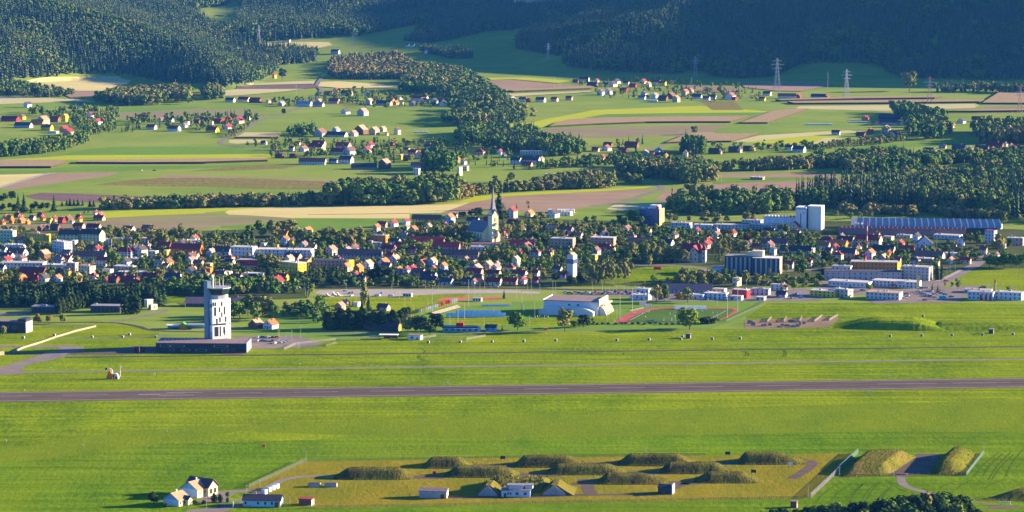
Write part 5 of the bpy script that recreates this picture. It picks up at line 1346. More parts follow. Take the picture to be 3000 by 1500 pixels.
# --- villa
p, m = spot('T3', 1020, 812, 0)
o = thing('villa', 'large half-timbered villa with steep crimson roofs and a corner turret', 'house', (p.x, p.y + 9, 0), R(-20))
foot(o, 16, 12)
TIM = mat('villa_plaster', (.52, .47, .40), .9, .08)
MB().box(-15, 8, -4, 9, -.3, 8).build('wall', TIM, o)
r = mesh_obj('roof', [(-15.8, -4.8, 7.8), (8.8, -4.8, 7.8), (8.8, 9.8, 7.8), (-15.8, 9.8, 7.8), (-10, 2.5, 16), (4, 2.5, 16)], [(0, 1, 5, 4), (1, 2, 5), (2, 3, 4, 5), (3, 0, 4), (3, 2, 1, 0)], roof_m('r'), o)
chimney(r, -6, 2, 14, 18); chimney(r, 2, 3, 14.5, 18.5)
MB().extr([(-3, -.3), (5, -.3), (5, 9), (1, 14), (-3, 9)], -8.5, -4, 'y').build('gable_wing', TIM, o)
MB().extr([(-3.6, 8.2), (1, 14.1), (5.6, 8.2), (5.6, 8.7), (1, 14.9), (-3.6, 8.7)], -9.2, 2, 'y').build('wing_roof', roof_m('r'), o)
MB().box(8, 11.5, -6, -2, -.3, 11).build('turret', TIM, o)
mesh_obj('turret_roof', [(7.6, -6.4, 11), (11.9, -6.4, 11), (11.9, -1.6, 11), (7.6, -1.6, 11), (9.75, -4, 17)], [(0, 1, 4), (1, 2, 4), (2, 3, 4), (3, 0, 4), (3, 2, 1, 0)], roof_m('r'), o)
for x, y, z in ((-1.2, -8.5, 3), (3.2, -8.5, 3), (-1.2, -8.5, 7), (3.2, -8.5, 7), (1, -8.5, 10.5), (-12, -4, 3), (-9, -4, 3), (-6, -4, 3), (-12, -4, 6.4), (-9, -4, 6.4), (-6, -4, 6.4), (9.7, -6, 4), (9.7, -6, 8)):
    part('window', WIN, o, (x, y, z), (1.1, 1, 1.7))
# --- dark blue flats
p, m = spot('T3', 1765, 962, 0)
o = thing('apartment_block', 'dark blue apartment block with window columns and cream rooftop rooms', 'apartment block', (p.x, p.y + 9, 0), R(-13))
foot(o, 30, 14)
MB().box(-25, -1, -3, 11, -.3, 14.5).build('wall', mat('dark_blue_render', (.045, .055, .085), .8, .15, .3), o)
MB().box(0, 23, -8, 8, -.3, 14).build('wall', MATS['dark_blue_render'], o)
MB().box(-1, 0, -4, 8, -.3, 14.7).build('stair_joint', roof_m('b'), o)
MB().box(22.9, 23.4, -8, 8, -.3, 13.6).build('end_wall', wall_m('T'), o)
MB().box(-25.2, -.9, -3.2, 11.2, 14.5, 14.9).build('roof', roof_m('g'), o)
MB().box(-.2, 23.6, -8.2, 8.2, 14, 14.4).build('roof', roof_m('w'), o)
MB().box(-6, -1, 0, 8, 14.9, 18).build('rooftop_room', wall_m('C'), o)
MB().box(-1.5, 8, -2, 7, 14.7, 19.5).build('rooftop_room', wall_m('C'), o)
for k in range(6):
    MB().box(-23.6 + k * 3.9, -22 + k * 3.9, -3.18, -2.9, 0, 14).build('grey_strip', wall_m('G'), o)
for k in range(5):
    MB().box(2 + k * 4.4, 3.6 + k * 4.4, -8.18, -7.9, 0, 13.6).build('grey_strip', wall_m('G'), o)
for s in range(5):
    for k in range(5):
        part('window', WIN, o, (-20.6 + k * 3.9, -3, 1.9 + s * 2.7), (1.2, 1, 1.3))
    for k in range(5):
        part('window', WIN, o, (4.6 + k * 4.3, -8, 1.9 + s * 2.6), (1.2, 1, 1.3))
# --- striped apartment block: red balconies as bands
p, m = spot('T1', 195, 402, 0)
blk = [b for b in BLD if (b['o'].location - p).length < 12 and b['extra'] == 'flat-roofed']
if blk:
    o = blk[0]['o']
    for ch in list(o.children):
        if ch.name.startswith(('window', 'door')): bpy.data.objects.remove(ch)
    blk[0]['o']['label'] = 'white flat-roofed block banded with red balcony stripes'
    bb = [c for c in o.children if c.name.startswith('wall')][0]
    xs = [v.co.x for v in bb.data.vertices]; ys = [v.co.y for v in bb.data.vertices]; zs = max(v.co.z for v in bb.data.vertices)
    for s in range(4):
        z = zs * (s + .55) / 4
        MB().box(min(xs) - .1, max(xs) + .1, min(ys) - .14, max(ys) + .1, z, z + zs * .11).build('balcony_band', mat('band_red', (.33, .06, .05), .8, .1), o)
    MB().box(min(xs) + 6, min(xs) + 15, -3, 3, zs, zs + 2.4).build('rooftop_room', mat('band_orange', (.55, .2, .1), .8, .1), o)
# --- bright red pavilion
p, m = spot('T1', 550, 712, 0)
o = thing('pavilion', 'bright red flat box pavilion with a dark window strip on white stilts', 'building', (p.x, p.y + 5, 0), R(-5))
foot(o, 11, 7)
MB().box(-8.8, 9, -5, 5, 2.4, 7.2).build('wall', mat('signal_red', (.62, .012, .05), .7, .05), o)
MB().box(-6.5, 8, -4, 4, -.3, 2.4).build('ground_floor', WHITE, o)
MB().box(-8.9, 9.1, -5.1, 5.1, 7.2, 7.5).build('roof', roof_m('w'), o)
part('window', WIN, o, (-3.2, -5, 4.9), (8, 1, 1.6))
part('window', WIN, o, (5.5, -5, 5), (4.4, 1, .7))
# --- sports hall
p, m = spot('B2', 760, 532, 0)
o = thing('sports_hall', 'big white sports hall with flat grey roof and concrete side ribs', 'building', (p.x - 1, p.y + 17, 0), R(-15))
foot(o, 32, 20)
HW = mat('hall_panels', (.52, .55, .56), .7, .06, .3)
MB().box(-26.5, 17, -13, 15, -.3, 10.2).build('wall', HW, o)
MB().box(-27, 17.5, -13.4, 15.4, 10.2, 10.8).build('roof', roof_m('p'), o)
MB().box(-27.1, -26.4, -13.5, 15.5, 10.2, 11.3).build('parapet', WHITE, o)
MB().box(17, 18.2, -13.5, 15.5, 7, 12.4).build('parapet', wall_m('C'), o)
for k in range(6):
    y = -11 + k * 4.8
    MB().extr([(17, -.3), (23.5, -.3), (21.5, 4.5), (17, 9)], y, y + 1.2, 'y').build('side_rib', PCON, o)
MB().box(17, 22, -10, 14, 7.6, 8.4).build('canopy', wall_m('C'), o)
for x in (-6, 1):
    part('window', WIN, o, (x, -13, 7.6), (1.8, 1, 1.2))
for x0, x1 in ((-29, -9.5), (-8, 14.5)):
    n = 12
    prof = [(x0 + (x1 - x0) * i / n, 2.6 + 3.6 * math.sin(math.pi * i / n)) for i in range(n + 1)]
    MB().extr([(x0, -.3)] + prof + [(x1, -.3)], -19, -13.1, 'y').build('arched_annex', SKYBL if False else HW, o)
    MB().extr([(a_, b_ + .02) for a_, b_ in prof] + [(a_, b_ + .5) for a_, b_ in reversed(prof)], -19.4, -13.1, 'y').build('annex_roof', WHITE, o)
# --- stadium: track, pitch, stand, scoreboard
TRK = mat('running_track', (.40, .07, .075), .9, .1, .3)
sheet('running_track', c_('B2', (1110, 607), (1150, 575), (1200, 540), (1300, 495), (1400, 468), (1600, 448), (2000, 442), (2380, 448), (2435, 465), (2425, 490), (2330, 550), (2230, 585), (2150, 600), (1900, 606)), TRK, .10)
sheet('football_pitch', c_('B2', (1230, 592), (1330, 530), (1440, 484), (1600, 460), (2000, 453), (2370, 458), (2400, 476), (2320, 540), (2215, 582), (2000, 604), (1300, 606)), ground_mat('pitch_grass', (.06, .12, .02), (.085, .15, .025), .02, .3), .14)
for a, b in (((1270, 585), (1470, 480)), ((2100, 588), (2310, 480))):
    road('pitch_line', [('B2', *a), ('B2', ((a[0] + b[0]) / 2), (a[1] + b[1]) / 2), ('B2', *b)], .8, PAINT, .18)
p, m = spot('B2', 1925, 470, 0)
o = thing('grandstand', 'low white grandstand with open tiers on the far side of the track', 'grandstand', (p.x, p.y + 3, 0), R(-2))
for k in range(4):
    MB().box(-12.5, 12.5, -2 + k * 1.4, -.6 + k * 1.4, -.2, .6 + k * .55).build('tier', WHITE, o)
for x in (-12, -5, 1.5, 7, 12):
    MB().box(x - .12, x + .12, -1.9, -1.6, 0, 2.4).build('post', POLE, o)
p, m = spot('B2', 1408, 452, 0)
o = thing('scoreboard', 'white scoreboard on two legs beside the running track', 'scoreboard', (p.x, p.y, 0), R(-6))
MB().box(-2.6, 2.6, -.2, .2, 2.0, 5.0).build('board', WHITE, o)
for x in (-2, 2):
    MB().box(x - .12, x + .12, -.1, .1, 0, 2.0).build('leg', POLE, o)
o = thing('small_scoreboard', 'smaller white board beside the scoreboard at the track curve', 'scoreboard', spot('B2', 1475, 448, 0)[0], R(-6))
MB().box(-1.9, 1.9, -.2, .2, .8, 3.2).build('board', WHITE, o)
for x in (-1.4, 1.4):
    MB().box(x - .1, x + .1, -.1, .1, 0, .8).build('leg', POLE, o)
for (u, v), lb in (((1680, 592), 'white football goal at the near edge of the pitch'), ((1310, 555), 'green goal frame at the left end of the pitch'), ((2205, 545), 'green goal frame at the right end of the pitch'), ((1065, 605), 'white training goal left of the running track')):
    p, m = spot('B2', u, v, 0)
    tag(MB().tube((-3, 0, 0), (-3, 0, 2.4), .12).tube((3, 0, 0), (3, 0, 2.4), .12).tube((-3, 0, 2.4), (3, 0, 2.4), .12).tube((-3, 0, 2.4), (-3, 2, 0), .07).tube((3, 0, 2.4), (3, 2, 0), .07).build('goal', GREENP if 'green' in lb else WHITE), lb, 'goal').location = p
sheet('tennis_court', c_('B1', (1740, 372), (1850, 335), (2130, 332), (2120, 352), (2040, 372)), mat('clay', (.42, .13, .06), .95, .1), .10)
sheet('tennis_court', c_('B1', (2250, 365), (2260, 335), (2460, 335), (2460, 362)), MATS['clay'], .10)
for u, v, w_, lb in ((2200, 382, 110, 'small white clubhouse with dark openings between the clay courts'), (1450, 332, 110, 'pale blue-fronted container beside the car park and meadow')):
    p, m = spot('B1', u, v, 0)
    o = thing('kiosk', lb, 'building', (p.x, p.y + 2, 0), R(-12))
    q = w_ * m / 2 * .9
    MB().box(-q, q, -1.8, 1.8, -.2, 2.8).build('wall', WHITE, o)
    MB().box(-q - .2, q + .2, -2, 2, 2.8, 3.05).build('roof', roof_m('w'), o)
    for k in range(3):
        part('window', WIN, o, (-q * .6 + k * q * .6, -1.8, 1.5), (1.4, 1, 1.6))
# blue screens round the pool lawn
a, b = at('B1', 1868, 548), at('B1', 2512, 548)
o = thing('screen_fence', 'pale blue screen fence of stretched panels round the pool lawn', 'fence', a)
ln = (b - a).length
for k in range(12):
    x0 = ln * k / 12
    h = 5.4 if 2 <= k < 11 else 3.4
    MB().box(x0 + .1, x0 + ln / 12 - .1, -.08, .08, .2, h).build('panel', mat('screen_blue', (.44, .66, .84), .7, .12, .4), o)
    MB().tube((x0, 0, 0), (x0, 0, h + .5), .12).build('post', POLE, o)
a, b = at('B1', 2250, 432), at('B1', 2560, 430)
o = thing('screen_fence', 'low blue screen behind the pool lawn, farther from the runway', 'fence', a)
for k in range(5):
    x0 = (b - a).length * k / 5
    MB().box(x0 + .1, x0 + (b - a).length / 5 - .1, -.08, .08, .2, 1.6).build('panel', MATS['screen_blue'], o)
    MB().tube((x0, 0, 0), (x0, 0, 2.0), .1).build('post', POLE, o)
# advertising boards and terrace along the training pitch
BC = [WHITE, YELLOW, wall_m('C'), WHITE, WHITE, wall_m('N'), WHITE, WHITE, ORANGE, RED, YELLOW, RED, RED, WHITE, WHITE, WHITE]
BN = ['white', 'yellow', 'cream', 'white', 'white', 'pale green', 'white', 'white', 'orange', 'red', 'yellow', 'red', 'red', 'white', 'white', 'white']
ORD = ['first', 'second', 'third', 'fourth', 'fifth', 'sixth', 'seventh', 'eighth', 'ninth', 'tenth', 'eleventh', 'twelfth', 'thirteenth', 'fourteenth', 'fifteenth', 'sixteenth', 'seventeenth', 'eighteenth', 'nineteenth', 'twentieth']
for k in range(16):
    t = k / 15
    p = at('B1', 1585 + 385 * t, 508 - 118 * t)
    o = thing('advertising_board', '%s advertising board, %s from the near end of the row' % (BN[k], ORD[k]), 'board', p, R(-52), 'advertising boards along the training pitch')
    MB().box(-1.7, 1.7, -.08, .08, 1.0, 3.6).build('panel', BC[k], o)
    for x in (-1.5, 1.5):
        MB().box(x - .06, x + .06, -.06, .06, 0, 1.0).build('leg', POLE, o)
a, b = at('B1', 1745, 520), at('B1', 2020, 440)
d = (b - a)
o = thing('spectator_terrace', 'long pale stepped terrace beside the blue screen fence', 'terrace', a, math.atan2(d.y, d.x))
for k in range(3):
    MB().box(0, d.length, k * 1.3, k * 1.3 + 1.2, -.1, .5 + .5 * k).build('step', CONC, o)
# terrace roof building with red box in front of the pool lawn
p, m = spot('B1', 2060, 712, 0)
o = thing('clubhouse', 'low dark clubhouse with white awning and a red roof box', 'building', (p.x, p.y + 5, 0), R(-3))
foot(o, 18, 6)
MB().box(-16, 12, -4, 4, -.2, 3.2).build('wall', SKYBL, o)
MB().box(-16.5, 10, -4.4, 4.4, 3.2, 4.0).build('roof', NAVY, o)
MB().box(-7, 9, -5.8, -4, 2.6, 2.9).build('awning', WHITE, o)
MB().box(-6, -.5, -1, 3, 4.0, 6.4).build('roof_box', RED, o)
for k in range(6):
    part('window', WIN, o, (-13 + k * 4.4, -4, 1.6), (2, 1, 1.4))
p, m = spot('B1', 2350, 702, 0)
o = thing('small_house', 'small pale blue house with dark gable right of the clubhouse', 'house', (p.x, p.y + 4, 0), R(-8))
gable_wall(o, 8, 7, 2.8, .5, SKYBL, 'x'); gable_roof(o, 8, 7, 2.8, .5, roof_m('d'), 'x')
for x in (-2, 2): part('window', WIN, o, (x, -3.5, 1.5))
foot(o, 6, 5)
p, m = spot('B1', 1180, 700, 0)
o = thing('barn', 'big dark barn with a lit gable end in front of the black trees', 'barn', (p.x, p.y + 6, 0), R(-14))
gable_wall(o, 26, 12, 3.2, .62, wall_m('D'), 'x'); gable_roof(o, 26, 12, 3.2, .62, roof_m('d'), 'x')
MB().box(13.0, 13.3, -3, 3, 0, 4.5).build('door', wall_m('Y'), o)
foot(o, 15, 8)
p, m = spot('B1', 1245, 790, 0)
o = thing('open_shed', 'open shed with a white flat roof on posts by the airfield fence', 'shed', (p.x, p.y + 3, 0), R(-4))
MB().box(-7, 7, -3, 3, 3.0, 3.4).build('roof', WHITE, o)
for x in (-6.5, -2, 2, 6.5):
    MB().box(x - .12, x + .12, -2.8, -2.5, 0, 3).build('post', BARK_L, o)
MB().box(-4, 6.5, 2.4, 2.8, 0, 3).build('back_wall', wall_m('B'), o)
p, m = spot('B1', 1530, 795, 0)
o = thing('hut', 'small white hut with one window beside the open shed', 'hut', (p.x, p.y + 3, 0), R(-18))
MB().box(-5, 5, -2.6, 2.6, -.2, 3.2).build('wall', WHITE, o)
MB().box(-5.3, 5.3, -2.9, 2.9, 3.2, 3.5).build('roof', roof_m('p'), o)
part('window', WIN, o, (-1.5, -2.6, 1.7), (1.6, 1, 1.4)); part('door', DOORME, o, (2.5, -2.6, 0), (1, 1, 2))
p, m = spot('B0', 150, 567, 0)
o = thing('guard_building', 'dark flat-roofed building with pale end wall left of the wall fence', 'building', (p.x, p.y + 8, 0), R(-14))
foot(o, 16, 10)
MB().box(-16, 9, -6, 6, -.2, 8).build('wall', NAVY, o); MB().box(9, 9.3, -6, 6, 0, 8).build('end_wall', wall_m('G'), o)
MB().box(-16.2, 9.4, -6.2, 6.2, 8, 8.4).build('roof', roof_m('p'), o); MB().box(3, 9.4, -6.2, 4, 8.4, 10.5).build('rooftop_room', NAVY, o)
for x in (-12, -6, 0): part('window', WIN, o, (x, -6, 4), (2.4, 1, 1.2))
for u, v, w_, wk, rk, lb in ((2410, 525, 110, 'B', 't', 'brown timber house with a tan roof right of the control tower'), (2550, 530, 120, 'L', 'o', 'pale blue house with orange gable right of the brown house')):
    p, m = spot('B0', u, v, 0)
    o = thing('house', lb, 'house', (p.x, p.y + 5, 0), R(-28)); foot(o, 6, 6)
    gable_wall(o, 8, 9, 3.2, .85, wall_m(wk), 'y'); r, rs = gable_roof(o, 8, 9, 3.2, .85, roof_m(rk), 'y')
    chimney(r, 1, 1, 5.5, 7.4)
    for x in (-2, 2): part('window', WIN, o, (x, -4.5, 1.6))
    part('window', WIN, o, (0, -4.5, 4.2)); part('door', DOORME, o, (0, -4.5, 0), (1.1, 1, 2.1))
p, m = spot('B0', 1740, 530, 0)
o = thing('shelter', 'row of low white-roofed shelters with a green gable left of the tower', 'shelter', (p.x, p.y + 3, 0), R(-3))
MB().box(-14, -4, -3, 3, 2.2, 2.9).build('roof', WHITE, o); MB().box(2, 15, -3, 3, 2.4, 3.6).build('roof', STEEL, o)
MB().extr([(-4, -.2), (2, -.2), (2, 2.4), (-1, 4.4), (-4, 2.4)], -3, 3, 'y').build('wall', wall_m('O'), o)
MB().extr([(-4.5, 2.1), (-1, 4.5), (2.5, 2.1), (2.5, 2.4), (-1, 4.9), (-4.5, 2.4)], -3.3, 3.3, 'y').build('gable_roof', GREENP, o)
MB().box(-13.5, 14.5, 2.2, 2.6, -.2, 2.3).build('back_wall', SKYBL, o)
# shop signs
p, m = spot('T4', 1000, 1138, 0)
def text(name, s, size, m, parent, loc, rot=(math.pi / 2, 0, 0)):
    cu = bpy.data.curves.new(name, 'FONT'); cu.body = s; cu.size = size; cu.align_x = 'CENTER'; cu.align_y = 'CENTER'; cu.extrude = .06
    o = bpy.data.objects.new(name, cu); COL.objects.link(o)
    dg = bpy.context.evaluated_depsgraph_get()
    me = bpy.data.meshes.new_from_object(o.evaluated_get(dg))
    bpy.data.objects.remove(o)
    me.materials.clear(); me.materials.append(m)
    r = link(name, me, parent, loc); r.rotation_euler = rot
    return r
sh_ = [b for b in BLD if (b['o'].location - p).length < 16 and b['extra'] == 'flat-roofed']
if sh_:
    so = sh_[0]['o']
    wl = [c for c in so.children if c.name.startswith('wall')][0]
    yy = min(v.co.y for v in wl.data.vertices)
    sg = MB().box(-4.5, 3.5, yy - .3, yy - .05, 2.2, 5.6).build('shop_sign', WHITE, so)
    sg.location = (6, 0, 0)
    text('lettering', 'NKD', 2.6, mat('sign_red', (.6, .01, .08), .6, .02), sg, (-.5, yy - .4, 3.9))
    MB().box(-3, 1, yy - 2.2, yy - .1, 1.6, 2.6).build('awning', RED, so)
p, m = spot('T4', 1243, 1190, 0)
o = thing('pylon_sign', 'tall yellow price pylon sign in front of the white shop', 'sign', p, R(8))
MB().box(-.18, .18, -.18, .18, 0, 14).build('post', POLE, o)
MB().box(-1.2, 1.2, -.3, .3, 4.5, 14).build('sign_panel', YELLOW, o)
for z in (6.0, 7.8, 9.6): MB().box(-.95, .95, -.36, .36, z, z + 1.1).build('price_field', WHITE, o)
p, m = spot('T4', 600, 655, 0)
o = thing('striped_mast', 'very tall slim mast painted in red and white bands', 'mast', p)
for k in range(6):
    MB().tube((0, 0, k * 4.4), (0, 0, k * 4.4 + 4.4), .55 - .04 * k, .51 - .04 * k, 8).build('band', RED if k % 2 else WHITE, o)
p, m = spot('T4', 2212, 1172, 0)
o = thing('chimney_stack', 'grey slim stack with a dark red top beside the depot', 'chimney', p)
MB().tube((0, 0, 0), (0, 0, 7), .8, .75, 8).build('shaft', CONC, o); MB().tube((0, 0, 7), (0, 0, 9.6), .75, .7, 8).build('top', mat('brick_red', (.25, .07, .05), .9), o)
tag(MB().box(-2.6, 2.6, -1.2, 1.2, .1, 2.6).box(-2.4, 2.4, -1.0, 1.0, 2.6, 2.75).box(-2.4, -2.0, -1.2, 1.2, 0, .1).box(2.0, 2.4, -1.2, 1.2, 0, .1).build('container', TEAL), 'teal container standing on the forecourt before the depot', 'container').location = at('T4', 1550, 1272)
tag(MB().box(-3, 3, -1.2, 1.2, .1, 2.5).box(-3.05, -2.9, -1.25, 1.25, 0, 2.55).box(2.9, 3.05, -1.25, 1.25, 0, 2.55).build('container', mat('signal_red2', (.7, .03, .01), .6, .05)), 'bright red container on the lawn behind the tall birches', 'container').location = at('T3', 540, 900)
tag(MB().box(-1.2, 1.2, -1, 1, .1, 2.0).box(-1.3, 1.3, -1.1, 1.1, 1.9, 2.05).box(-1, 1, -.8, .8, 0, .1).build('skip', ORANGE), 'orange skip standing by the gravel lane near the willow', 'skip').location = at('B2', 362, 690)
p, m = spot('T4', 2060, 1292, 0)
dep = [b for b in BLD if (b['o'].location - p).length < 16 and b['wall'] == 'pale blue']
if dep:
    so = dep[0]['o']
    wl = [c for c in so.children if c.name.startswith('wall')][0]
    yy = min(v.co.y for v in wl.data.vertices); xx = max(v.co.x for v in wl.data.vertices)
    for x in (.05, .45, .8): MB().box(xx * x - .9, xx * x + .9, yy - .15, yy - .03, 0, 4.2).build('red_panel', RED, so)
# ------------------------------------------------------------------ airfield things, compound, mounds
def mound(name, label, base, top, hgt, m, group=None, nx=26, ny=12, rough=.12, seed=0, cat='mound', flat_top=.5, kind=None):
    """an earth mound: base quadrilateral (front-left, front-right, back-right, back-left), rising to a flat ridge"""
    B = [Vector((q.x, q.y, 0)) for q in base]
    c = sum(B, Vector()) / 4
    V = []
    r = np.random.default_rng(seed)
    for j in range(ny + 1):
        for i in range(nx + 1):
            s, t = i / nx, j / ny
            P = (B[0] * (1 - s) + B[1] * s) * (1 - t) + (B[3] * (1 - s) + B[2] * s) * t
            es = min(s - 0, top[1] - s if False else 1 - s)
            a = min(1, max(0, s / top[0])) if s < .5 else min(1, max(0, (1 - s) / top[1]))
            b = min(1, max(0, min(t, 1 - t) / top[2]))
            f = lambda q: q * q * (3 - 2 * q)
            h = hgt * f(a) ** .8 * f(b) ** .8
            edge = (i in (0, nx)) or (j in (0, ny))
            if not edge:
                h += (r.random() - .45) * rough * min(1, h / (hgt * .4 + 1e-6))
            V.append((P.x - c.x, P.y - c.y, h if not edge else -.15))
    Fs = [(j * (nx + 1) + i, j * (nx + 1) + i + 1, (j + 1) * (nx + 1) + i + 1, (j + 1) * (nx + 1) + i) for j in range(ny) for i in range(nx)]
    o = mesh_obj(name, V, Fs, m)
    o.location = c
    return tag(o, label, cat, group, kind)
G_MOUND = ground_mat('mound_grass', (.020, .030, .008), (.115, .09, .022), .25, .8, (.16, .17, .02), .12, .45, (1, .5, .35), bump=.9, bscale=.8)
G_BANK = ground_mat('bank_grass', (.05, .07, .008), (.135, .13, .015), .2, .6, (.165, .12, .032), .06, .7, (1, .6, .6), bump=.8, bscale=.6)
L_TUFT = leaf_mat('dry_tufts', [(.10, .085, .02), (.18, .14, .04), (.08, .09, .015), (.26, .19, .07), (.10, .08, .02)], 'tint')
def tufts(o, n, hmin, hmax, seed, m=None, parent_name='grass_tufts'):
    """dry grass standing on a mound: one part, too many blades to count"""
    r = np.random.default_rng(seed)
    me = o.data
    co = np.array([v.co[:] for v in me.vertices])
    pol = [p for p in me.polygons if p.center.z > .25]
    ar = np.array([p.area for p in pol]); ar /= ar.sum()
    pick = r.choice(len(pol), n, p=ar)
    V, T = [], []
    for k in pick:
        vs = co[list(pol[k].vertices)]
        a, b = r.random(2)
        p = (vs[0] * (1 - a) + vs[1] * a) * (1 - b) + (vs[3] * (1 - a) + vs[2] * a) * b
        h = hmin + (hmax - hmin) * r.random() ** 1.5
        t = r.random() * 6.283
        d = np.array([math.cos(t), math.sin(t), 0]) * h * .38
        up = np.array([(r.random() - .6) * .35, (r.random() - .5) * .35, 1]) * h
        V += [p - d - [0, 0, .1], p + d - [0, 0, .1], p + d * .55 + up, p - d * .55 + up * .9]
        T += [r.random()] * 4
    V = np.array(V)
    g = link(parent_name, np_mesh(parent_name, V, np.arange(len(V)).reshape(-1, 4), m or L_TUFT, np.array(T)), o)
    g['kind'] = 'stuff'
MND = [('F1', 220, 990, 345, 235, 390, 830, 'long grassy ammunition mound at the left end of the middle row'),
       ('F1', 1060, 1570, 240, 135, 1170, 1400, 'short grassy mound at the left end of the back row'),
       ('F1', 1270, 2000, 325, 218, 1420, 1810, 'grassy mound behind the white bunker house, beside a small red box'),
       ('F1', 1930, 2620, 230, 118, 2050, 2430, 'long grassy mound, second from the left in the back row'),
       ('F2', -20, 770, 300, 200, 120, 560, 'grassy mound in the middle row behind the right concrete shelter'),
       ('F2', 660, 1400, 215, 105, 800, 1230, 'long grassy mound in the back row with a thin mast behind it'),
       ('F2', 1060, 1750, 290, 185, 1170, 1590, 'grassy mound at the right end of the middle row'),
       ('F2', 1800, 2480, 202, 88, 1890, 2140, 'grassy mound at the right end of the back row by the curved lane'),
       ('F2', 470, 1150, 390, 288, 580, 880, 'grassy mound in the front row behind the dark bunker hut'),
       ('F2', 1380, 2020, 378, 278, 1560, 1830, 'grassy mound at the right end of the front row')]
for i, (c, u0, u1, vb, vt, r0, r1, lb) in enumerate(MND):
    p0, p1 = at(c, u0, vb), at(c, u1, vb)
    dep = 21.0
    m_ = spot(c, (u0 + u1) / 2, vb, 0)[1]
    hg = (vb - vt) * m_ * .88 - dep * .5 * .17
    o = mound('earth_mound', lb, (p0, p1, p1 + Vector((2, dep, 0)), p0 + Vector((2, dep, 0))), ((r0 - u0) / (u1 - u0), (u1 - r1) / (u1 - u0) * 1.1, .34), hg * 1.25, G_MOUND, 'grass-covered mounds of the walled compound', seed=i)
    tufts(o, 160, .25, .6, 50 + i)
# the two banks of the open revetment
b = [at('F3', 820, 322), at('F3', 1300, 300), at('F3', 1590, 112), at('F3', 1040, 102)]
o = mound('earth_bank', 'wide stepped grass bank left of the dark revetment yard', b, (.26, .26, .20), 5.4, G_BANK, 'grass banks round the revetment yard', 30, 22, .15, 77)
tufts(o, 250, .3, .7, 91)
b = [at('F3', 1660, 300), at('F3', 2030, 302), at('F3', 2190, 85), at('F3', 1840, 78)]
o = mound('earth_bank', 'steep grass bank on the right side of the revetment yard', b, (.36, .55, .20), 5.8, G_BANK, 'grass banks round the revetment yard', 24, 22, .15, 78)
tufts(o, 200, .3, .7, 92)
# long berm beyond the runway
b = [at('B3', 1600, 606), at('B3', 2900, 640), at('B3', 2900, 545), at('B3', 1650, 528)]
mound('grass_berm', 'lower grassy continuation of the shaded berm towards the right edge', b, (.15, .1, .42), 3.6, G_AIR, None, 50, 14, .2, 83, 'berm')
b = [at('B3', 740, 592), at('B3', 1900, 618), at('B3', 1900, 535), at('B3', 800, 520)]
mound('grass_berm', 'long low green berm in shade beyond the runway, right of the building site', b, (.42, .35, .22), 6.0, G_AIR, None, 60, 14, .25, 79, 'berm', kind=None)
b = [at('F3', 2040, 530), at('F3', 2900, 560), at('F3', 2900, 430), at('F3', 2500, 480)]
mound('grass_berm', 'grass slope rising at the right corner above the white gate', b, (.5, .1, .45), 5.0, G_BANK, None, 24, 10, .3, 80, 'berm')

# concrete-faced shelters under grass
CONF = mat('shelter_concrete', (.34, .31, .31), .9, .18, .6)
for u0, u1, vb, vt, lb in ((1605, 1800, 495, 402, 'grass-covered shelter with a pale concrete front left of the white bunker house'), (2215, 2445, 490, 398, 'grass-covered shelter with a pale concrete front right of the white bunker house')):
    p0, p1 = at('F1', u0, vb), at('F1', u1, vb)
    wd = (p1 - p0).length; hh = (vb - vt) * spot('F1', u0, vb, 0)[1]
    o = thing('earth_shelter', lb, 'shelter', (p0 + p1) / 2, R(-6), 'concrete-fronted earth shelters')
    MB().extr([(-wd / 2, -.2), (wd / 2, -.2), (wd * .42, hh * .3), (wd * .05, hh), (-wd * .05, hh), (-wd * .42, hh * .3)], 0, .6, 'y').build('front_wall', CONF, o)
    n = 14
    V, Fs = [], []
    prof = [(-wd * .62, -.2), (-wd * .42, hh * .45), (-wd * .12, hh * 1.08), (wd * .12, hh * 1.08), (wd * .5, hh * .5), (wd * .85, -.2)]
    for j in range(n):
        y = .62 + j * 2.0
        f = 1 - max(0, (j - 8) / 5.5)
        V += [(a, y, b * max(f, 0) - .05 + random.uniform(-.15, .15)) for a, b in prof]
    k = len(prof)
    Fs = [(j * k + i, j * k + i + 1, (j + 1) * k + i + 1, (j + 1) * k + i) for j in range(n - 1) for i in range(k - 1)] + [tuple(range(k - 1, -1, -1))]
    c = mesh_obj('grass_cover', V, Fs, G_BANK, o)
    q = MB()
    for x in np.arange(-wd * .4, wd * .41, wd * .1): q.box(x - .08, x + .08, -.08, .0, 0, hh * max(.2, 1 - abs(x) / (wd * .5)) * .9)
    q.build('board_marks', mat('wet_concrete', (.2, .18, .18), .9), o)
# grass between the shelters
b = [at('F1', 1700, 470), at('F1', 2330, 470), at('F1', 2380, 350), at('F1', 1640, 350)]
o = mound('earth_mound', 'low green mound with bushes behind the white bunker house', b, (.2, .2, .4), 5.2, G_BANK, None, 24, 12, .4, 81); tufts(o, 400, .4, 1.2, 93, L_TUFT)
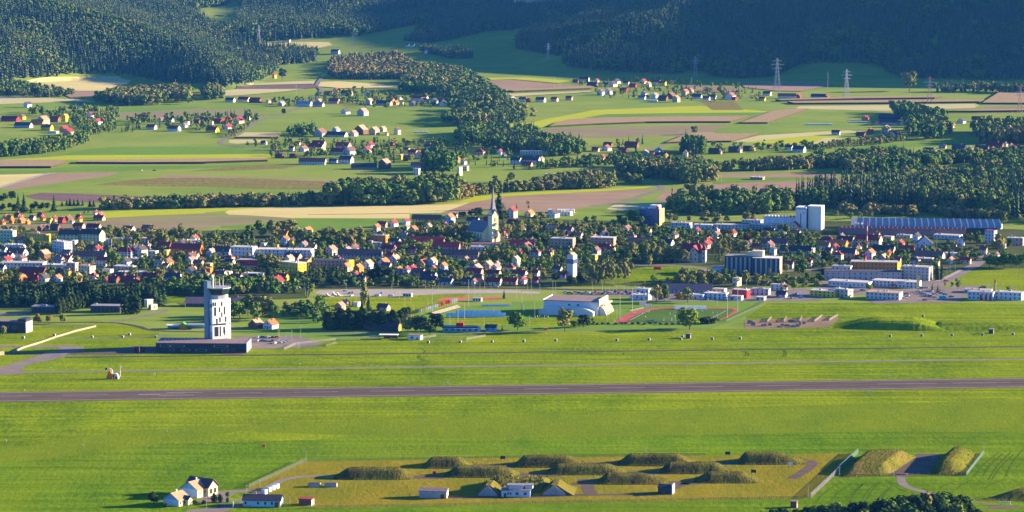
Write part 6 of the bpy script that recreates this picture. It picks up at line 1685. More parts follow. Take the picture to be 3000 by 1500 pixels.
# white bunker house
p, m = spot('F1', 1975, 507, 0)
BLUEW = mat('blue_white_render', (.44, .56, .62), .85, .07, .5)
o = thing('bunker_house', 'low white bunker house with stepped flat roofs between the grassy shelters', 'house', (p.x, p.y + 5, 0), R(-5))
MB().box(-7.8, 7.6, -4, 4, -.2, 3.4).build('wall', BLUEW, o); rf = MB().box(-8.1, 7.9, -4.3, 4.3, 3.4, 3.75).build('roof', roof_m('p'), o)
MB().box(-4.2, 3.6, -1.5, 4, 3.75, 5.7).build('upper_room', BLUEW, o); MB().box(-5.2, 4, -1.9, 4.3, 5.7, 6.0).build('upper_roof', roof_m('g'), o)
MB().box(4.5, 8.6, 0, 5, 3.75, 5.6).build('side_room', BLUEW, o); MB().box(4.3, 9, -.3, 5.3, 5.6, 5.85).build('side_roof', roof_m('g'), o)
for x, wd in ((-4.2, .7), (-2.8, .8), (.6, 1.4), (5, 1.4)): part('window', WIN, o, (x, -4, 1.9), (wd, 1, 1.3))
part('door', DOORME, o, (-5.8, -4, 0), (1.4, 1, 2.1))
# sheds, huts, containers of the compound
p, m = spot('F1', 1195, 518, 0)
o = thing('shed', 'grey metal shed with a brown low-pitched roof in the compound', 'shed', (p.x, p.y + 3.5, 0), R(-8))
MB().box(-7.6, 7.2, -3, 3, -.2, 3.9).build('wall', CONF, o); MB().extr([(-3.4, 3.8), (0, 4.9), (3.4, 3.9), (3.4, 4.2), (0, 5.3), (-3.4, 4.1)], -8, 7.6, 'x').build('roof', roof_m('p'), o)
MB().box(7.2, 7.35, -2.8, 2.8, 0, 3.7).build('end_panel', wall_m('C'), o); part('door', DOORME, o, (5, -3, 0), (2, 1, 2.4))
p, m = spot('F2', 1135, 476, 0)
o = thing('bunker_hut', 'small dark bunker hut with a pale end wall beside the compound road', 'hut', (p.x, p.y + 3, 0), R(-14))
MB().box(-4, 3.4, -3, 3, -.2, 3.4).build('wall', wall_m('D'), o); MB().extr([(-3.2, 3.3), (0, 4.6), (3.2, 3.3), (3.2, 3.6), (0, 5), (-3.2, 3.6)], -4.3, 3.4, 'x').build('roof', roof_m('d'), o)
MB().box(3.4, 4.1, -3.4, 3.4, -.2, 5.2).build('end_wall', CONF, o); part('door', DOORME, o, (-1, -3, 0), (1.6, 1, 2.2))
p, m = spot('F0', 2248, 584, 0)
o = thing('shed', 'brown timber shed right of the blue gatehouse', 'shed', (p.x, p.y + 2.5, 0), R(-14))
MB().box(-3.6, 3.2, -2.4, 2.4, -.2, 3.2).build('wall', wall_m('B'), o); MB().box(-4, 3.6, -2.8, 2.8, 3.2, 3.6).build('roof', roof_m('r'), o)
MB().box(3.2, 3.3, -2.2, 2.2, 0, 3).build('end_panel', wall_m('C'), o); part('door', DOORME, o, (1, -2.4, 0), (1.2, 1, 2.1))
for u, v, lb in ((2320, 412, 'low concrete box open at the top, left of the pair on the olive grass'), (2475, 412, 'low concrete box, right of the pair on the olive grass')):
    p, m = spot('F0', u, v, 0)
    o = thing('concrete_box', lb, 'bunker', (p.x, p.y + 2, 0), R(-5), 'low concrete boxes')
    MB().box(-3.4, 3.4, -1.6, 1.6, -.1, 1.9).build('wall', CONF, o); MB().box(-3.0, 3.0, -1.3, 1.3, 1.9, 2.1).build('lid', roof_m('d'), o)
for i, (u, v) in enumerate(((1850, 478), (1890, 455), (1925, 438), (1962, 424))):
    p, m = spot('F0', u, v, 0)
    o = thing('container', 'white container, %s of four in a row along the driveway' % ('nearest', 'second', 'third', 'farthest')[i], 'container', (p.x, p.y + 1, 0), R(-34), 'white containers along the driveway')
    MB().box(-1.2, 1.2, -1.2, 1.2, .1, 2.5).build('body', BLUEW, o); MB().box(1.2, 1.26, -1.1, 1.1, .2, 2.4).build('door', WHITE, o)
    MB().box(-1.25, 1.25, -1.25, 1.25, 2.5, 2.6).build('lid', STEEL, o)
# blue gatehouse
p, m = spot('F0', 1830, 598, 0)
o = thing('gatehouse', 'long blue-walled gatehouse under a dark roof beside the barrier', 'house', (p.x, p.y + 5, 0), R(-5))
GB = mat('gatehouse_render', (.40, .56, .62), .85, .08, .5)
gable_wall(o, 20, 8, 3.6, .52, GB, 'x'); r, rs = gable_roof(o, 20, 8, 3.6, .52, roof_m('d'), 'x', .7); chimney(r, -4, .5, 5.2, 6.9)
for x in (-8.6, -2, 1.8, 5.4): part('window', WIN, o, (x, -4, 1.9), (1.0, 1, 1.3))
MB().box(7.2, 9.6, -5.4, -4.02, 0, 2.6).build('porch', wall_m('D'), o); MB().box(8.8, 9.6, -5.6, -5.4, 0, 2.2).build('sign_board', wall_m('O'), o); part('door', DOORME, o, (8, -5.4, 0), (1, 1, 2.0))
part('window', WIN, o, (10, -.5, 2), (1.1, 1, 1.3), math.pi / 2)
# two tan-roofed houses
def farm(u, v, L, D, h, lb, wing):
    p, m = spot('F0', u, v, 0)
    o = thing('house', lb, 'house', (p.x, p.y + 6, 0), R(-33))
    WL = mat('farm_white', (.60, .60, .60), .9, .05, .5); GBL = mat('gable_shade_blue', (.20, .42, .52), .8, .06, .5); CR = mat('farm_sunlit_cream', (.66, .55, .30), .9, .06, .5)
    MB().box(-L / 2, L / 2, -D / 2, D / 2, -.2, h).build('wall', WL, o)
    MB().box(L / 2, L / 2 + .06, -D / 2, D / 2, -.2, h).build('side_wall', CR, o)  # right wall tinted cream for the sun on it
    rise = L / 2 * .62
    MB().extr([(-L / 2, h), (L / 2, h), (0, h + rise)], -D / 2 - .04, D / 2, 'y').build('gable_panel', GBL, o)  # gable tinted blue for the shade on it
    rf, rs = gable_roof(o, L, D, h, .62, mat('roof_farm', (.40, .22, .14), .85, .12, .8), 'y', .7)
    chimney(rf, -1, 1, h + rise - 1.2, h + rise + 1.0, WHITE)
    for k in range(3): part('window', WIN, o, (L / 2 + .06, -D / 2 + D * (k + .5) / 3, h * .5), (1, 1, 1.5), math.pi / 2)
    if wing:
        MB().extr([(D * .02, -.2), (D * .62, -.2), (D * .62, h + .2), (D * .32, h + 3.6), (D * .02, h + .2)], -L * .55, L / 2 + 2.2, 'x').build('cross_wing', CR, o)
        q = MB().extr([(D * -.03, h - .1), (D * .32, h + 3.9), (D * .67, h - .1), (D * .67, h + .3), (D * .32, h + 4.4), (D * -.03, h + .3)], -L * .7, L / 2 + 2.9, 'x')
        q.build('wing_roof', roof_m('d'), o)
        for k in range(2): part('window', WIN, o, (L / 2 + 2.2, D * .18 + k * D * .26, h * .55), (2.2, 1, 2.6), math.pi / 2)
    return o
farm(1200, 505, 11.5, 13, 4.6, 'large white house with blue gable, tan roof and a dark cross wing', True)
o = farm(1010, 592, 10.5, 9, 3.4, 'smaller white house with blue gable and tan roof in front', False)
MB().extr([(.5, -.2), (4, -.2), (4, 3), (2.25, 4.4), (.5, 3)], 5, 7.5, 'x').build('porch', mat('farm_sunlit_cream', (0, 0, 0)), o)
MB().extr([(.1, 2.9), (2.25, 4.6), (4.4, 2.9), (4.4, 3.2), (2.25, 5), (.1, 3.2)], 2.5, 8, 'x').build('porch_roof', roof_m('d'), o)
# gate barrier, planters and garden trees in front
p, m = spot('F0', 1475, 602, 0)
o = thing('gate_barrier', 'low blue sliding gate with a white post across the driveway', 'gate', p, R(-2))
MB().box(-4.2, 4.2, -.08, .08, .3, 1.5).build('gate_leaf', mat('gate_blue', (.05, .08, .18), .6), o); MB().box(4.2, 4.8, -.3, .3, 0, 3.2).build('post', WHITE, o); MB().tube((4.8, 0, 1.2), (14, .2, 1.2), .08).build('barrier_arm', RED, o)
for u, v, h, k, lb in ((805, 580, 7.2, 'dark', 'dark round tree casting shade left of the small white house'), (1375, 555, 5.0, 'hornbeam', 'dark egg-shaped conifer on the lawn, larger of the pair'), (1432, 552, 4.4, 'hornbeam', 'dark egg-shaped conifer on the lawn, smaller of the pair'), (1502, 553, 2.6, 'hornbeam', 'smallest clipped conifer beside the driveway lawn'), (1508, 512, 3.4, 'green', 'young pale tree at the driveway corner'),
                    (1282, 572, 2.6, 'darkbush', 'round bush beside the lamp post on the front lawn'), (1195, 572, 2.4, 'darkbush', 'bush beside the porch of the small white house'), (920, 600, 2.6, 'darkbush', 'bush at the front corner of the small white house')):
    o = tree(k, at('F0', u, v), h, 1.5 if k == 'hornbeam' else 1.1, lb)
# hedge mass at the bottom right edge: big shrubs
SH = [(110, 655, 30), (190, 660, 42), (270, 665, 60), (340, 668, 55), (430, 672, 60), (520, 680, 85), (600, 690, 105), (690, 700, 125), (780, 700, 140), (860, 705, 150), (940, 705, 150), (1020, 700, 150), (1100, 700, 150), (1180, 700, 165), (1260, 700, 180), (1340, 690, 185), (1420, 690, 195), (1500, 680, 200), (1580, 670, 195), (1660, 660, 190), (1740, 650, 185), (1820, 640, 180), (1900, 630, 165), (1970, 620, 140), (2020, 610, 110),
      (760, 770, 130), (900, 780, 150), (1050, 780, 150), (1200, 780, 170), (1350, 770, 170), (1500, 760, 180), (1650, 740, 170), (1800, 720, 160), (1950, 700, 140), (2080, 660, 90), (2150, 690, 80), (600, 760, 100), (450, 740, 70)]
for i, (u, v, h) in enumerate(SH):
    p, m = spot('F3', u, v, 0)
    tree('darkbush' if i % 3 else 'bush', p, h * m * 1.05, 1.0 + .3 * random.random(), 'dark shrub in the dense hedge mass along the near field edge', 'shrubs of the near hedge')
# fences
def fence(label, pts, h, solid=True, step=.3, m=None, post=True):
    P = [(q if isinstance(q, Vector) else at(*q)) for q in pts]
    o = thing('fence', label, 'fence', P[0])
    q, ps = MB(), MB()
    for a, b in zip(P[:-1], P[1:]):
        d = b - a
        n = max(1, int(d.length / step))
        t = Vector((-d.y, d.x, 0)).normalized() * .05
        e = d.normalized() * (step * (.5 if solid else .16))
        for k in range(n):
            c = a + d * ((k + .5) / n) - P[0]
            bb = len(q.v)
            e2 = e * .5
            for sg, tz in ((-1, 0), (1, 0)):
                for tt in (-1, 1):
                    for z in (.1, h):
                        w_ = c + e2 * sg + t * tt
                        q.v.append((w_.x, w_.y, z))
            i0 = bb
            q.f += [(i0, i0 + 1, i0 + 5, i0 + 4), (i0 + 2, i0 + 6, i0 + 7, i0 + 3), (i0 + 1, i0 + 3, i0 + 7, i0 + 5), (i0, i0 + 2, i0 + 3, i0 + 1), (i0 + 4, i0 + 5, i0 + 7, i0 + 6)]
        L = d.length
        for z in (h * .45, h * .92):
            bb = len(q.v)
            for cc in (a - P[0], b - P[0]):
                for tt, zz in ((-.4, z - .04), (.4, z - .04), (.4, z + .04), (-.4, z + .04)):
                    w_ = cc + t * tt
                    q.v.append((w_.x, w_.y, zz))
            q.f += [(bb, bb + 1, bb + 5, bb + 4), (bb + 1, bb + 2, bb + 6, bb + 5), (bb + 2, bb + 3, bb + 7, bb + 6), (bb + 3, bb, bb + 4, bb + 7)]
        for k in range(int(L / 6) + 1):
            c = a + d * min(1, k * 6 / L) - P[0]
            ps.box(c.x - .07, c.x + .07, c.y - .07, c.y + .07, 0, h + .25)
    q.build('slats', m or POLE, o)
    ps.build('posts', POLE, o)
    return o
FM = mat('fence_mesh', (.22, .24, .12), .8, .1)
fence('pale mesh fence running from the driveway to the tall thin mast', [('F0', 1705, 418), ('F0', 2235, 172)], 2.2, False, .30, FM)
fence('pale mesh fence between the olive compound and the rutted field', [('F3', 565, 512), ('F3', 780, 310), ('F3', 840, 245)], 2.8, False, .18, POLE)
fence('shaded fence along the left foot of the wide grass bank', [('F3', 840, 245), ('F3', 1012, 90)], 3.0, True, .3, mat('green_mesh', (.12, .2, .16), .8))
fence('fence along the right foot of the steep grass bank', [('F3', 2032, 302), ('F3', 2195, 95)], 2.2, True, .4, mat('green_mesh', (.1, .1, .1)))
fence('thin wire fence along the near edge of the compound', [('F0', 2330, 596), ('F1', 0, 608), ('F1', 1400, 585), ('F2', 0, 562), ('F2', 2480, 515)], 1.4, False, 1.3, FM)
fence('thin wire fence along the far edge of the compound', [('F0', 2240, 168), ('F1', 900, 155), ('F1', 1900, 130), ('F2', 1500, 112)], 1.4, False, 1.3, FM)
fence('fence in front of the revetment yard either side of its gate', [('F3', 830, 322), ('F3', 1370, 308)], 1.8, False, .8, DARKM)
fence('fence right of the revetment gate', [('F3', 1480, 308), ('F3', 2030, 300)], 1.8, False, .8, DARKM)
fence('wire fence across the grass left of the control tower', [('B0', 520, 622), ('B0', 1100, 626), ('B0', 1600, 606)], 1.7, False, 1.2, POLE)
fence('thin fence behind the concrete boundary wall', [('B0', 390, 515), ('B0', 880, 508)], 1.6, False, 1.5, POLE)
fence('pale fence round the tower car park', [('B1', 120, 905), ('B1', 240, 850), ('B1', 690, 800), ('B1', 1150, 795)], 1.9, False, .9, POLE)
fence('pale fence round the antenna plot', [('B1', 300, 880), ('B1', 570, 870), ('B1', 685, 838)], 1.8, False, .55, FM)
fence('pale fence from the white hut along the airfield edge', [('B1', 1600, 785), ('B1', 1760, 760), ('B1', 2250, 745)], 1.8, False, .7, POLE)
fence('second pale fence nearer the runway beside the white hut', [('B1', 1690, 800), ('B1', 2080, 800), ('B1', 2290, 762)], 1.8, False, .7, POLE)
fence('pale fence climbing along the stadium edge', [('B2', 2310, 600), ('B2', 2576, 480), ('B3', 60, 395), ('B3', 160, 330)], 1.8, False, .55, FM)
fence('low white railing along the running track', [('B2', 1150, 602), ('B2', 1700, 606), ('B2', 2150, 602)], 1.1, False, .8, POLE)
fence('white railing behind the track curve', [('B2', 1270, 490), ('B2', 1420, 455), ('B2', 1740, 442)], 1.1, False, .8, POLE)
P = [at('B0', *q) for q in ((135, 748), (215, 712), (400, 655), (520, 612), (720, 552), (905, 508))]
o = thing('boundary_wall', 'long pale concrete boundary wall crossing the grass left of the tower', 'wall', P[0])
for a, b in zip(P[:-1], P[1:]):
    d = b - a; t = Vector((-d.y, d.x, 0)).normalized() * .25
    q = [a - P[0] - t, b - P[0] - t, b - P[0] + t, a - P[0] + t]
    MB().prism([(v.x, v.y) for v in q], -.1, 1.4).build('wall_panel', mat('wall_concrete', (.24, .215, .16), .9, .1, .3), o)
a, b = at('B0', -300, 820), at('B0', 40, 770)
o = thing('boundary_wall', 'near end of the concrete wall left of the taxiway loop', 'wall', a)
t = Vector((-(b - a).y, (b - a).x, 0)).normalized() * .25
MB().prism([(v.x, v.y) for v in (-t, b - a - t, b - a + t, t)], -.1, 2.7).build('wall_panel', MATS['wall_concrete'], o)
# distance cabinets beside the taxiway
CABW = mat('cabinet_grey', (.12, .13, .14), .7, .08)
CAB = [('B0', 870, 612), ('B0', 1158, 612), ('B0', 1222, 588), ('B0', 1472, 610), ('B0', 222, 618), ('B0', 513, 595)] + [('B1', u, v) for u, v in ((1675, 830), (2018, 826), (2362, 822))] + [('B2', u, v) for u, v in ((128, 816), (472, 810), (1130, 806), (1477, 800), (1820, 796), (2160, 792), (2460, 788), (1840, 770))] + [('B3', u, v) for u, v in ((1315, 668), (1612, 663), (1897, 658), (2185, 654), (2472, 650), (1623, 478))]
cab0 = None
for c in CAB:
    p = at(*c)
    if cab0 is None:
        o = cab0 = thing('cabinet', 'small pale cabinet in the spaced row along the airfield grass', 'cabinet', p, R(-20), 'cabinets spaced along the airfield grass')
        MB().box(-.8, .8, -.7, .7, .1, 1.7).build('body', CABW, o); MB().box(-.9, .9, -.8, .8, 1.7, 1.82).build('lid', STEEL, o); MB().box(.8, .84, -.5, .5, .3, 1.5).build('door', STEEL, o)
    else:
        o = cab0.copy(); COL.objects.link(o); o.location = p
        for ch in cab0.children:
            q = ch.copy(); COL.objects.link(q); q.parent = o
for c, lb in ((('B2', 1903, 776), 'dark hut beside the cabinet row, left of the berm'), (('B3', 2268, 634), 'dark hut on the berm grass near the right edge'), (('F3', 408, 600), 'brown hunting hide box on the near meadow above the hedge')):
    p, m = spot(*c, 0)
    o = thing('hut', lb, 'hut', p, R(-20)); MB().box(-1.6, 1.6, -1.6, 1.6, -.1, 3.2).build('wall', wall_m('D') if c[0] != 'F3' else wall_m('B'), o); MB().box(-1.8, 1.8, -1.8, 1.8, 3.2, 3.5).build('roof', roof_m('p'), o); MB().box(1.6, 1.66, -.6, .6, 0, 2.2).build('door', wall_m('G'), o)
# orange and white rig beside the taxiway
p, m = spot('B0', 1050, 998, 0)
o = thing('training_rig', 'orange and white jointed rig with a bent white arm and dark red drum', 'rig', p, R(-4))
mm = m
RW = WHITE
MB().extr([(-3.6, 0), (.6, 0), (1.2, 2.0), (-.6, 5.6), (-1.4, 5.6)], -1, 1, 'y').build('orange_hull', ORANGE, o)
q = MB()
for a, b in (((.4, 0, .6), (.9, 0, 4.2)), ((.9, 0, 4.2), (.4, 0, 6.2)), ((.4, 0, 6.2), (-1, 0, 6.9)), ((-1, 0, 6.9), (-2.6, 0, 7.0))): q.tube(a, b, .42, .42, 7)
q.build('white_arm', RW, o)
MB().tube((-3.9, 0, 6.6), (-2.6, 0, 6.9), .7, .7, 9).build('drum', mat('dark_red_drum', (.13, .02, .02), .7), o)
MB().box(1.3, 2.0, -.8, .8, 0, 3.2).build('red_frame', RED, o); MB().extr([(2.2, 0), (4.8, 0), (4.6, 2.8), (3.8, 3.8), (2.4, 3.8)], -1, 1, 'y').build('white_cabin', RW, o)
MB().box(2.9, 4.0, -1.06, -.9, 0, 1.8).build('cabin_door', DARKM, o); MB().tube((4.9, .2, 0), (5.6, .2, 2.2), .35, .25).build('white_leg', RW, o)
p = at('B0', 1135, 975)
o = thing('wind_mast', 'white instrument mast with crossed cups behind the orange rig', 'mast', p)
MB().tube((0, 0, 0), (0, 0, 6.6), .22, .16).build('pole', RW, o); MB().tube((0, 0, 4.2), (0, 0, 5.2), .24, .24).build('band', ORANGE, o)
MB().tube((-.9, 0, 6.6), (.9, 0, 6.6), .1).tube((-.9, 0, 6.4), (-.9, 0, 7.0), .28).tube((.9, 0, 6.4), (.9, 0, 7.0), .28).tube((0, 0, 6.6), (0, 0, 8.2), .1).build('cups', RW, o); MB().tube((0, 0, 1.9), (-2.2, .3, 1.6), .08).build('stay', DARKM, o)
# small runway markers
for i, (c, u, v, h) in enumerate([('B0', 225, 1105, .8), ('B0', 320, 968, 1.2), ('B0', 482, 900, .7), ('B0', 1457, 965, 1.4), ('B0', 135, 988, .6), ('B1', 1885, 1270, 1.2), ('B1', 1840, 1270, .8), ('B3', 1090, 1185, 1.2), ('B3', 1133, 1188, 1.2), ('B3', 1305, 1050, 1.4), ('F0', 140, 22, .7), ('F0', 1305, 8, .6), ('B1', 326, 1105, .6), ('B1', 290, 1060, .6), ('D', 640, 1054, .5), ('D', 1062, 1054, .5), ('D', 420, 1085, .5), ('D', 15, 1110, .8), ('D', 2020, 1048, .5), ('D', 1330, 1066, .5)]):
    p = at(c, u, v)
    tag(MB().box(-.45, .45, -.3, .3, .1, h).box(-.06, .06, -.06, .06, -.1, .1).build('runway_marker', YELLOW if i in (0, 1, 4) else WHITE), '%s runway marker standing in the airfield grass' % ('small yellow' if i in (0, 1, 4) else 'small white'), 'marker', 'small %s markers on the airfield' % ('yellow' if i in (0, 1, 4) else 'white')).location = p
p, m = spot('F0', 1845, 32, 0)
tag(MB().box(-.9, .9, -.5, .5, .1, 1.7).box(-1, 1, -.6, .6, 1.7, 1.8).box(-.8, -.6, -.4, .4, -.1, .1).box(.6, .8, -.4, .4, -.1, .1).build('cabinet', wall_m('O')), 'small orange-brown cabinet alone in the near meadow', 'cabinet').location = p
tag(MB().box(-.9, .9, -.7, .7, .1, 1.6).box(-1, 1, -.8, .8, 1.6, 1.75).box(-.2, .2, -.75, -.7, .2, 1.4).build('box', RED), 'small red box beside the lane between the mounds', 'box').location = at('F1', 1200, 288)
for c, u, v, lb in (('F1', 1845, 160, 'dark notice board on legs beside the back row of mounds'), ('F2', 1712, 118, 'dark notice board near the right back mound'), ('F2', 1957, 290, 'dark notice board on the olive grass right of the mounds'), ('F3', 370, 222, 'white notice board beside the curved lane')):
    p = at(c, u, v)
    o = thing('notice_board', lb, 'sign', p)
    MB().box(-1.4, 1.4, -.08, .08, 1.0, 2.7).build('board', WHITE if 'white' in lb else DARKM, o)
    for x in (-1.1, 1.1): MB().box(x - .08, x + .08, -.06, .06, 0, 1.0).build('leg', DARKM, o)
p = at('F3', 2395, 578)
o = thing('gate', 'white tubular field gate in the right corner', 'gate', p, R(6))
q = MB()
for x in (-3, -1.8, -.6, .6, 1.8, 3): q.tube((x, 0, 0), (x, 0, 2.1), .12)
q.tube((-3, 0, 1.9), (3, 0, 1.9), .12); q.build('bars', WHITE, o)
# building site blocks
for i, (u, v, w_, h) in enumerate(((110, 568, 1.2, 1.6), (135, 566, 1, 2), (180, 560, 1.4, 1.8), (245, 528, 1, 1.6), (300, 560, 1.6, 1.2), (345, 566, 2, 1.4), (380, 528, 2.6, 1.8), (400, 575, 2, 1.4), (440, 570, 1.6, 2), (460, 556, .8, 3), (500, 545, 1.2, 1.8), (20, 560, 1.6, 2.6), (-10, 540, 2, 2.4), (270, 578, 1.8, 1.2))):
    p = at('B3', u, v)
    tag(MB().box(-w_, w_, -.6, .6, 0, h).box(-w_ * .6, w_ * .3, -.4, .4, h, h + .4).build('concrete_block', ORANGE if i == 3 else CONC), '%s block standing on the bare building site' % ('orange' if i == 3 else 'pale concrete'), 'block', None if i == 3 else 'concrete blocks on the building site').location = p
for i, ((u, v), (u2, v2)) in enumerate((((155, 530), (195, 488)), ((310, 530), (335, 485)), ((455, 535), (482, 482)), ((600, 525), (670, 475)), ((740, 515), (820, 468)))):
    fence('short pale site fence running into depth, %s from the stadium side' % ORD[i], [('B3', u, v), ('B3', u2, v2)], 1.8, True, .5, CONC)
# ------------------------------------------------------------------ pylons, masts, lamps, cars, trees one by one
def pylon(c, u, vb, vt, label, paint=None):
    p = at(c, u, vb)
    p.z = float(gz(p.x, p.y))
    H = (vb - vt) * spot(c, u, vb, 0)[1]
    o = thing('power_pylon', label, 'pylon', p, R(random.uniform(-20, 20)), 'lattice power pylons')
    th = .34
    q = MB()
    b0, b1 = H * .075, H * .016
    prev = None
    for s in range(9):
        t = s / 8
        z = H * t; r = b0 * (1 - t) ** 1.4 + b1
        ring = [(r, r, z), (-r, r, z), (-r, -r, z), (r, -r, z)]
        if prev:
            for k in range(4):
                q.tube(prev[k], ring[k], th * 1.3, th * 1.2, 4)
                q.tube(prev[k], ring[(k + 1) % 4], th * .6, th * .6, 4)
        prev = ring
    q.build('lattice_mast', paint or STEEL, o)
    for z, w_ in ((.66, .17), (.78, .23), (.90, .16)):
        a = MB().tube((-H * w_, 0, H * z), (0, 0, H * (z + .015)), th * .8, th * 1.2, 4).tube((0, 0, H * (z + .015)), (H * w_, 0, H * z), th * 1.2, th * .8, 4).tube((-H * w_, 0, H * z), (0, 0, H * (z + .05)), th * .6, th * .6, 4).tube((H * w_, 0, H * z), (0, 0, H * (z + .05)), th * .6, th * .6, 4)
        a.build('crossarm', RED if paint and z > .85 else STEEL, o)
pylon('A0', 1953, 340, 195, 'tall pale pylon on the sunlit field above the left valley')
pylon('A1', 90, 355, 238, 'pale pylon on the shaded meadow beside the autumn wood')
pylon('A1', 1560, 460, 335, 'dim blue pylon against the dark forest edge')
pylon('A2', 95, 590, 430, 'grey pylon rising before the dark forest above the village')
pylon('A2', 712, 675, 440, 'tallest pylon, standing in the stubble above the big barn')
pylon('A2', 1235, 730, 525, 'pale pylon on the meadow right of the slate-roofed barn')
RWP = mat('red_white_steel', (.50, .30, .27), .6, .1)
pylon('A2', 1862, 782, 580, 'red and white pylon in the maize strips', RWP)
pylon('A2', 2545, 850, 655, 'red and white pylon at the right edge of the fields', RWP)
def mast(c, u, vb, vt, lamp=True, name='lamp_post', label=None, group=None, m=None, r=.11):
    p = at(c, u, vb)
    p.z = float(gz(p.x, p.y))
    H = (vb - vt) * spot(c, u, vb, 0)[1]
    o = thing(name, label, 'lamp post' if lamp else 'mast', p, 0, group)
    MB().tube((0, 0, -.1), (0, 0, H), r, r * .7, 6).build('pole', m or POLE, o)
    if lamp:
        MB().box(-.7, .5, -.28, .28, H - .05, H + .22).build('lamp_head', STEEL, o)
    POSTS.append((o, name))
    return o
POSTS = []
def masts(c, txt, **k):
    for t in txt.split(';'):
        u, b, tp = [float(x) for x in t.split()]
        mast(c, u, b, tp, **k)
masts('B1', '445 275 180;788 320 195;900 350 245;808 405 305;1280 290 195;1360 350 250;1420 430 330;1485 400 245;1520 490 390;1645 245 150;1665 420 330;1720 270 210;1785 275 195;1820 280 195;2170 330 215;2230 330 195;2350 290 190;2280 240 165;2382 550 430;2275 645 540;350 320 255;372 350 280;55 795 655;70 800 695;140 835 725;203 820 690;275 890 795;297 780 640')
masts('B1', '1715 500 270;2108 425 145;1905 630 520;1993 605 400;2065 580 385', name='floodlight_mast', r=.2)
masts('B2', '50 355 215;167 325 155;210 335 140;300 290 195;440 315 155;470 330 160;30 470 395;127 530 400;245 550 345;318 530 425;190 645 535;835 525 425;1090 295 165;1370 265 215;865 260 170;975 265 170;1130 560 430;1025 605 500;1185 605 530;1760 600 500;2215 570 490;2215 430 310;1698 400 330;1883 430 390')
masts('B2', '105 480 270;1298 490 225;1163 570 295;2320 560 290;2432 490 235', name='floodlight_mast', r=.22)
masts('B2', '1008 300 215;1048 300 212;1127 300 210;1168 300 210;1208 300 215;1248 300 215;1330 300 215', lamp=False, name='flag_pole', r=.14)
masts('T4', '1335 660 520;1478 660 520;985 670 530;1140 570 480;830 630 560;1705 620 540;1800 620 520;1512 1070 930;1553 1050 960;1605 1000 890;1645 920 850;1710 905 830;2285 1170 1080;2420 1165 1125;2450 1165 1125;2478 1165 1110;1197 1190 1090;1315 1180 1100;1540 1200 1140')
masts('T4', '2505 1005 860', lamp=False, name='wooden_pole', m=BARK_L, r=.2)
masts('T0', '218 615 500;338 610 485;500 620 490;540 615 505;945 560 480;1025 560 500;1248 560 515;1605 590 455')
masts('T1', '970 610 500;1040 590 470;865 570 470;510 590 490;1665 570 430;165 700 600;1160 560 450;2275 560 470')
masts('T3', '25 1210 1105;75 1210 1110;120 1210 1105;170 1210 1105;265 1210 1105;310 1170 1110;225 1290 1120;560 1000 930;1895 600 500;2040 590 520')
masts('F0', '1683 465 398;1258 555 445;1305 605 490;1468 555 485;1810 435 350;2090 592 508;2245 178 55', r=.1)
masts('F3', '540 510 400;835 320 225;1347 315 235;1477 312 285;1310 175 125;1335 150 95;1370 110 60;1725 165 130;2197 95 0', r=.1)
masts('F2', '947 105 0', lamp=False, name='thin_mast', r=.1)
masts('F1', '1495 155 125;1870 240 208;858 240 222', r=.1)
masts('B0', '1315 758 695;210 560 440;128 755 690;1748 330 285;405 625 600', r=.14)
masts('B2', '1890 1125 1040', r=.12)
masts('A0', '375 740 615;1325 665 600;2235 740 610', lamp=False, name='grid_pole', r=.22)
masts('A1', '1607 662 575;1503 650 625;1650 660 640', lamp=False, name='grid_pole', r=.22)
masts('A2', '1095 665 545;68 640 580;2115 620 560;2488 890 840', lamp=False, name='grid_pole', r=.22)
masts('M3', '1043 770 680;1343 740 640;1758 655 555;2197 630 550', lamp=False, name='grid_pole', r=.22)
masts('M2', '1167 890 800;527 300 245', lamp=False, name='grid_pole', r=.2, m=BARK_L)

# --- cars
CARC = [('white', (.62, .62, .62)), ('dark blue', (.03, .05, .12)), ('red', (.45, .02, .02)), ('silver', (.40, .41, .43)), ('black', (.02, .02, .022)), ('blue', (.05, .15, .40)), ('grey', (.14, .14, .15))]
def car_meshes(cn, cc):
    m = mat('car_paint_' + cn.replace(' ', '_'), cc, .35, .03, spec=.6)
    q = MB().extr([(-2.1, .35), (2.1, .35), (2.12, .75), (1.95, .95), (.9, 1.0), (-2.0, 1.0), (-2.15, .8)], -.86, .86, 'y')
    q.extr([(-1.5, 1.42), (.35, 1.42), (.42, 1.36), (-1.6, 1.36)], -.7, .7, 'y')
    b = q.build('body', m)
    g = MB().extr([(-1.85, 1.0), (1.05, 1.0), (.38, 1.37), (-1.5, 1.37)], -.76, .76, 'y').build('windows', GLASS)
    w_ = MB().tube((0, -.11, 0), (0, .11, 0), .33, .33, 10).build('wheel', DARKM)
    r = [x.data for x in (b, g, w_)]
    for x in (b, g, w_): bpy.data.objects.remove(x)
    return r
CARM = {cn: car_meshes(cn, cc) for cn, cc in CARC}
CARS = []
def car(p, rz, cn):
    o = thing('parked_car', None, 'car', p, rz, 'cars parked around the town')
    b, g, w_ = CARM[cn]
    link('body', b, o); link('windows', g, o)
    for x in (-1.35, 1.35):
        for y in (-.8, .8): link('wheel', w_, o, (x, y, .33))
    CARS.append((o, cn))
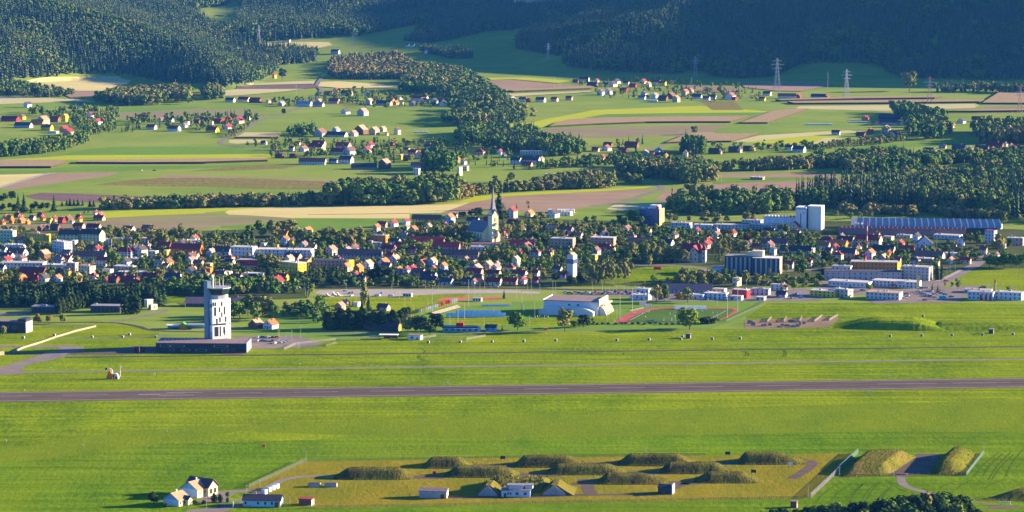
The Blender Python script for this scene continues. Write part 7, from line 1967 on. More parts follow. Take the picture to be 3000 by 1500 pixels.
CP_ = [('B1', 780, 274, 0), ('B1', 835, 296, 4), ('B1', 862, 292, 6), ('B1', 1172, 300, 5), ('B1', 960, 300, 3), ('B1', 1125, 325, 0), ('B1', 1145, 318, 0), ('B1', 845, 325, 0), ('B1', 1268, 322, 0), ('B1', 2405, 228, 3), ('B1', 1560, 232, 4), ('B1', 30, 250, 6),
       ('M0', 1780, 604, 0), ('M0', 1945, 604, 4), ('B2', 1515, 592, 5), ('T4', 545, 1170, 5), ('T4', 1595, 1052, 2), ('T4', 1340, 1235, 5), ('T4', 1300, 1210, 3), ('T4', 1395, 1240, 5), ('T4', 1420, 1180, 0), ('T4', 1450, 1215, 3), ('T4', 1330, 1290, 2), ('T4', 1260, 1130, 1), ('T4', 1290, 1135, 5), ('T4', 1320, 1140, 5), ('T4', 1345, 1135, 3), ('T4', 700, 1180, 0), ('T4', 450, 1190, 3), ('T4', 1060, 1240, 0), ('T4', 1095, 1215, 2), ('T4', 1075, 1265, 0), ('T4', 1120, 1240, 3), ('T4', 2340, 1265, 4), ('T3', 2300, 1215, 5), ('T3', 2350, 1262, 5), ('T3', 2330, 1205, 0), ('T0', 1260, 770, 5), ('T0', 1270, 750, 4), ('T0', 620, 620, 4), ('T0', 1160, 700, 6)]
for k in range(22): CP_.append(('B2', 580 + k * 36, 285 + (k % 3) * 10, k % 7))
for k in range(16): CP_.append(('T3', 520 + (k * 131) % 1900, 1222 + (k * 37) % 62, k % 7))
for k in range(10): CP_.append(('T4', 1250 + (k * 83) % 460, 1185 + (k * 29) % 80, (k * 3) % 7))
for k in range(9): CP_.append(('B0', 2440 + (k % 5) * 44, 612 + (k // 5) * 34, (0, 1, 3, 4, 2)[k % 5]))
for k in range(4): CP_.append(('B1', 20 + k * 45, 835 - k * 6, (0, 3, 0, 1)[k]))
for c, u, v, k in CP_:
    p = at(c, u, v); p.z = .1
    car(p, R(random.uniform(-15, 15) + (0 if random.random() < .6 else 75)), CARC[k][0])
p, m = spot('B0', 1318, 738, 0)
o = thing('fire_engine', 'dark red fire engine parked beside the navy airfield building', 'fire engine', p, R(-4))
MB().box(-4, 1.6, -1.25, 1.25, .7, 3.2).build('body', mat('fire_red', (.22, .02, .02), .5), o); MB().box(1.7, 3.8, -1.2, 1.2, .7, 2.9).build('cab', MATS['fire_red'], o); MB().box(2.6, 3.86, -1.1, 1.1, 1.7, 2.6).build('windscreen', GLASS, o); MB().tube((-3.5, 0, 3.4), (2.4, 0, 3.6), .25).build('ladder', STEEL, o)
for x in (-2.8, 2.4):
    for y in (-1.1, 1.1): MB().tube((x, y - .15, .55), (x, y + .15, .55), .55, .55, 10).build('wheel', DARKM, o)
# silage tubes, skate ramps
for c, u0, u1, v, lb in (('A1', 545, 655, 1002, 'white silage tube on the shaded meadow beside the bush'), ('A2', 925, 1130, 944, 'long white silage tube lying on the right-hand meadow'), ('A2', 1250, 1420, 926, 'white silage tube beside the red-roofed farm')):
    a, b = at(c, u0, v), at(c, u1, v)
    q = MB(); n = 12
    L = (b - a).length
    for k in range(n): q.tube((L * k / n, 0, .9 + .25 * random.random()), (L * (k + 1) / n, 0, .9), 1.1 + .3 * random.random(), 1.2, 8)
    ob = q.build('silage_tube', WHITE); ob.location = a; tag(ob, lb, 'silage')
for u, v, w_, lb in ((1575, 1070, 90, 'low white skate quarter-pipe left of the taller ramp'), (1645, 1055, 70, 'taller white skate quarter-pipe at the end of the car park'), (1700, 1062, 60, 'flat pale skate bank right of the quarter-pipes')):
    p, m = spot('T1', u, v, 0)
    L = w_ * m
    prof = [(-L / 2, 0), (L / 2, 0), (L / 2, .25), (L * .1, .5), (-L * .2, 1.4), (-L * .38, 2.8), (-L / 2, 2.9)]
    tag(MB().extr(prof, -1.6, 1.6, 'y').box(-L / 2 - .4, -L / 2, -1.6, 1.6, 0, 3.0).build('skate_ramp', wall_m('C')), lb, 'ramp').location = p

# --- trees one by one
def t_(c, txt, kind, wd=1.0, var=.08, label=None, group=None):
    for s in txt.split(';'):
        q = [float(x) for x in s.split()]
        u, v, h = q[:3]
        p, m = spot(c, u, v, 0)
        p.z = float(gz(p.x, p.y))
        tree(kind, p, h * m * (1 + random.uniform(-var, var)), (q[3] if len(q) > 3 else wd), label, group)
# dark spruce belt behind the barracks
for k in range(44):
    u = -60 + k * 49 + random.uniform(-14, 14)
    p, m = spot('T0', u, 1185 + random.uniform(-32, 12), 0)
    tree('spruce', p, (235 + random.uniform(-25, 45)) * m, 1.9, 'dark spruce standing in the dense belt behind the barracks', 'spruces of the belt behind the barracks')
for k in range(26):
    u = -60 + k * 80 + random.uniform(-20, 20)
    p, m = spot('T0', u, 1120 + random.uniform(-22, 12), 0)
    tree('spruce' if k % 3 else 'dark', p, (215 + random.uniform(-25, 45)) * m, 1.6, 'dark spruce standing in the dense belt behind the barracks' if k % 3 else 'dark broad tree standing in the belt behind the barracks', 'spruces of the belt behind the barracks' if k % 3 else 'broad trees of the belt behind the barracks')
for k in range(8):
    t = k / 7
    p, m = spot('T0', 735 + 345 * t, 1290 - 90 * t, 0)
    tree('hornbeam', p, (200 - 35 * t) * m, 1.25, 'tall clipped dark tree in the row between the barracks', 'clipped trees between the barracks')
t_('T0', '1575 1292 215 1.3;1640 1285 235 1.3', 'hornbeam', label='tall dark tree of the pair right of the barracks', group='pair of tall trees right of the barracks')
t_('T0', '1715 1285 240 1.5', 'hornbeam', label='broadest dark tree right of the barracks')
# black hedge trees before the big barn
for k in range(30):
    u = 560 + k * 28 + random.uniform(-9, 9)
    p, m = spot('B1', u, 678 + random.uniform(-14, 12), 0)
    tree('hornbeam' if k % 4 else 'spruce', p, (195 + random.uniform(-25, 25)) * m, 1.5 if k % 4 else 1.3, 'dark tree in the black tree screen behind the dark barn', 'trees of the dark screen behind the barn')
t_('B1', '985 420 265 1.25', 'poplar', label='golden columnar poplar above the black tree screen')
t_('B1', '955 485 165;1030 485 205', 'spruce', 1.3, label='dark spruce at the foot of the golden poplar', group='spruces beside the golden poplar')
t_('B1', '1455 722 235 .95', 'olive', label='olive-brown tree between the barn and dark round trees')
t_('B1', '1590 725 190;1690 742 170;1755 700 190', 'dark', 1.2, label='dark round tree in the clump beside the clubhouse', group='dark round trees beside the clubhouse')
t_('B1', '1420 560 120;1460 545 110', 'dark', 1.1, label='dark tree behind the olive-brown tree', group='dark trees behind the olive-brown tree')
t_('B1', '510 470 160 1.1', 'green', label='round green tree left of the small tan house')
t_('B1', '140 490 110;230 485 105;300 480 120;380 480 115', 'broadleaf', 1.2, label='bushy tree in the row by the white bank, right of the tower', group='trees right of the control tower')
t_('B1', '860 420 60', 'spruce', 1.3, label='small spruce on the lawn beside the tan house')
t_('B1', '2490 350 105', 'spruce', 1.3, label='lone spruce right of the clay courts')
t_('B1', '2470 690 60', 'spruce', 1.3, label='small dark conifer right of the small blue house')
t_('B2', '60 690 215 1.15', 'green', label='large yellow-green willow left of the training lawn')
t_('B2', '570 705 255 .9', 'olive', label='slender olive willow before the sports hall')
t_('B2', '770 660 140 1.3', 'dark', label='dark round tree right of the slender willow')
t_('B2', '1915 680 225 1.25', 'green', label='large round dark green tree at the near edge of the track')
t_('B2', '2060 622 75 1.6;2130 618 75 1.6;2185 615 65 1.6', 'darkbush', label='dark bush right of the large round tree', group='bushes beside the track')
t_('B2', '1555 395 210 .85;1640 385 185 .85;1895 395 185', 'broadleaf', label='dark green tree standing before the mauve-roofed hall', group='trees before the mauve-roofed hall')
t_('B2', '1800 375 100', 'autumn', 1.1, label='small reddish tree before the mauve-roofed hall')
t_('B2', '900 190 200;960 200 230;1060 195 215;1150 185 190;1230 180 180;860 180 175', 'birch', .95, label='tall pale birch in the group beside the green lawn', group='tall birches beside the lawn')
t_('B2', '1525 170 75;1690 190 80;1600 195 50;1420 210 55', 'broadleaf', 1.2, label='small dark tree at the edge of the lawn with a red container', group='trees at the edge of the red container lawn')
for k in range(17):
    p, m = spot('B2', 860 + k * 62 + random.uniform(-10, 10), 628 + random.uniform(-6, 4), 0)
    tree('darkbush', p, 24 * m, 1.9, 'low dark hedge bush along the near edge of the stadium', 'hedge bushes along the stadium')
t_('B0', '365 478 95 1.1;330 470 60 1.1', 'autumn', label='orange autumn tree right of the dark guard building', group='orange trees by the guard building')
t_('B0', '465 484 95 .9', 'autumn', label='small golden autumn tree on the grass left of the hedge row')
t_('B0', '592 478 90 .95', 'olive', label='small pale tree at the near end of the clipped row')
t_('B0', '25 585 95 1', 'olive', label='pale tree before the dark guard building')
t_('B0', '2205 430 165 1;2262 425 170 1', 'green', label='yellow-green tree directly right of the control tower', group='yellow-green trees right of the control tower')
t_('B0', '2480 425 82 1.2', 'autumn', label='golden-brown tree right of the control tower')
t_('B0', '2400 450 200;2470 400 190;2540 420 190;2340 400 200;2576 440 180', 'broadleaf', 1.1, label='dark leafy tree in the clump right of the control tower', group='dark leafy trees right of the control tower')
t_('T1', '560 1030 160;690 1050 140;800 1050 140', 'birch', 1.0, label='pale slender tree behind the control tower clump', group='pale slender trees behind the control tower')
t_('T1', '380 1050 180;200 930 110;270 940 120;460 1060 150', 'broadleaf', 1.1, label='leafy tree behind the control tower', group='leafy trees behind the control tower')
t_('T1', '1345 1020 120 .7', 'green', label='narrow bright tree at the end of the car park')
t_('T1', '670 275 170;820 270 160;1000 300 210;1110 310 220;880 330 190;730 330 150;560 320 150;930 310 200', 'broadleaf', 1.05, label='tall dark tree in the grove behind the white industrial hall', group='grove behind the white industrial hall')
t_('T1', '1540 330 130;1620 340 130;1700 350 120;1780 345 120;1860 340 130;1950 330 120;1580 300 110;1900 300 100;1750 300 100;2300 340 120;2230 290 90', 'olive', 1.25, label='grey-green willow in the thicket behind the town', group='willow thicket behind the town')
t_('T1', '1300 420 190;1420 440 180;1500 460 190;1600 440 170;1700 460 190;1830 460 190;1960 440 170;1230 440 150', 'broadleaf', 1.15, label='leafy tree in the park strip behind the slate mansion', group='park strip behind the slate mansion')
t_('T1', '110 400 140;355 400 130 1.1;280 430 120', 'broadleaf', 1.0, label='tree beside the striped apartment block', group='trees beside the striped block')
t_('T1', '730 760 230 1.1;840 760 230;900 740 170;690 700 150', 'olive', 1.1, label='big leafy tree right of the bright red pavilion', group='trees right of the red pavilion')
t_('T1', '1180 790 120;1320 820 170;1440 860 170;1550 880 190;1660 880 230;1500 740 110;1760 860 220;1840 880 160', 'spruce', 1.35, label='dark spruce before the yellow-ended block', group='spruces before the yellow-ended block')
t_('T1', '1400 930 140;1620 940 150;2100 900 190;2200 900 210;2300 900 190;2020 880 130;2420 920 150;1330 900 130', 'dark', 1.2, label='dark tree in the shaded belt behind the car park', group='shaded trees behind the car park')
t_('T1', '1430 590 110;1560 610 80', 'green', 1.1, label='yellow-green tree beside the slate-roofed mansion', group='yellow-green trees by the mansion')
t_('T2', '1122 275 262 2.3', 'spruce', label='very tall dark spruce right behind the church spire')
t_('T2', '1345 285 90 1.1', 'spruce', label='dark cypress-like conifer beside the gabled cream house')
t_('T2', '1490 290 145 .85', 'birch', label='lone slender tree against the brown field')
t_('T2', '860 380 130;780 360 100;680 370 80;1110 440 190;1170 430 150;640 360 60', 'dark', 1.2, label='dark tree beside or behind the church tower', group='dark trees around the church')
t_('T2', '1190 680 260 .7;1300 600 190;1250 640 180', 'birch', 1.0, label='pale tall tree right of the church', group='pale trees right of the church')
t_('T2', '340 640 170;520 660 190;700 640 180;620 600 150;790 600 130;440 620 150', 'olive', 1.1, label='grey-green tree before the church nave', group='grey-green trees left of the church')
t_('T2', '150 900 210 1.0;1055 960 230;1445 890 180;1780 860 110;1850 980 110', 'olive', .95, label='olive tree rising among the terrace houses', group='olive trees among the terrace houses')
t_('T2', '1230 960 190;1290 960 170;1180 940 170;560 1200 200;620 1180 170;640 880 90;340 960 150;240 900 110', 'broadleaf', 1.05, label='dark green tree among the gabled cottages', group='dark trees among the gabled cottages')
t_('T2', '2280 1180 230;2350 1200 260;2450 1200 300;2530 1190 330;1690 1220 210', 'birch', .95, label='tall pale birch beside the water tower', group='birches by the water tower')
t_('T2', '2040 1240 140;2150 1190 120;1840 1190 120', 'dark', 1.2, label='dark tree at the foot of the water tower', group='dark trees at the water tower')
t_('T2', '1500 480 100;1590 440 110;1660 430 140;1390 510 110;1860 560 150;1950 570 130;2100 500 110;1760 560 120;2230 460 100;2330 460 110;2430 600 130;2350 600 110;1550 580 130;1400 600 140', 'olive', 1.2, label='grey-green tree in the thicket right of the church', group='thicket right of the church')
t_('T2', '1600 700 130;1680 720 120;1800 700 100;2130 720 110;2200 700 120;1340 720 100;1560 660 110;2000 700 80', 'dark', 1.25, label='dark tree in front of the beige flats', group='dark trees around the beige flats')
t_('T3', '230 350 200;330 360 130;380 480 160;240 490 140;60 340 130;130 360 130;520 400 90;610 420 90', 'broadleaf', 1.1, label='tree at the foot of the blue office tower', group='trees round the blue office tower')
t_('T3', '760 300 90;1130 330 170;1280 330 160;950 300 90;1420 310 90;1660 300 120;1760 300 110;690 300 110', 'olive', 1.2, label='pale tree behind the white sawtooth sheds', group='pale trees behind the white sheds')
t_('T3', '200 760 200;350 740 190;450 720 190;560 780 180;680 790 190;780 800 170;880 820 190;430 860 150', 'olive', 1.0, label='olive tree in the row left of the timbered villa', group='trees left of the villa')
t_('T3', '1290 740 160;1390 760 150;1560 660 150;1640 680 150;1300 660 120', 'olive', 1.2, label='bushy tree between the villa and dark blue flats', group='trees right of the villa')
t_('T3', '890 1040 180;1000 1060 170;1100 1060 150;1200 1070 160;1300 1080 150;830 1090 140;960 1100 140;1130 1110 130;1420 960 80', 'olive', 1.25, label='bushy olive tree in the thicket before the dark blue flats', group='thicket before the dark blue flats')
t_('T3', '1660 1110 210;1800 1130 200;1950 1010 140;1400 1000 120;1500 1000 100;1900 1120 160', 'birch', 1.15, label='pale tree at the foot of the dark blue flats', group='pale trees at the dark blue flats')
t_('T3', '2360 990 240 1.0;2300 960 120;2430 1050 120', 'broadleaf', 1.1, label='large tree right of the dark blue flats', group='large trees right of the dark blue flats')
t_('T3', '2160 930 100 1.1', 'green', label='bright yellow-green bush tree beside the dark blue flats')
t_('T3', '60 1040 250;130 1050 280;200 1010 200', 'birch', 1.0, label='pale birch at the left edge of the red container lawn', group='birches left of the red container lawn')
t_('T3', '2090 460 130;2160 470 140;2330 600 180;2470 560 120;1900 560 160;1780 540 130;1320 560 120;930 540 110;680 540 90;2230 560 110;1420 570 130', 'broadleaf', 1.0, label='tree among the sheds and houses before the silo', group='trees before the grain silo')
t_('T3', '2250 1160 110', 'green', 1.1, label='round green tree beside the white commercial hall')
t_('T3', '1450 520 120;1870 480 90;1680 560 120', 'autumn', 1.0, label='rusty autumn tree among the sheds before the silo', group='rusty trees before the silo')
t_('T4', '735 600 130 .9', 'broadleaf', label='dark tree in front of the red-roofed cream row')
t_('T4', '1900 590 170;1980 600 180;1850 560 120;2250 690 250;2400 640 130;1830 800 140;1760 780 100', 'broadleaf', 1.0, label='leafy tree at the right end of the factory', group='trees right of the factory')
t_('T4', '90 830 170;200 830 110;20 1060 130;60 1000 110', 'dark', 1.2, label='dark tree left of the orange flats', group='dark trees left of the orange flats')
t_('T4', '1480 1030 230;1540 1030 260;1460 960 150', 'spruce', 1.2, label='dark spruce right of the tall grey flats', group='spruces right of the grey flats')
t_('T4', '2140 880 190;2330 880 200;2420 880 180;2520 890 190;2230 870 140', 'green', 1.1, label='green tree along the far edge of the right-hand field', group='trees behind the right-hand field')
t_('T4', '620 1170 110 1.1', 'green', label='round green tree on the forecourt before the white shops')
t_('T4', '1420 1180 110;1490 1170 80', 'spruce', 1.3, label='small conifer on the forecourt beside the road', group='conifers beside the road')
t_('T4', '1740 1160 150;1670 1150 90;1580 1120 70', 'birch', 1.1, label='young pale tree beside the road to the town', group='young trees beside the road')
t_('T4', '2380 1160 60;2030 1160 50;2070 1150 50', 'bush', 1.0, label='round bush on the near edge of the right-hand field', group='bushes on the right-hand field')
t_('T4', '1050 760 70;1120 790 60;1000 720 70;1330 620 80;1540 660 70;700 790 70;1620 590 80', 'broadleaf', 1.2, label='garden tree among the houses before the factory', group='garden trees before the factory')
t_('T4', '390 270 100;510 260 90;590 250 100;650 250 90;210 250 100;1600 250 100;2330 330 100', 'olive', 1.0, label='pale tree at the forest edge behind the factory', group='pale trees behind the factory')
t_('T0', '380 480 160;1010 520 170 .9;1720 420 170;1900 420 130;2000 430 230;2080 430 160;2200 350 150;2290 350 140;2410 320 130;2490 350 130', 'olive', .95, label='tall pale tree among the apartment blocks', group='pale trees among the apartment blocks')
t_('T0', '1850 440 130;2400 330 130;1380 250 80', 'spruce', 1.3, label='dark spruce among the apartment blocks', group='spruces among the apartment blocks')
t_('T0', '1420 690 200 1.0', 'green', label='large bright green tree beside the crimson-roofed white house')
t_('T0', '2020 690 150;2060 700 130;2130 660 110;2250 650 100;1990 620 110;1650 770 90;1700 770 80;1510 770 70', 'broadleaf', 1.1, label='garden tree left of the yellow school', group='garden trees left of the yellow school')
t_('T0', '640 820 190;740 840 170;800 840 160;1130 800 90;960 790 90', 'spruce', 1.4, label='dark conifer before the long white hall', group='conifers before the long white hall')
t_('T0', '20 930 200;110 900 170;520 870 110;930 920 160;1000 910 120;1080 930 110;2010 920 140;1830 920 110', 'olive', 1.0, label='olive garden tree above the dark spruce belt', group='garden trees above the spruce belt')
t_('T0', '270 270 100;160 260 90;60 260 80;420 280 80;780 260 60;860 265 50;1300 260 80;1400 265 90;1460 290 90;1520 300 70;1750 260 60;1240 250 60', 'olive', 1.3, label='low bushy tree behind the pale apartment blocks', group='bushy trees behind the apartment blocks')
t_('M0', '230 1100 190;300 1130 230;680 1120 200;1060 1140 60;1110 1130 60;390 1140 90', 'spruce', 1.7, label='dark pointed spruce beside the garden colony', group='spruces beside the garden colony')
t_('M0', '840 1040 90;880 1045 100;930 1045 95;980 1045 95;1040 1045 90;1130 1060 100;1180 1060 95;780 1040 70', 'spruce', 2.2, label='spruce in the short row behind the garden colony', group='spruce row behind the garden colony')
t_('M0', '40 1000 130;150 970 110;20 1120 110;200 1140 130;120 1090 90;430 1100 110;520 1100 110;600 1090 90', 'dark', 1.2, label='dark tree at the left edge beside the garden colony', group='dark trees by the garden colony')
t_('M3', '1005 148 120 1.0', 'olive', label='lone pale tree on the field corner in the plain')
t_('A2', '1710 690 165 1.0', 'olive', label='lone pale tree pair beyond the right-hand pylons')
t_('A0', '275 735 105 1.0', 'dark', label='dark spreading tree before the tan hillside field')
t_('A0', '2130 605 90 1.0', 'dark', label='dark round tree at the hill foot beside a yellow gable')
t_('A0', '2140 865 50 1.0', 'dark', label='lone dark tree beside the country road')
t_('M2', '1080 750 100 1.2;1280 750 140 1.1', 'olive', label='pale tree before the hedge belt on the meadow', group='pale trees on the meadow')
# conifer and garden clumps of the far villages: one wood each, too many to count
wood('the gardens of the middle village', [('M1', 400, 300), ('M1', 960, 230), ('M1', 1280, 240), ('M1', 2576, 250), ('M2', 560, 250), ('M2', 780, 330), ('M2', 1300, 400), ('M2', 1250, 560), ('M2', 880, 570), ('M2', 500, 560), ('M2', 0, 540), ('M1', 2000, 500), ('M1', 1700, 420), ('M1', 900, 470), ('M1', 780, 440), ('M1', 780, 360)], 16, 5, 11, .35, (0, .9), 1.1, True, front=45)
wood('the dark clump beside the cream chapel tower', [('M2', 180, 640), ('M2', 560, 640), ('M2', 570, 520), ('M2', 350, 480), ('M2', 180, 520)], 7, 16, 24, .4, (0, .3), 1.0, True)
wood('the gardens of the right-hand roadside village', [('M3', -40, 480), ('M3', 0, 260), ('M3', 350, 260), ('M3', 700, 440), ('M3', 660, 520), ('M3', 300, 540)], 15, 6, 12, .3, (0, .9), 1.1, True, front=45)
wood('the garden trees along the village street', [('M3', 780, 450), ('M3', 830, 330), ('M3', 1100, 270), ('M3', 1420, 310), ('M3', 2480, 280), ('M3', 2560, 370), ('M3', 1900, 370), ('M3', 1100, 430)], 16, 6, 11, .25, (0, .8), 1.1, True, front=45)
wood('the tall clump in the middle of the village street', [('M3', 800, 400), ('M3', 900, 330), ('M3', 1080, 340), ('M3', 1100, 430), ('M3', 900, 440)], 8, 17, 24, .3, (0, .4), .95, True)
wood('the gardens of the lane village', [('A0', 900, 960), ('A0', 1000, 900), ('A0', 1900, 880), ('A0', 1960, 905), ('A0', 1760, 990), ('A0', 1200, 1000), ('A0', 900, 1000)], 15, 6, 13, .3, (0, .9), 1.1, front=45)
wood('the gardens along the old lane', [('A0', 1690, 1050), ('A0', 1740, 1000), ('A0', 1850, 975), ('A0', 1900, 930), ('A0', 1940, 910), ('A0', 1850, 990), ('A0', 1760, 1040)], 9, 5, 9, .0, (.3, .9), 1.2)
wood('the gardens under the left hill', [('A0', 1980, 800), ('A0', 2060, 760), ('A0', 2300, 770), ('A1', 0, 680), ('A1', 200, 690), ('A1', 420, 740), ('A1', 840, 740), ('A1', 830, 810), ('A1', 300, 830), ('A1', 0, 790), ('A0', 2300, 815)], 18, 6, 12, .3, (0, .9), 1.1, front=45)
wood('the copse beside the middle farm', [('M1', 1040, 170), ('M1', 1080, 110), ('M1', 1400, 80), ('M1', 1400, 170)], 9, 8, 16, .5, (0, .5), 1.0, True)
wood('the gardens of the far right village', [('A1', 1750, 650), ('A1', 1900, 610), ('A1', 2400, 600), ('A1', 2576, 620), ('A2', 100, 640), ('A2', 450, 660), ('A2', 620, 690), ('A2', 600, 760), ('A2', 200, 770), ('A1', 2500, 770), ('A1', 2200, 740), ('A1', 1950, 750), ('A1', 1900, 670)], 20, 5, 10, .3, (0, 1), 1.1, front=45)
wood('the dark hedge line below the town villages', [('M3', -60, 520), ('M3', 200, 540), ('M3', 700, 520), ('M3', 1100, 540), ('M3', 1200, 600), ('M3', 700, 640), ('M3', 0, 650)], 10, 9, 15, .15, (0, .9), 1.1, True)
wood('the hedge below the long manor', [('M2', 1250, 590), ('M2', 1650, 590), ('M2', 2200, 560), ('M2', 2576, 560), ('M2', 2576, 480), ('M2', 1850, 500), ('M2', 1800, 560)], 11, 7, 13, .15, (0, .8), 1.1, True)
wood('the trees along the meadow right of the lone yellow farm', [('M2', 1650, 800), ('M2', 1900, 720), ('M2', 2250, 720), ('M2', 2576, 700), ('M2', 2576, 760), ('M2', 1700, 810)], 9, 8, 15, .1, (.2, 1), 1.1, True)

# fill the town's gardens with single trees that keep clear of the buildings
def clear_of(x, y, r=2.0):
    for fx, fy, a, b in FOOT:
        if abs(x - fx) < a + r and abs(y - fy) < b + r + 1: return False
    for o, k, h in TREES:
        if (o.location.x - x) ** 2 + (o.location.y - y) ** 2 < 16: return False
    return True
FILL = [(('T0', -60, 300), ('T0', 2576, 300), ('T1', 2576, 330), ('T1', 2576, 900), ('T1', 1300, 900), ('T1', 0, 950), ('T0', 0, 900)), (('T2', 0, 500), ('T2', 2576, 520), ('T2', 2576, 1180), ('T2', 0, 1240)), (('T3', 0, 420), ('T3', 2576, 480), ('T3', 2576, 900), ('T3', 1300, 820), ('T3', 0, 820)), (('T4', 0, 560), ('T4', 2400, 700), ('T4', 1500, 900), ('T4', 0, 900))]
kinds_ = [('spruce', 9, 14, 1.4), ('bush', 3, 5, 1.0), ('spruce', 6, 10, 1.4), ('birch', 8, 13, 1.1), ('bush', 2.5, 4, 1.1), ('green', 5, 8, 1.2)]
FILLED = []
for poly, nn in zip(FILL, (24, 24, 18, 12)):
    P = [at(*q) for q in poly]
    x0, x1 = min(q.x for q in P), max(q.x for q in P); y0, y1 = min(q.y for q in P), max(q.y for q in P)
    got = tries = 0
    while got < nn and tries < 4000:
        tries += 1
        x, y = random.uniform(x0, x1), random.uniform(y0, y1)
        if not inside(np.array([x]), np.array([y]), [(q.x, q.y) for q in P])[0] or not clear_of(x, y): continue
        k, a, b, wd = random.choices(kinds_, (5, 4, 4, 4, 3, 1))[0]
        FILLED.append(tree(k, (x, y, 0), random.uniform(a, b), wd))
        got += 1

TOWNW = [('the left quarter of the town', FILL[0]), ('the middle quarter of the town', FILL[1]), ('the quarter round the villa', FILL[2]), ('the quarter before the factory', FILL[3]),
         ('the park belt before the church', (('T1', 1150, 330), ('T1', 2576, 280), ('T2', 0, 520), ('T2', 850, 560), ('T2', 800, 650), ('T2', 0, 640), ('T1', 2000, 400), ('T1', 1200, 460))),
         ('the strip behind the car park', (('T1', 1300, 850), ('T1', 2576, 850), ('T2', 0, 1200), ('T2', 1900, 1200), ('T2', 1900, 1250), ('T2', 0, 1262), ('T1', 2576, 945), ('T1', 1320, 945))),
         ('the belt behind the mauve-roofed hall', (('T3', 780, 1010), ('T3', 1400, 1000), ('T3', 2300, 1060), ('T3', 2600, 1000), ('T4', 60, 1040), ('T4', 20, 1120), ('T3', 2200, 1120), ('T3', 1300, 1120), ('T3', 800, 1090))),
         ('the meadow edge behind the church', (('T2', 1180, 520), ('T2', 1500, 470), ('T2', 2576, 480), ('T3', 400, 420), ('T3', 400, 460), ('T2', 2576, 620), ('T2', 1700, 640), ('T2', 1200, 620))),
         ('the row behind the apartment blocks', (('T0', -60, 255), ('T0', 1500, 255), ('T0', 2400, 280), ('T0', 2400, 310), ('T0', 1500, 320), ('T0', -60, 290)))]
for nm_, q_ in TOWNW:
    wood('the gardens of ' + nm_ if 'quarter' in nm_ else nm_, list(q_), 8.0, 3, 8.5, .14, (0, .95), 1.3, True, 40, 17)

wood('the dark belt between the town and the control tower', [('T0', 2080, 935), ('T0', 2576, 930), ('T1', 0, 930), ('T1', 700, 960), ('T1', 1300, 930), ('T1', 1300, 1010), ('T1', 880, 1050), ('T1', 880, 990), ('T1', 400, 1060), ('T1', 0, 1060), ('T0', 2400, 1060), ('T0', 2080, 1040)], 8, 6, 13, .2, (0, .5), 1.2, True, gaps=False, front=8)
wood('the trees right of the white bank and car park end', [('B1', 60, 500), ('B1', 560, 480), ('B1', 640, 560), ('B1', 560, 640), ('B1', 300, 560), ('B1', 60, 540)], 8, 5, 11, .2, (0, .5), 1.2, True, gaps=False, front=8)
wood('the shaded row along the near side of the training lawn', [('B2', 620, 640), ('B2', 880, 622), ('B2', 880, 640), ('B2', 640, 660)], 6, 3, 6, 0, (0, .4), 1.4, True, gaps=False)

# --- small players on the pitch and the training lawn
def person_mesh():
    v = [(0, 0, .92), (0, 0, 1.18), (0, 0, 1.42), (0, 0, 1.53), (0, -.02, 1.66), (.10, 0, .88), (.13, -.06, .48), (.13, .04, .06), (.13, -.10, .03), (-.10, 0, .88), (-.14, .10, .50), (-.13, .22, .08), (-.13, .10, .03), (.20, 0, 1.40), (.30, -.05, 1.14), (.32, -.16, .92), (-.20, 0, 1.40), (-.31, .05, 1.14), (-.32, -.06, .92)]
    e = [(0, 1), (1, 2), (2, 3), (3, 4), (0, 5), (5, 6), (6, 7), (7, 8), (0, 9), (9, 10), (10, 11), (11, 12), (2, 13), (13, 14), (14, 15), (2, 16), (16, 17), (17, 18)]
    rad = [.15, .14, .16, .06, .105, .095, .065, .045, .04, .095, .065, .045, .04, .06, .045, .035, .06, .045, .035]
    me = bpy.data.meshes.new('body'); me.from_pydata(v, e, [])
    o = bpy.data.objects.new('body', me); COL.objects.link(o)
    sk = o.modifiers.new('skin', 'SKIN')
    for q, r_ in zip(me.skin_vertices[0].data, rad): q.radius = (r_, r_)
    me.skin_vertices[0].data[0].use_root = True
    o.modifiers.new('sub', 'SUBSURF').levels = 1
    bpy.context.view_layer.update()
    r = bpy.data.meshes.new_from_object(o.evaluated_get(bpy.context.evaluated_depsgraph_get()))
    bpy.data.objects.remove(o)
    r.name = 'body'
    return r
PB = person_mesh()
HAIR = MB().tube((0, 0, 1.66), (0, .01, 1.78), .115, .06, 8).build('hair', mat('brown_hair', (.06, .035, .02), .8))
HAIRM = HAIR.data; bpy.data.objects.remove(HAIR)
SHIRT = [mat('shirt_white', (.6, .6, .58), .8, .03), mat('shirt_orange', (.6, .2, .03), .8, .03)]
PBM = []
for sh_m in SHIRT:
    q = PB.copy(); q.materials.clear(); q.materials.append(sh_m); PBM.append(q)
for i, (u, v) in enumerate(((1325, 512), (1408, 522), (1440, 560), (1478, 500), (1705, 522), (1757, 552), (2052, 490), (2165, 515), (965, 545), (980, 550), (250, 562), (275, 556), (300, 552), (325, 550), (350, 552), (375, 548), (390, 556))):
    k = 1 if i in (8, 9) else 0
    pt = at('B2', u, v); pt.z = .15
    o = thing('person', 'running player in %s on the %s' % (('orange', 'grass left of the running track') if k else ('white', 'football pitch') if i < 8 else ('white', 'training lawn before the sports hall')), 'person', pt, random.uniform(0, 6.28), ('players in orange left of the track' if k else 'players on the football pitch' if i < 8 else 'players on the training lawn'))
    link('body', PBM[k], o); link('hair', HAIRM, o)
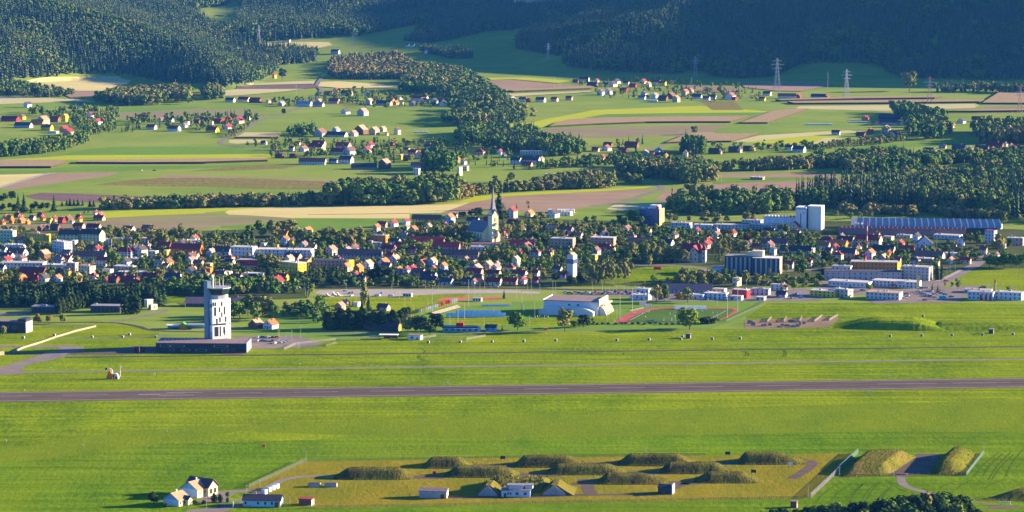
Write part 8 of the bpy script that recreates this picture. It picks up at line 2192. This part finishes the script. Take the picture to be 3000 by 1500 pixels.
# ------------------------------------------------------------------ labels: each thing told apart by its look and by the landmark it stands nearest to
LM = [('T0', 95, 405, 'the pale green edge block'), ('T0', 465, 422, 'the yellow apartment block'), ('T0', 1000, 432, 'the long pale green flats'), ('T0', 770, 548, 'the tall white flats'), ('T0', 2340, 542, 'the orange house with dormers'), ('T0', 270, 726, 'the long white hall'), ('T0', 650, 130, 'the garden colony'), ('T0', 1250, 100, 'the colony corner'), ('T0', 1560, 580, 'the crimson hip-roofed house'), ('T0', 1900, 870, 'the spruce belt'),
      ('T1', 195, 402, 'the red-striped block'), ('T1', 480, 592, 'the white industrial hall'), ('T1', 550, 712, 'the bright red pavilion'), ('T1', 1100, 792, 'the yellow-ended block'), ('T1', 1960, 614, 'the slate-roofed mansion'), ('T1', 2200, 424, 'the orange flats with stepped roof'), ('T1', 2250, 694, 'the car park birches'), ('T1', 1290, 290, 'the lone orange roof'), ('T1', 960, 900, 'the skate ramps'),
      ('T2', 1050, 682, 'the church'), ('T2', 2042, 1132, 'the water tower'), ('T2', 1930, 764, 'the beige flats'), ('T2', 620, 904, 'the long mauve terrace'), ('T2', 300, 1180, 'the front terraces'), ('T2', 1060, 1180, 'the middle terraces'), ('T2', 215, 458, 'the long yellow barn'), ('T2', 1810, 379, 'the white house by the ploughed field'), ('T2', 300, 740, 'the crimson row'),
      ('T3', 490, 352, 'the blue office tower'), ('T3', 2200, 402, 'the grain silo'), ('T3', 1765, 962, 'the dark blue flats'), ('T3', 920, 1204, 'the mauve-roofed hall'), ('T3', 1020, 812, 'the villa'), ('T3', 1400, 405, 'the white sawtooth sheds'), ('T3', 2300, 704, 'the dark-roofed row house'),
      ('T4', 1240, 470, 'the factory'), ('T4', 1250, 1044, 'the tall grey flats'), ('T4', 710, 914, 'the orange flats'), ('T4', 640, 606, 'the red-roofed cream row'), ('T4', 1000, 1138, 'the white shop'), ('T4', 2060, 1290, 'the depot'), ('T4', 600, 655, 'the striped mast'), ('T4', 2170, 574, 'the pale blue tower block'),
      ('B0', 2052, 700, 'the control tower'), ('B2', 760, 532, 'the sports hall'), ('B2', 1700, 530, 'the running track'), ('B1', 2190, 548, 'the blue screen fence'), ('B1', 1780, 440, 'the advertising boards'), ('B1', 985, 420, 'the golden poplar'), ('B1', 2000, 352, 'the clay courts'), ('B0', 1318, 738, 'the fire engine'),
      ('F0', 1200, 505, 'the large tan-roofed house'), ('F0', 1830, 598, 'the blue gatehouse'), ('F1', 1975, 507, 'the white bunker house'), ('F3', 1450, 250, 'the revetment yard'),
      ('M1', 1350, 528, 'the big mauve-roofed barn'), ('M1', 1650, 170, 'the middle farm'), ('M1', 2260, 584, 'the timber-gabled farmhouse'), ('M2', 1530, 524, 'the long blue manor'), ('M2', 628, 664, 'the cream chapel tower'), ('M2', 1805, 719, 'the lone yellow farm'), ('M3', 590, 454, 'the orange-gabled house'), ('M3', 1510, 374, 'the roadside house row'), ('M4', 1905, 384, 'the cream gabled farm'), ('M4', 850, 134, 'the tan-roofed barn'), ('M1', 1670, 400, 'the crimson-roofed village rows'),
      ('A0', 490, 917, 'the tall yellow gable'), ('A0', 1600, 1002, 'the yellow house by the lane'), ('A0', 1900, 775, 'the hamlet under the left hill'), ('A1', 590, 767, 'the big maroon barn'), ('A1', 160, 876, 'the lone grey barn'), ('A1', 1960, 720, 'the shaded valley farm'), ('A1', 2350, 645, 'the far red-roofed village'), ('A1', 1500, 772, 'the row of red-roofed cottages'), ('A0', 70, 917, 'the long red barn'), ('A1', 1820, 132, 'the forest clearing'),
      ('A2', 790, 747, 'the slate-roofed barn'), ('A2', 365, 752, 'the brown-gabled farmhouse'), ('A2', 1560, 925, 'the right-hand hamlet'), ('A2', 1980, 962, 'the slate-roofed farm'), ('A2', 2240, 920, 'the white farm on the right'), ('A0', 1953, 340, 'the far left pylon'), ('A1', 1200, 30, 'the sunlit upper meadow')]
LMP = []
for c, u, v, nme in LM:
    q = at(c, u, v)
    sx, sy = px(c, u, v)
    LMP.append((sx, sy, nme))
def where(o):
    loc = o.location
    sx, sy, d = project([(loc.x, loc.y, loc.z)])
    sx, sy = float(sx[0]), float(sy[0])
    best = min(LMP, key=lambda l: math.hypot(l[0] - sx, (l[1] - sy) * 1.6))
    dx, dy = sx - best[0], sy - best[1]
    dist = math.hypot(dx, dy * 1.6)
    if dist < 9: return None, best[2], dist
    if abs(dx) > 1.6 * abs(dy): rel = 'right of' if dx > 0 else 'left of'
    else: rel = 'behind' if dy < 0 else 'in front of'
    return rel, best[2], dist
ORDN = ['nearest', 'second nearest', 'third nearest', 'fourth nearest', 'fifth nearest', 'sixth nearest', 'seventh nearest', 'eighth nearest', 'ninth nearest', 'tenth nearest', 'eleventh nearest', 'twelfth nearest', 'thirteenth nearest', 'fourteenth nearest', 'fifteenth nearest']
def label_all(items):
    """items: (object, looks). Sets a label that holds for that object alone."""
    b = {}
    for o, looks in items:
        if o.get('label'): continue
        rel, nm, dist = where(o)
        if rel is None:
            if not any(x.get('label', '').startswith(nm[4:] + ',') for x, _ in items):
                o['label'] = nm[4:] + ', ' + looks
                continue
            rel = 'at'
        b.setdefault((looks, rel, nm), []).append((dist, o))
    for (looks, rel, nm), L in b.items():
        L.sort(key=lambda t: t[0])
        for i, (d, o) in enumerate(L):
            if len((looks + rel + nm).split()) > 13 and len(L) > 1: nm = nm.replace('the ', '', 1)
            o['label'] = looks + ' ' + rel + ' ' + nm + ('' if len(L) == 1 else ', %s' % (ORDN[i] if i < 15 else 'farthest'))
def size_word(s): return 'small ' if s < 9 else 'large ' if s > 24 else ''
its = []
for b in BLD:
    sz = size_word(b['size'])
    wd_ = {'barn': 'barn', 'row_house': 'row house', 'cottage': 'cottage'}.get(b['kind'], 'house')
    if b['kind'] == 'cabin': lk = 'tiny %s cabin with %s roof' % (b['wall'], b['roof'])
    elif b['extra'] == 'flat-roofed': lk = '%s%s flat-roofed building' % (sz, b['wall'])
    else: lk = '%s%s %s%s with %s roof' % (sz if wd_ == 'house' else '', b['wall'], '' if wd_ == 'row house' else b['extra'] + ' ', wd_, b['roof'])
    if not b['o'].get('group'): b['o']['group'] = 'garden cabins' if b['kind'] == 'cabin' else 'houses and buildings of the valley'
    its.append((b['o'], lk))
KW = {'broadleaf': 'leafy green tree', 'dark': 'dark green tree', 'olive': 'olive-toned tree', 'spruce': 'pointed dark spruce', 'green': 'fresh green tree', 'bush': 'low bush', 'darkbush': 'dark bush', 'birch': 'slender pale tree', 'autumn': 'autumn-coloured tree', 'hornbeam': 'clipped dark tree', 'poplar': 'columnar poplar'}
for o, k, h in TREES:
    if o.get('label') is None:
        o['group'] = 'trees among the town houses'
        its.append((o, KW[k]))
PW = {'lamp_post': ('slim pale lamp post', 'lamp posts'), 'floodlight_mast': ('tall floodlight mast', 'floodlight masts'), 'flag_pole': ('white flag pole', 'flag poles'), 'wooden_pole': ('brown wooden pole standing in the bright field', None), 'thin_mast': ('thin tall mast behind the long back mound', None), 'grid_pole': ('thin grey power-line pole', 'power-line poles')}
for o, nme in POSTS:
    if PW[nme][1]: o['group'] = PW[nme][1]
    its.append((o, PW[nme][0]))
for o, cn in CARS: its.append((o, cn + ' car parked'))
label_all(its)

# ------------------------------------------------------------------ haze: the air that turns far things blue
hz = MB().box(-3600, 4200, -60, 9600, -1, 640).build('haze', None)
tag(hz, label='thin blue evening haze over the whole valley', cat='haze', kind='stuff')
hm = bpy.data.materials.new('haze')
hm.use_nodes = True
ht = hm.node_tree
ht.nodes.remove(ht.nodes['Principled BSDF'])
pv = ht.nodes.new('ShaderNodeVolumePrincipled')
pv.inputs['Color'].default_value = (.08, .36, 1.0, 1)
pv.inputs['Density'].default_value = 0.0000142
pv.inputs['Anisotropy'].default_value = 0.0
ht.links.new(pv.outputs['Volume'], ht.nodes['Material Output'].inputs['Volume'])
hz.data.materials.append(hm)
hz.display_type = 'WIRE'
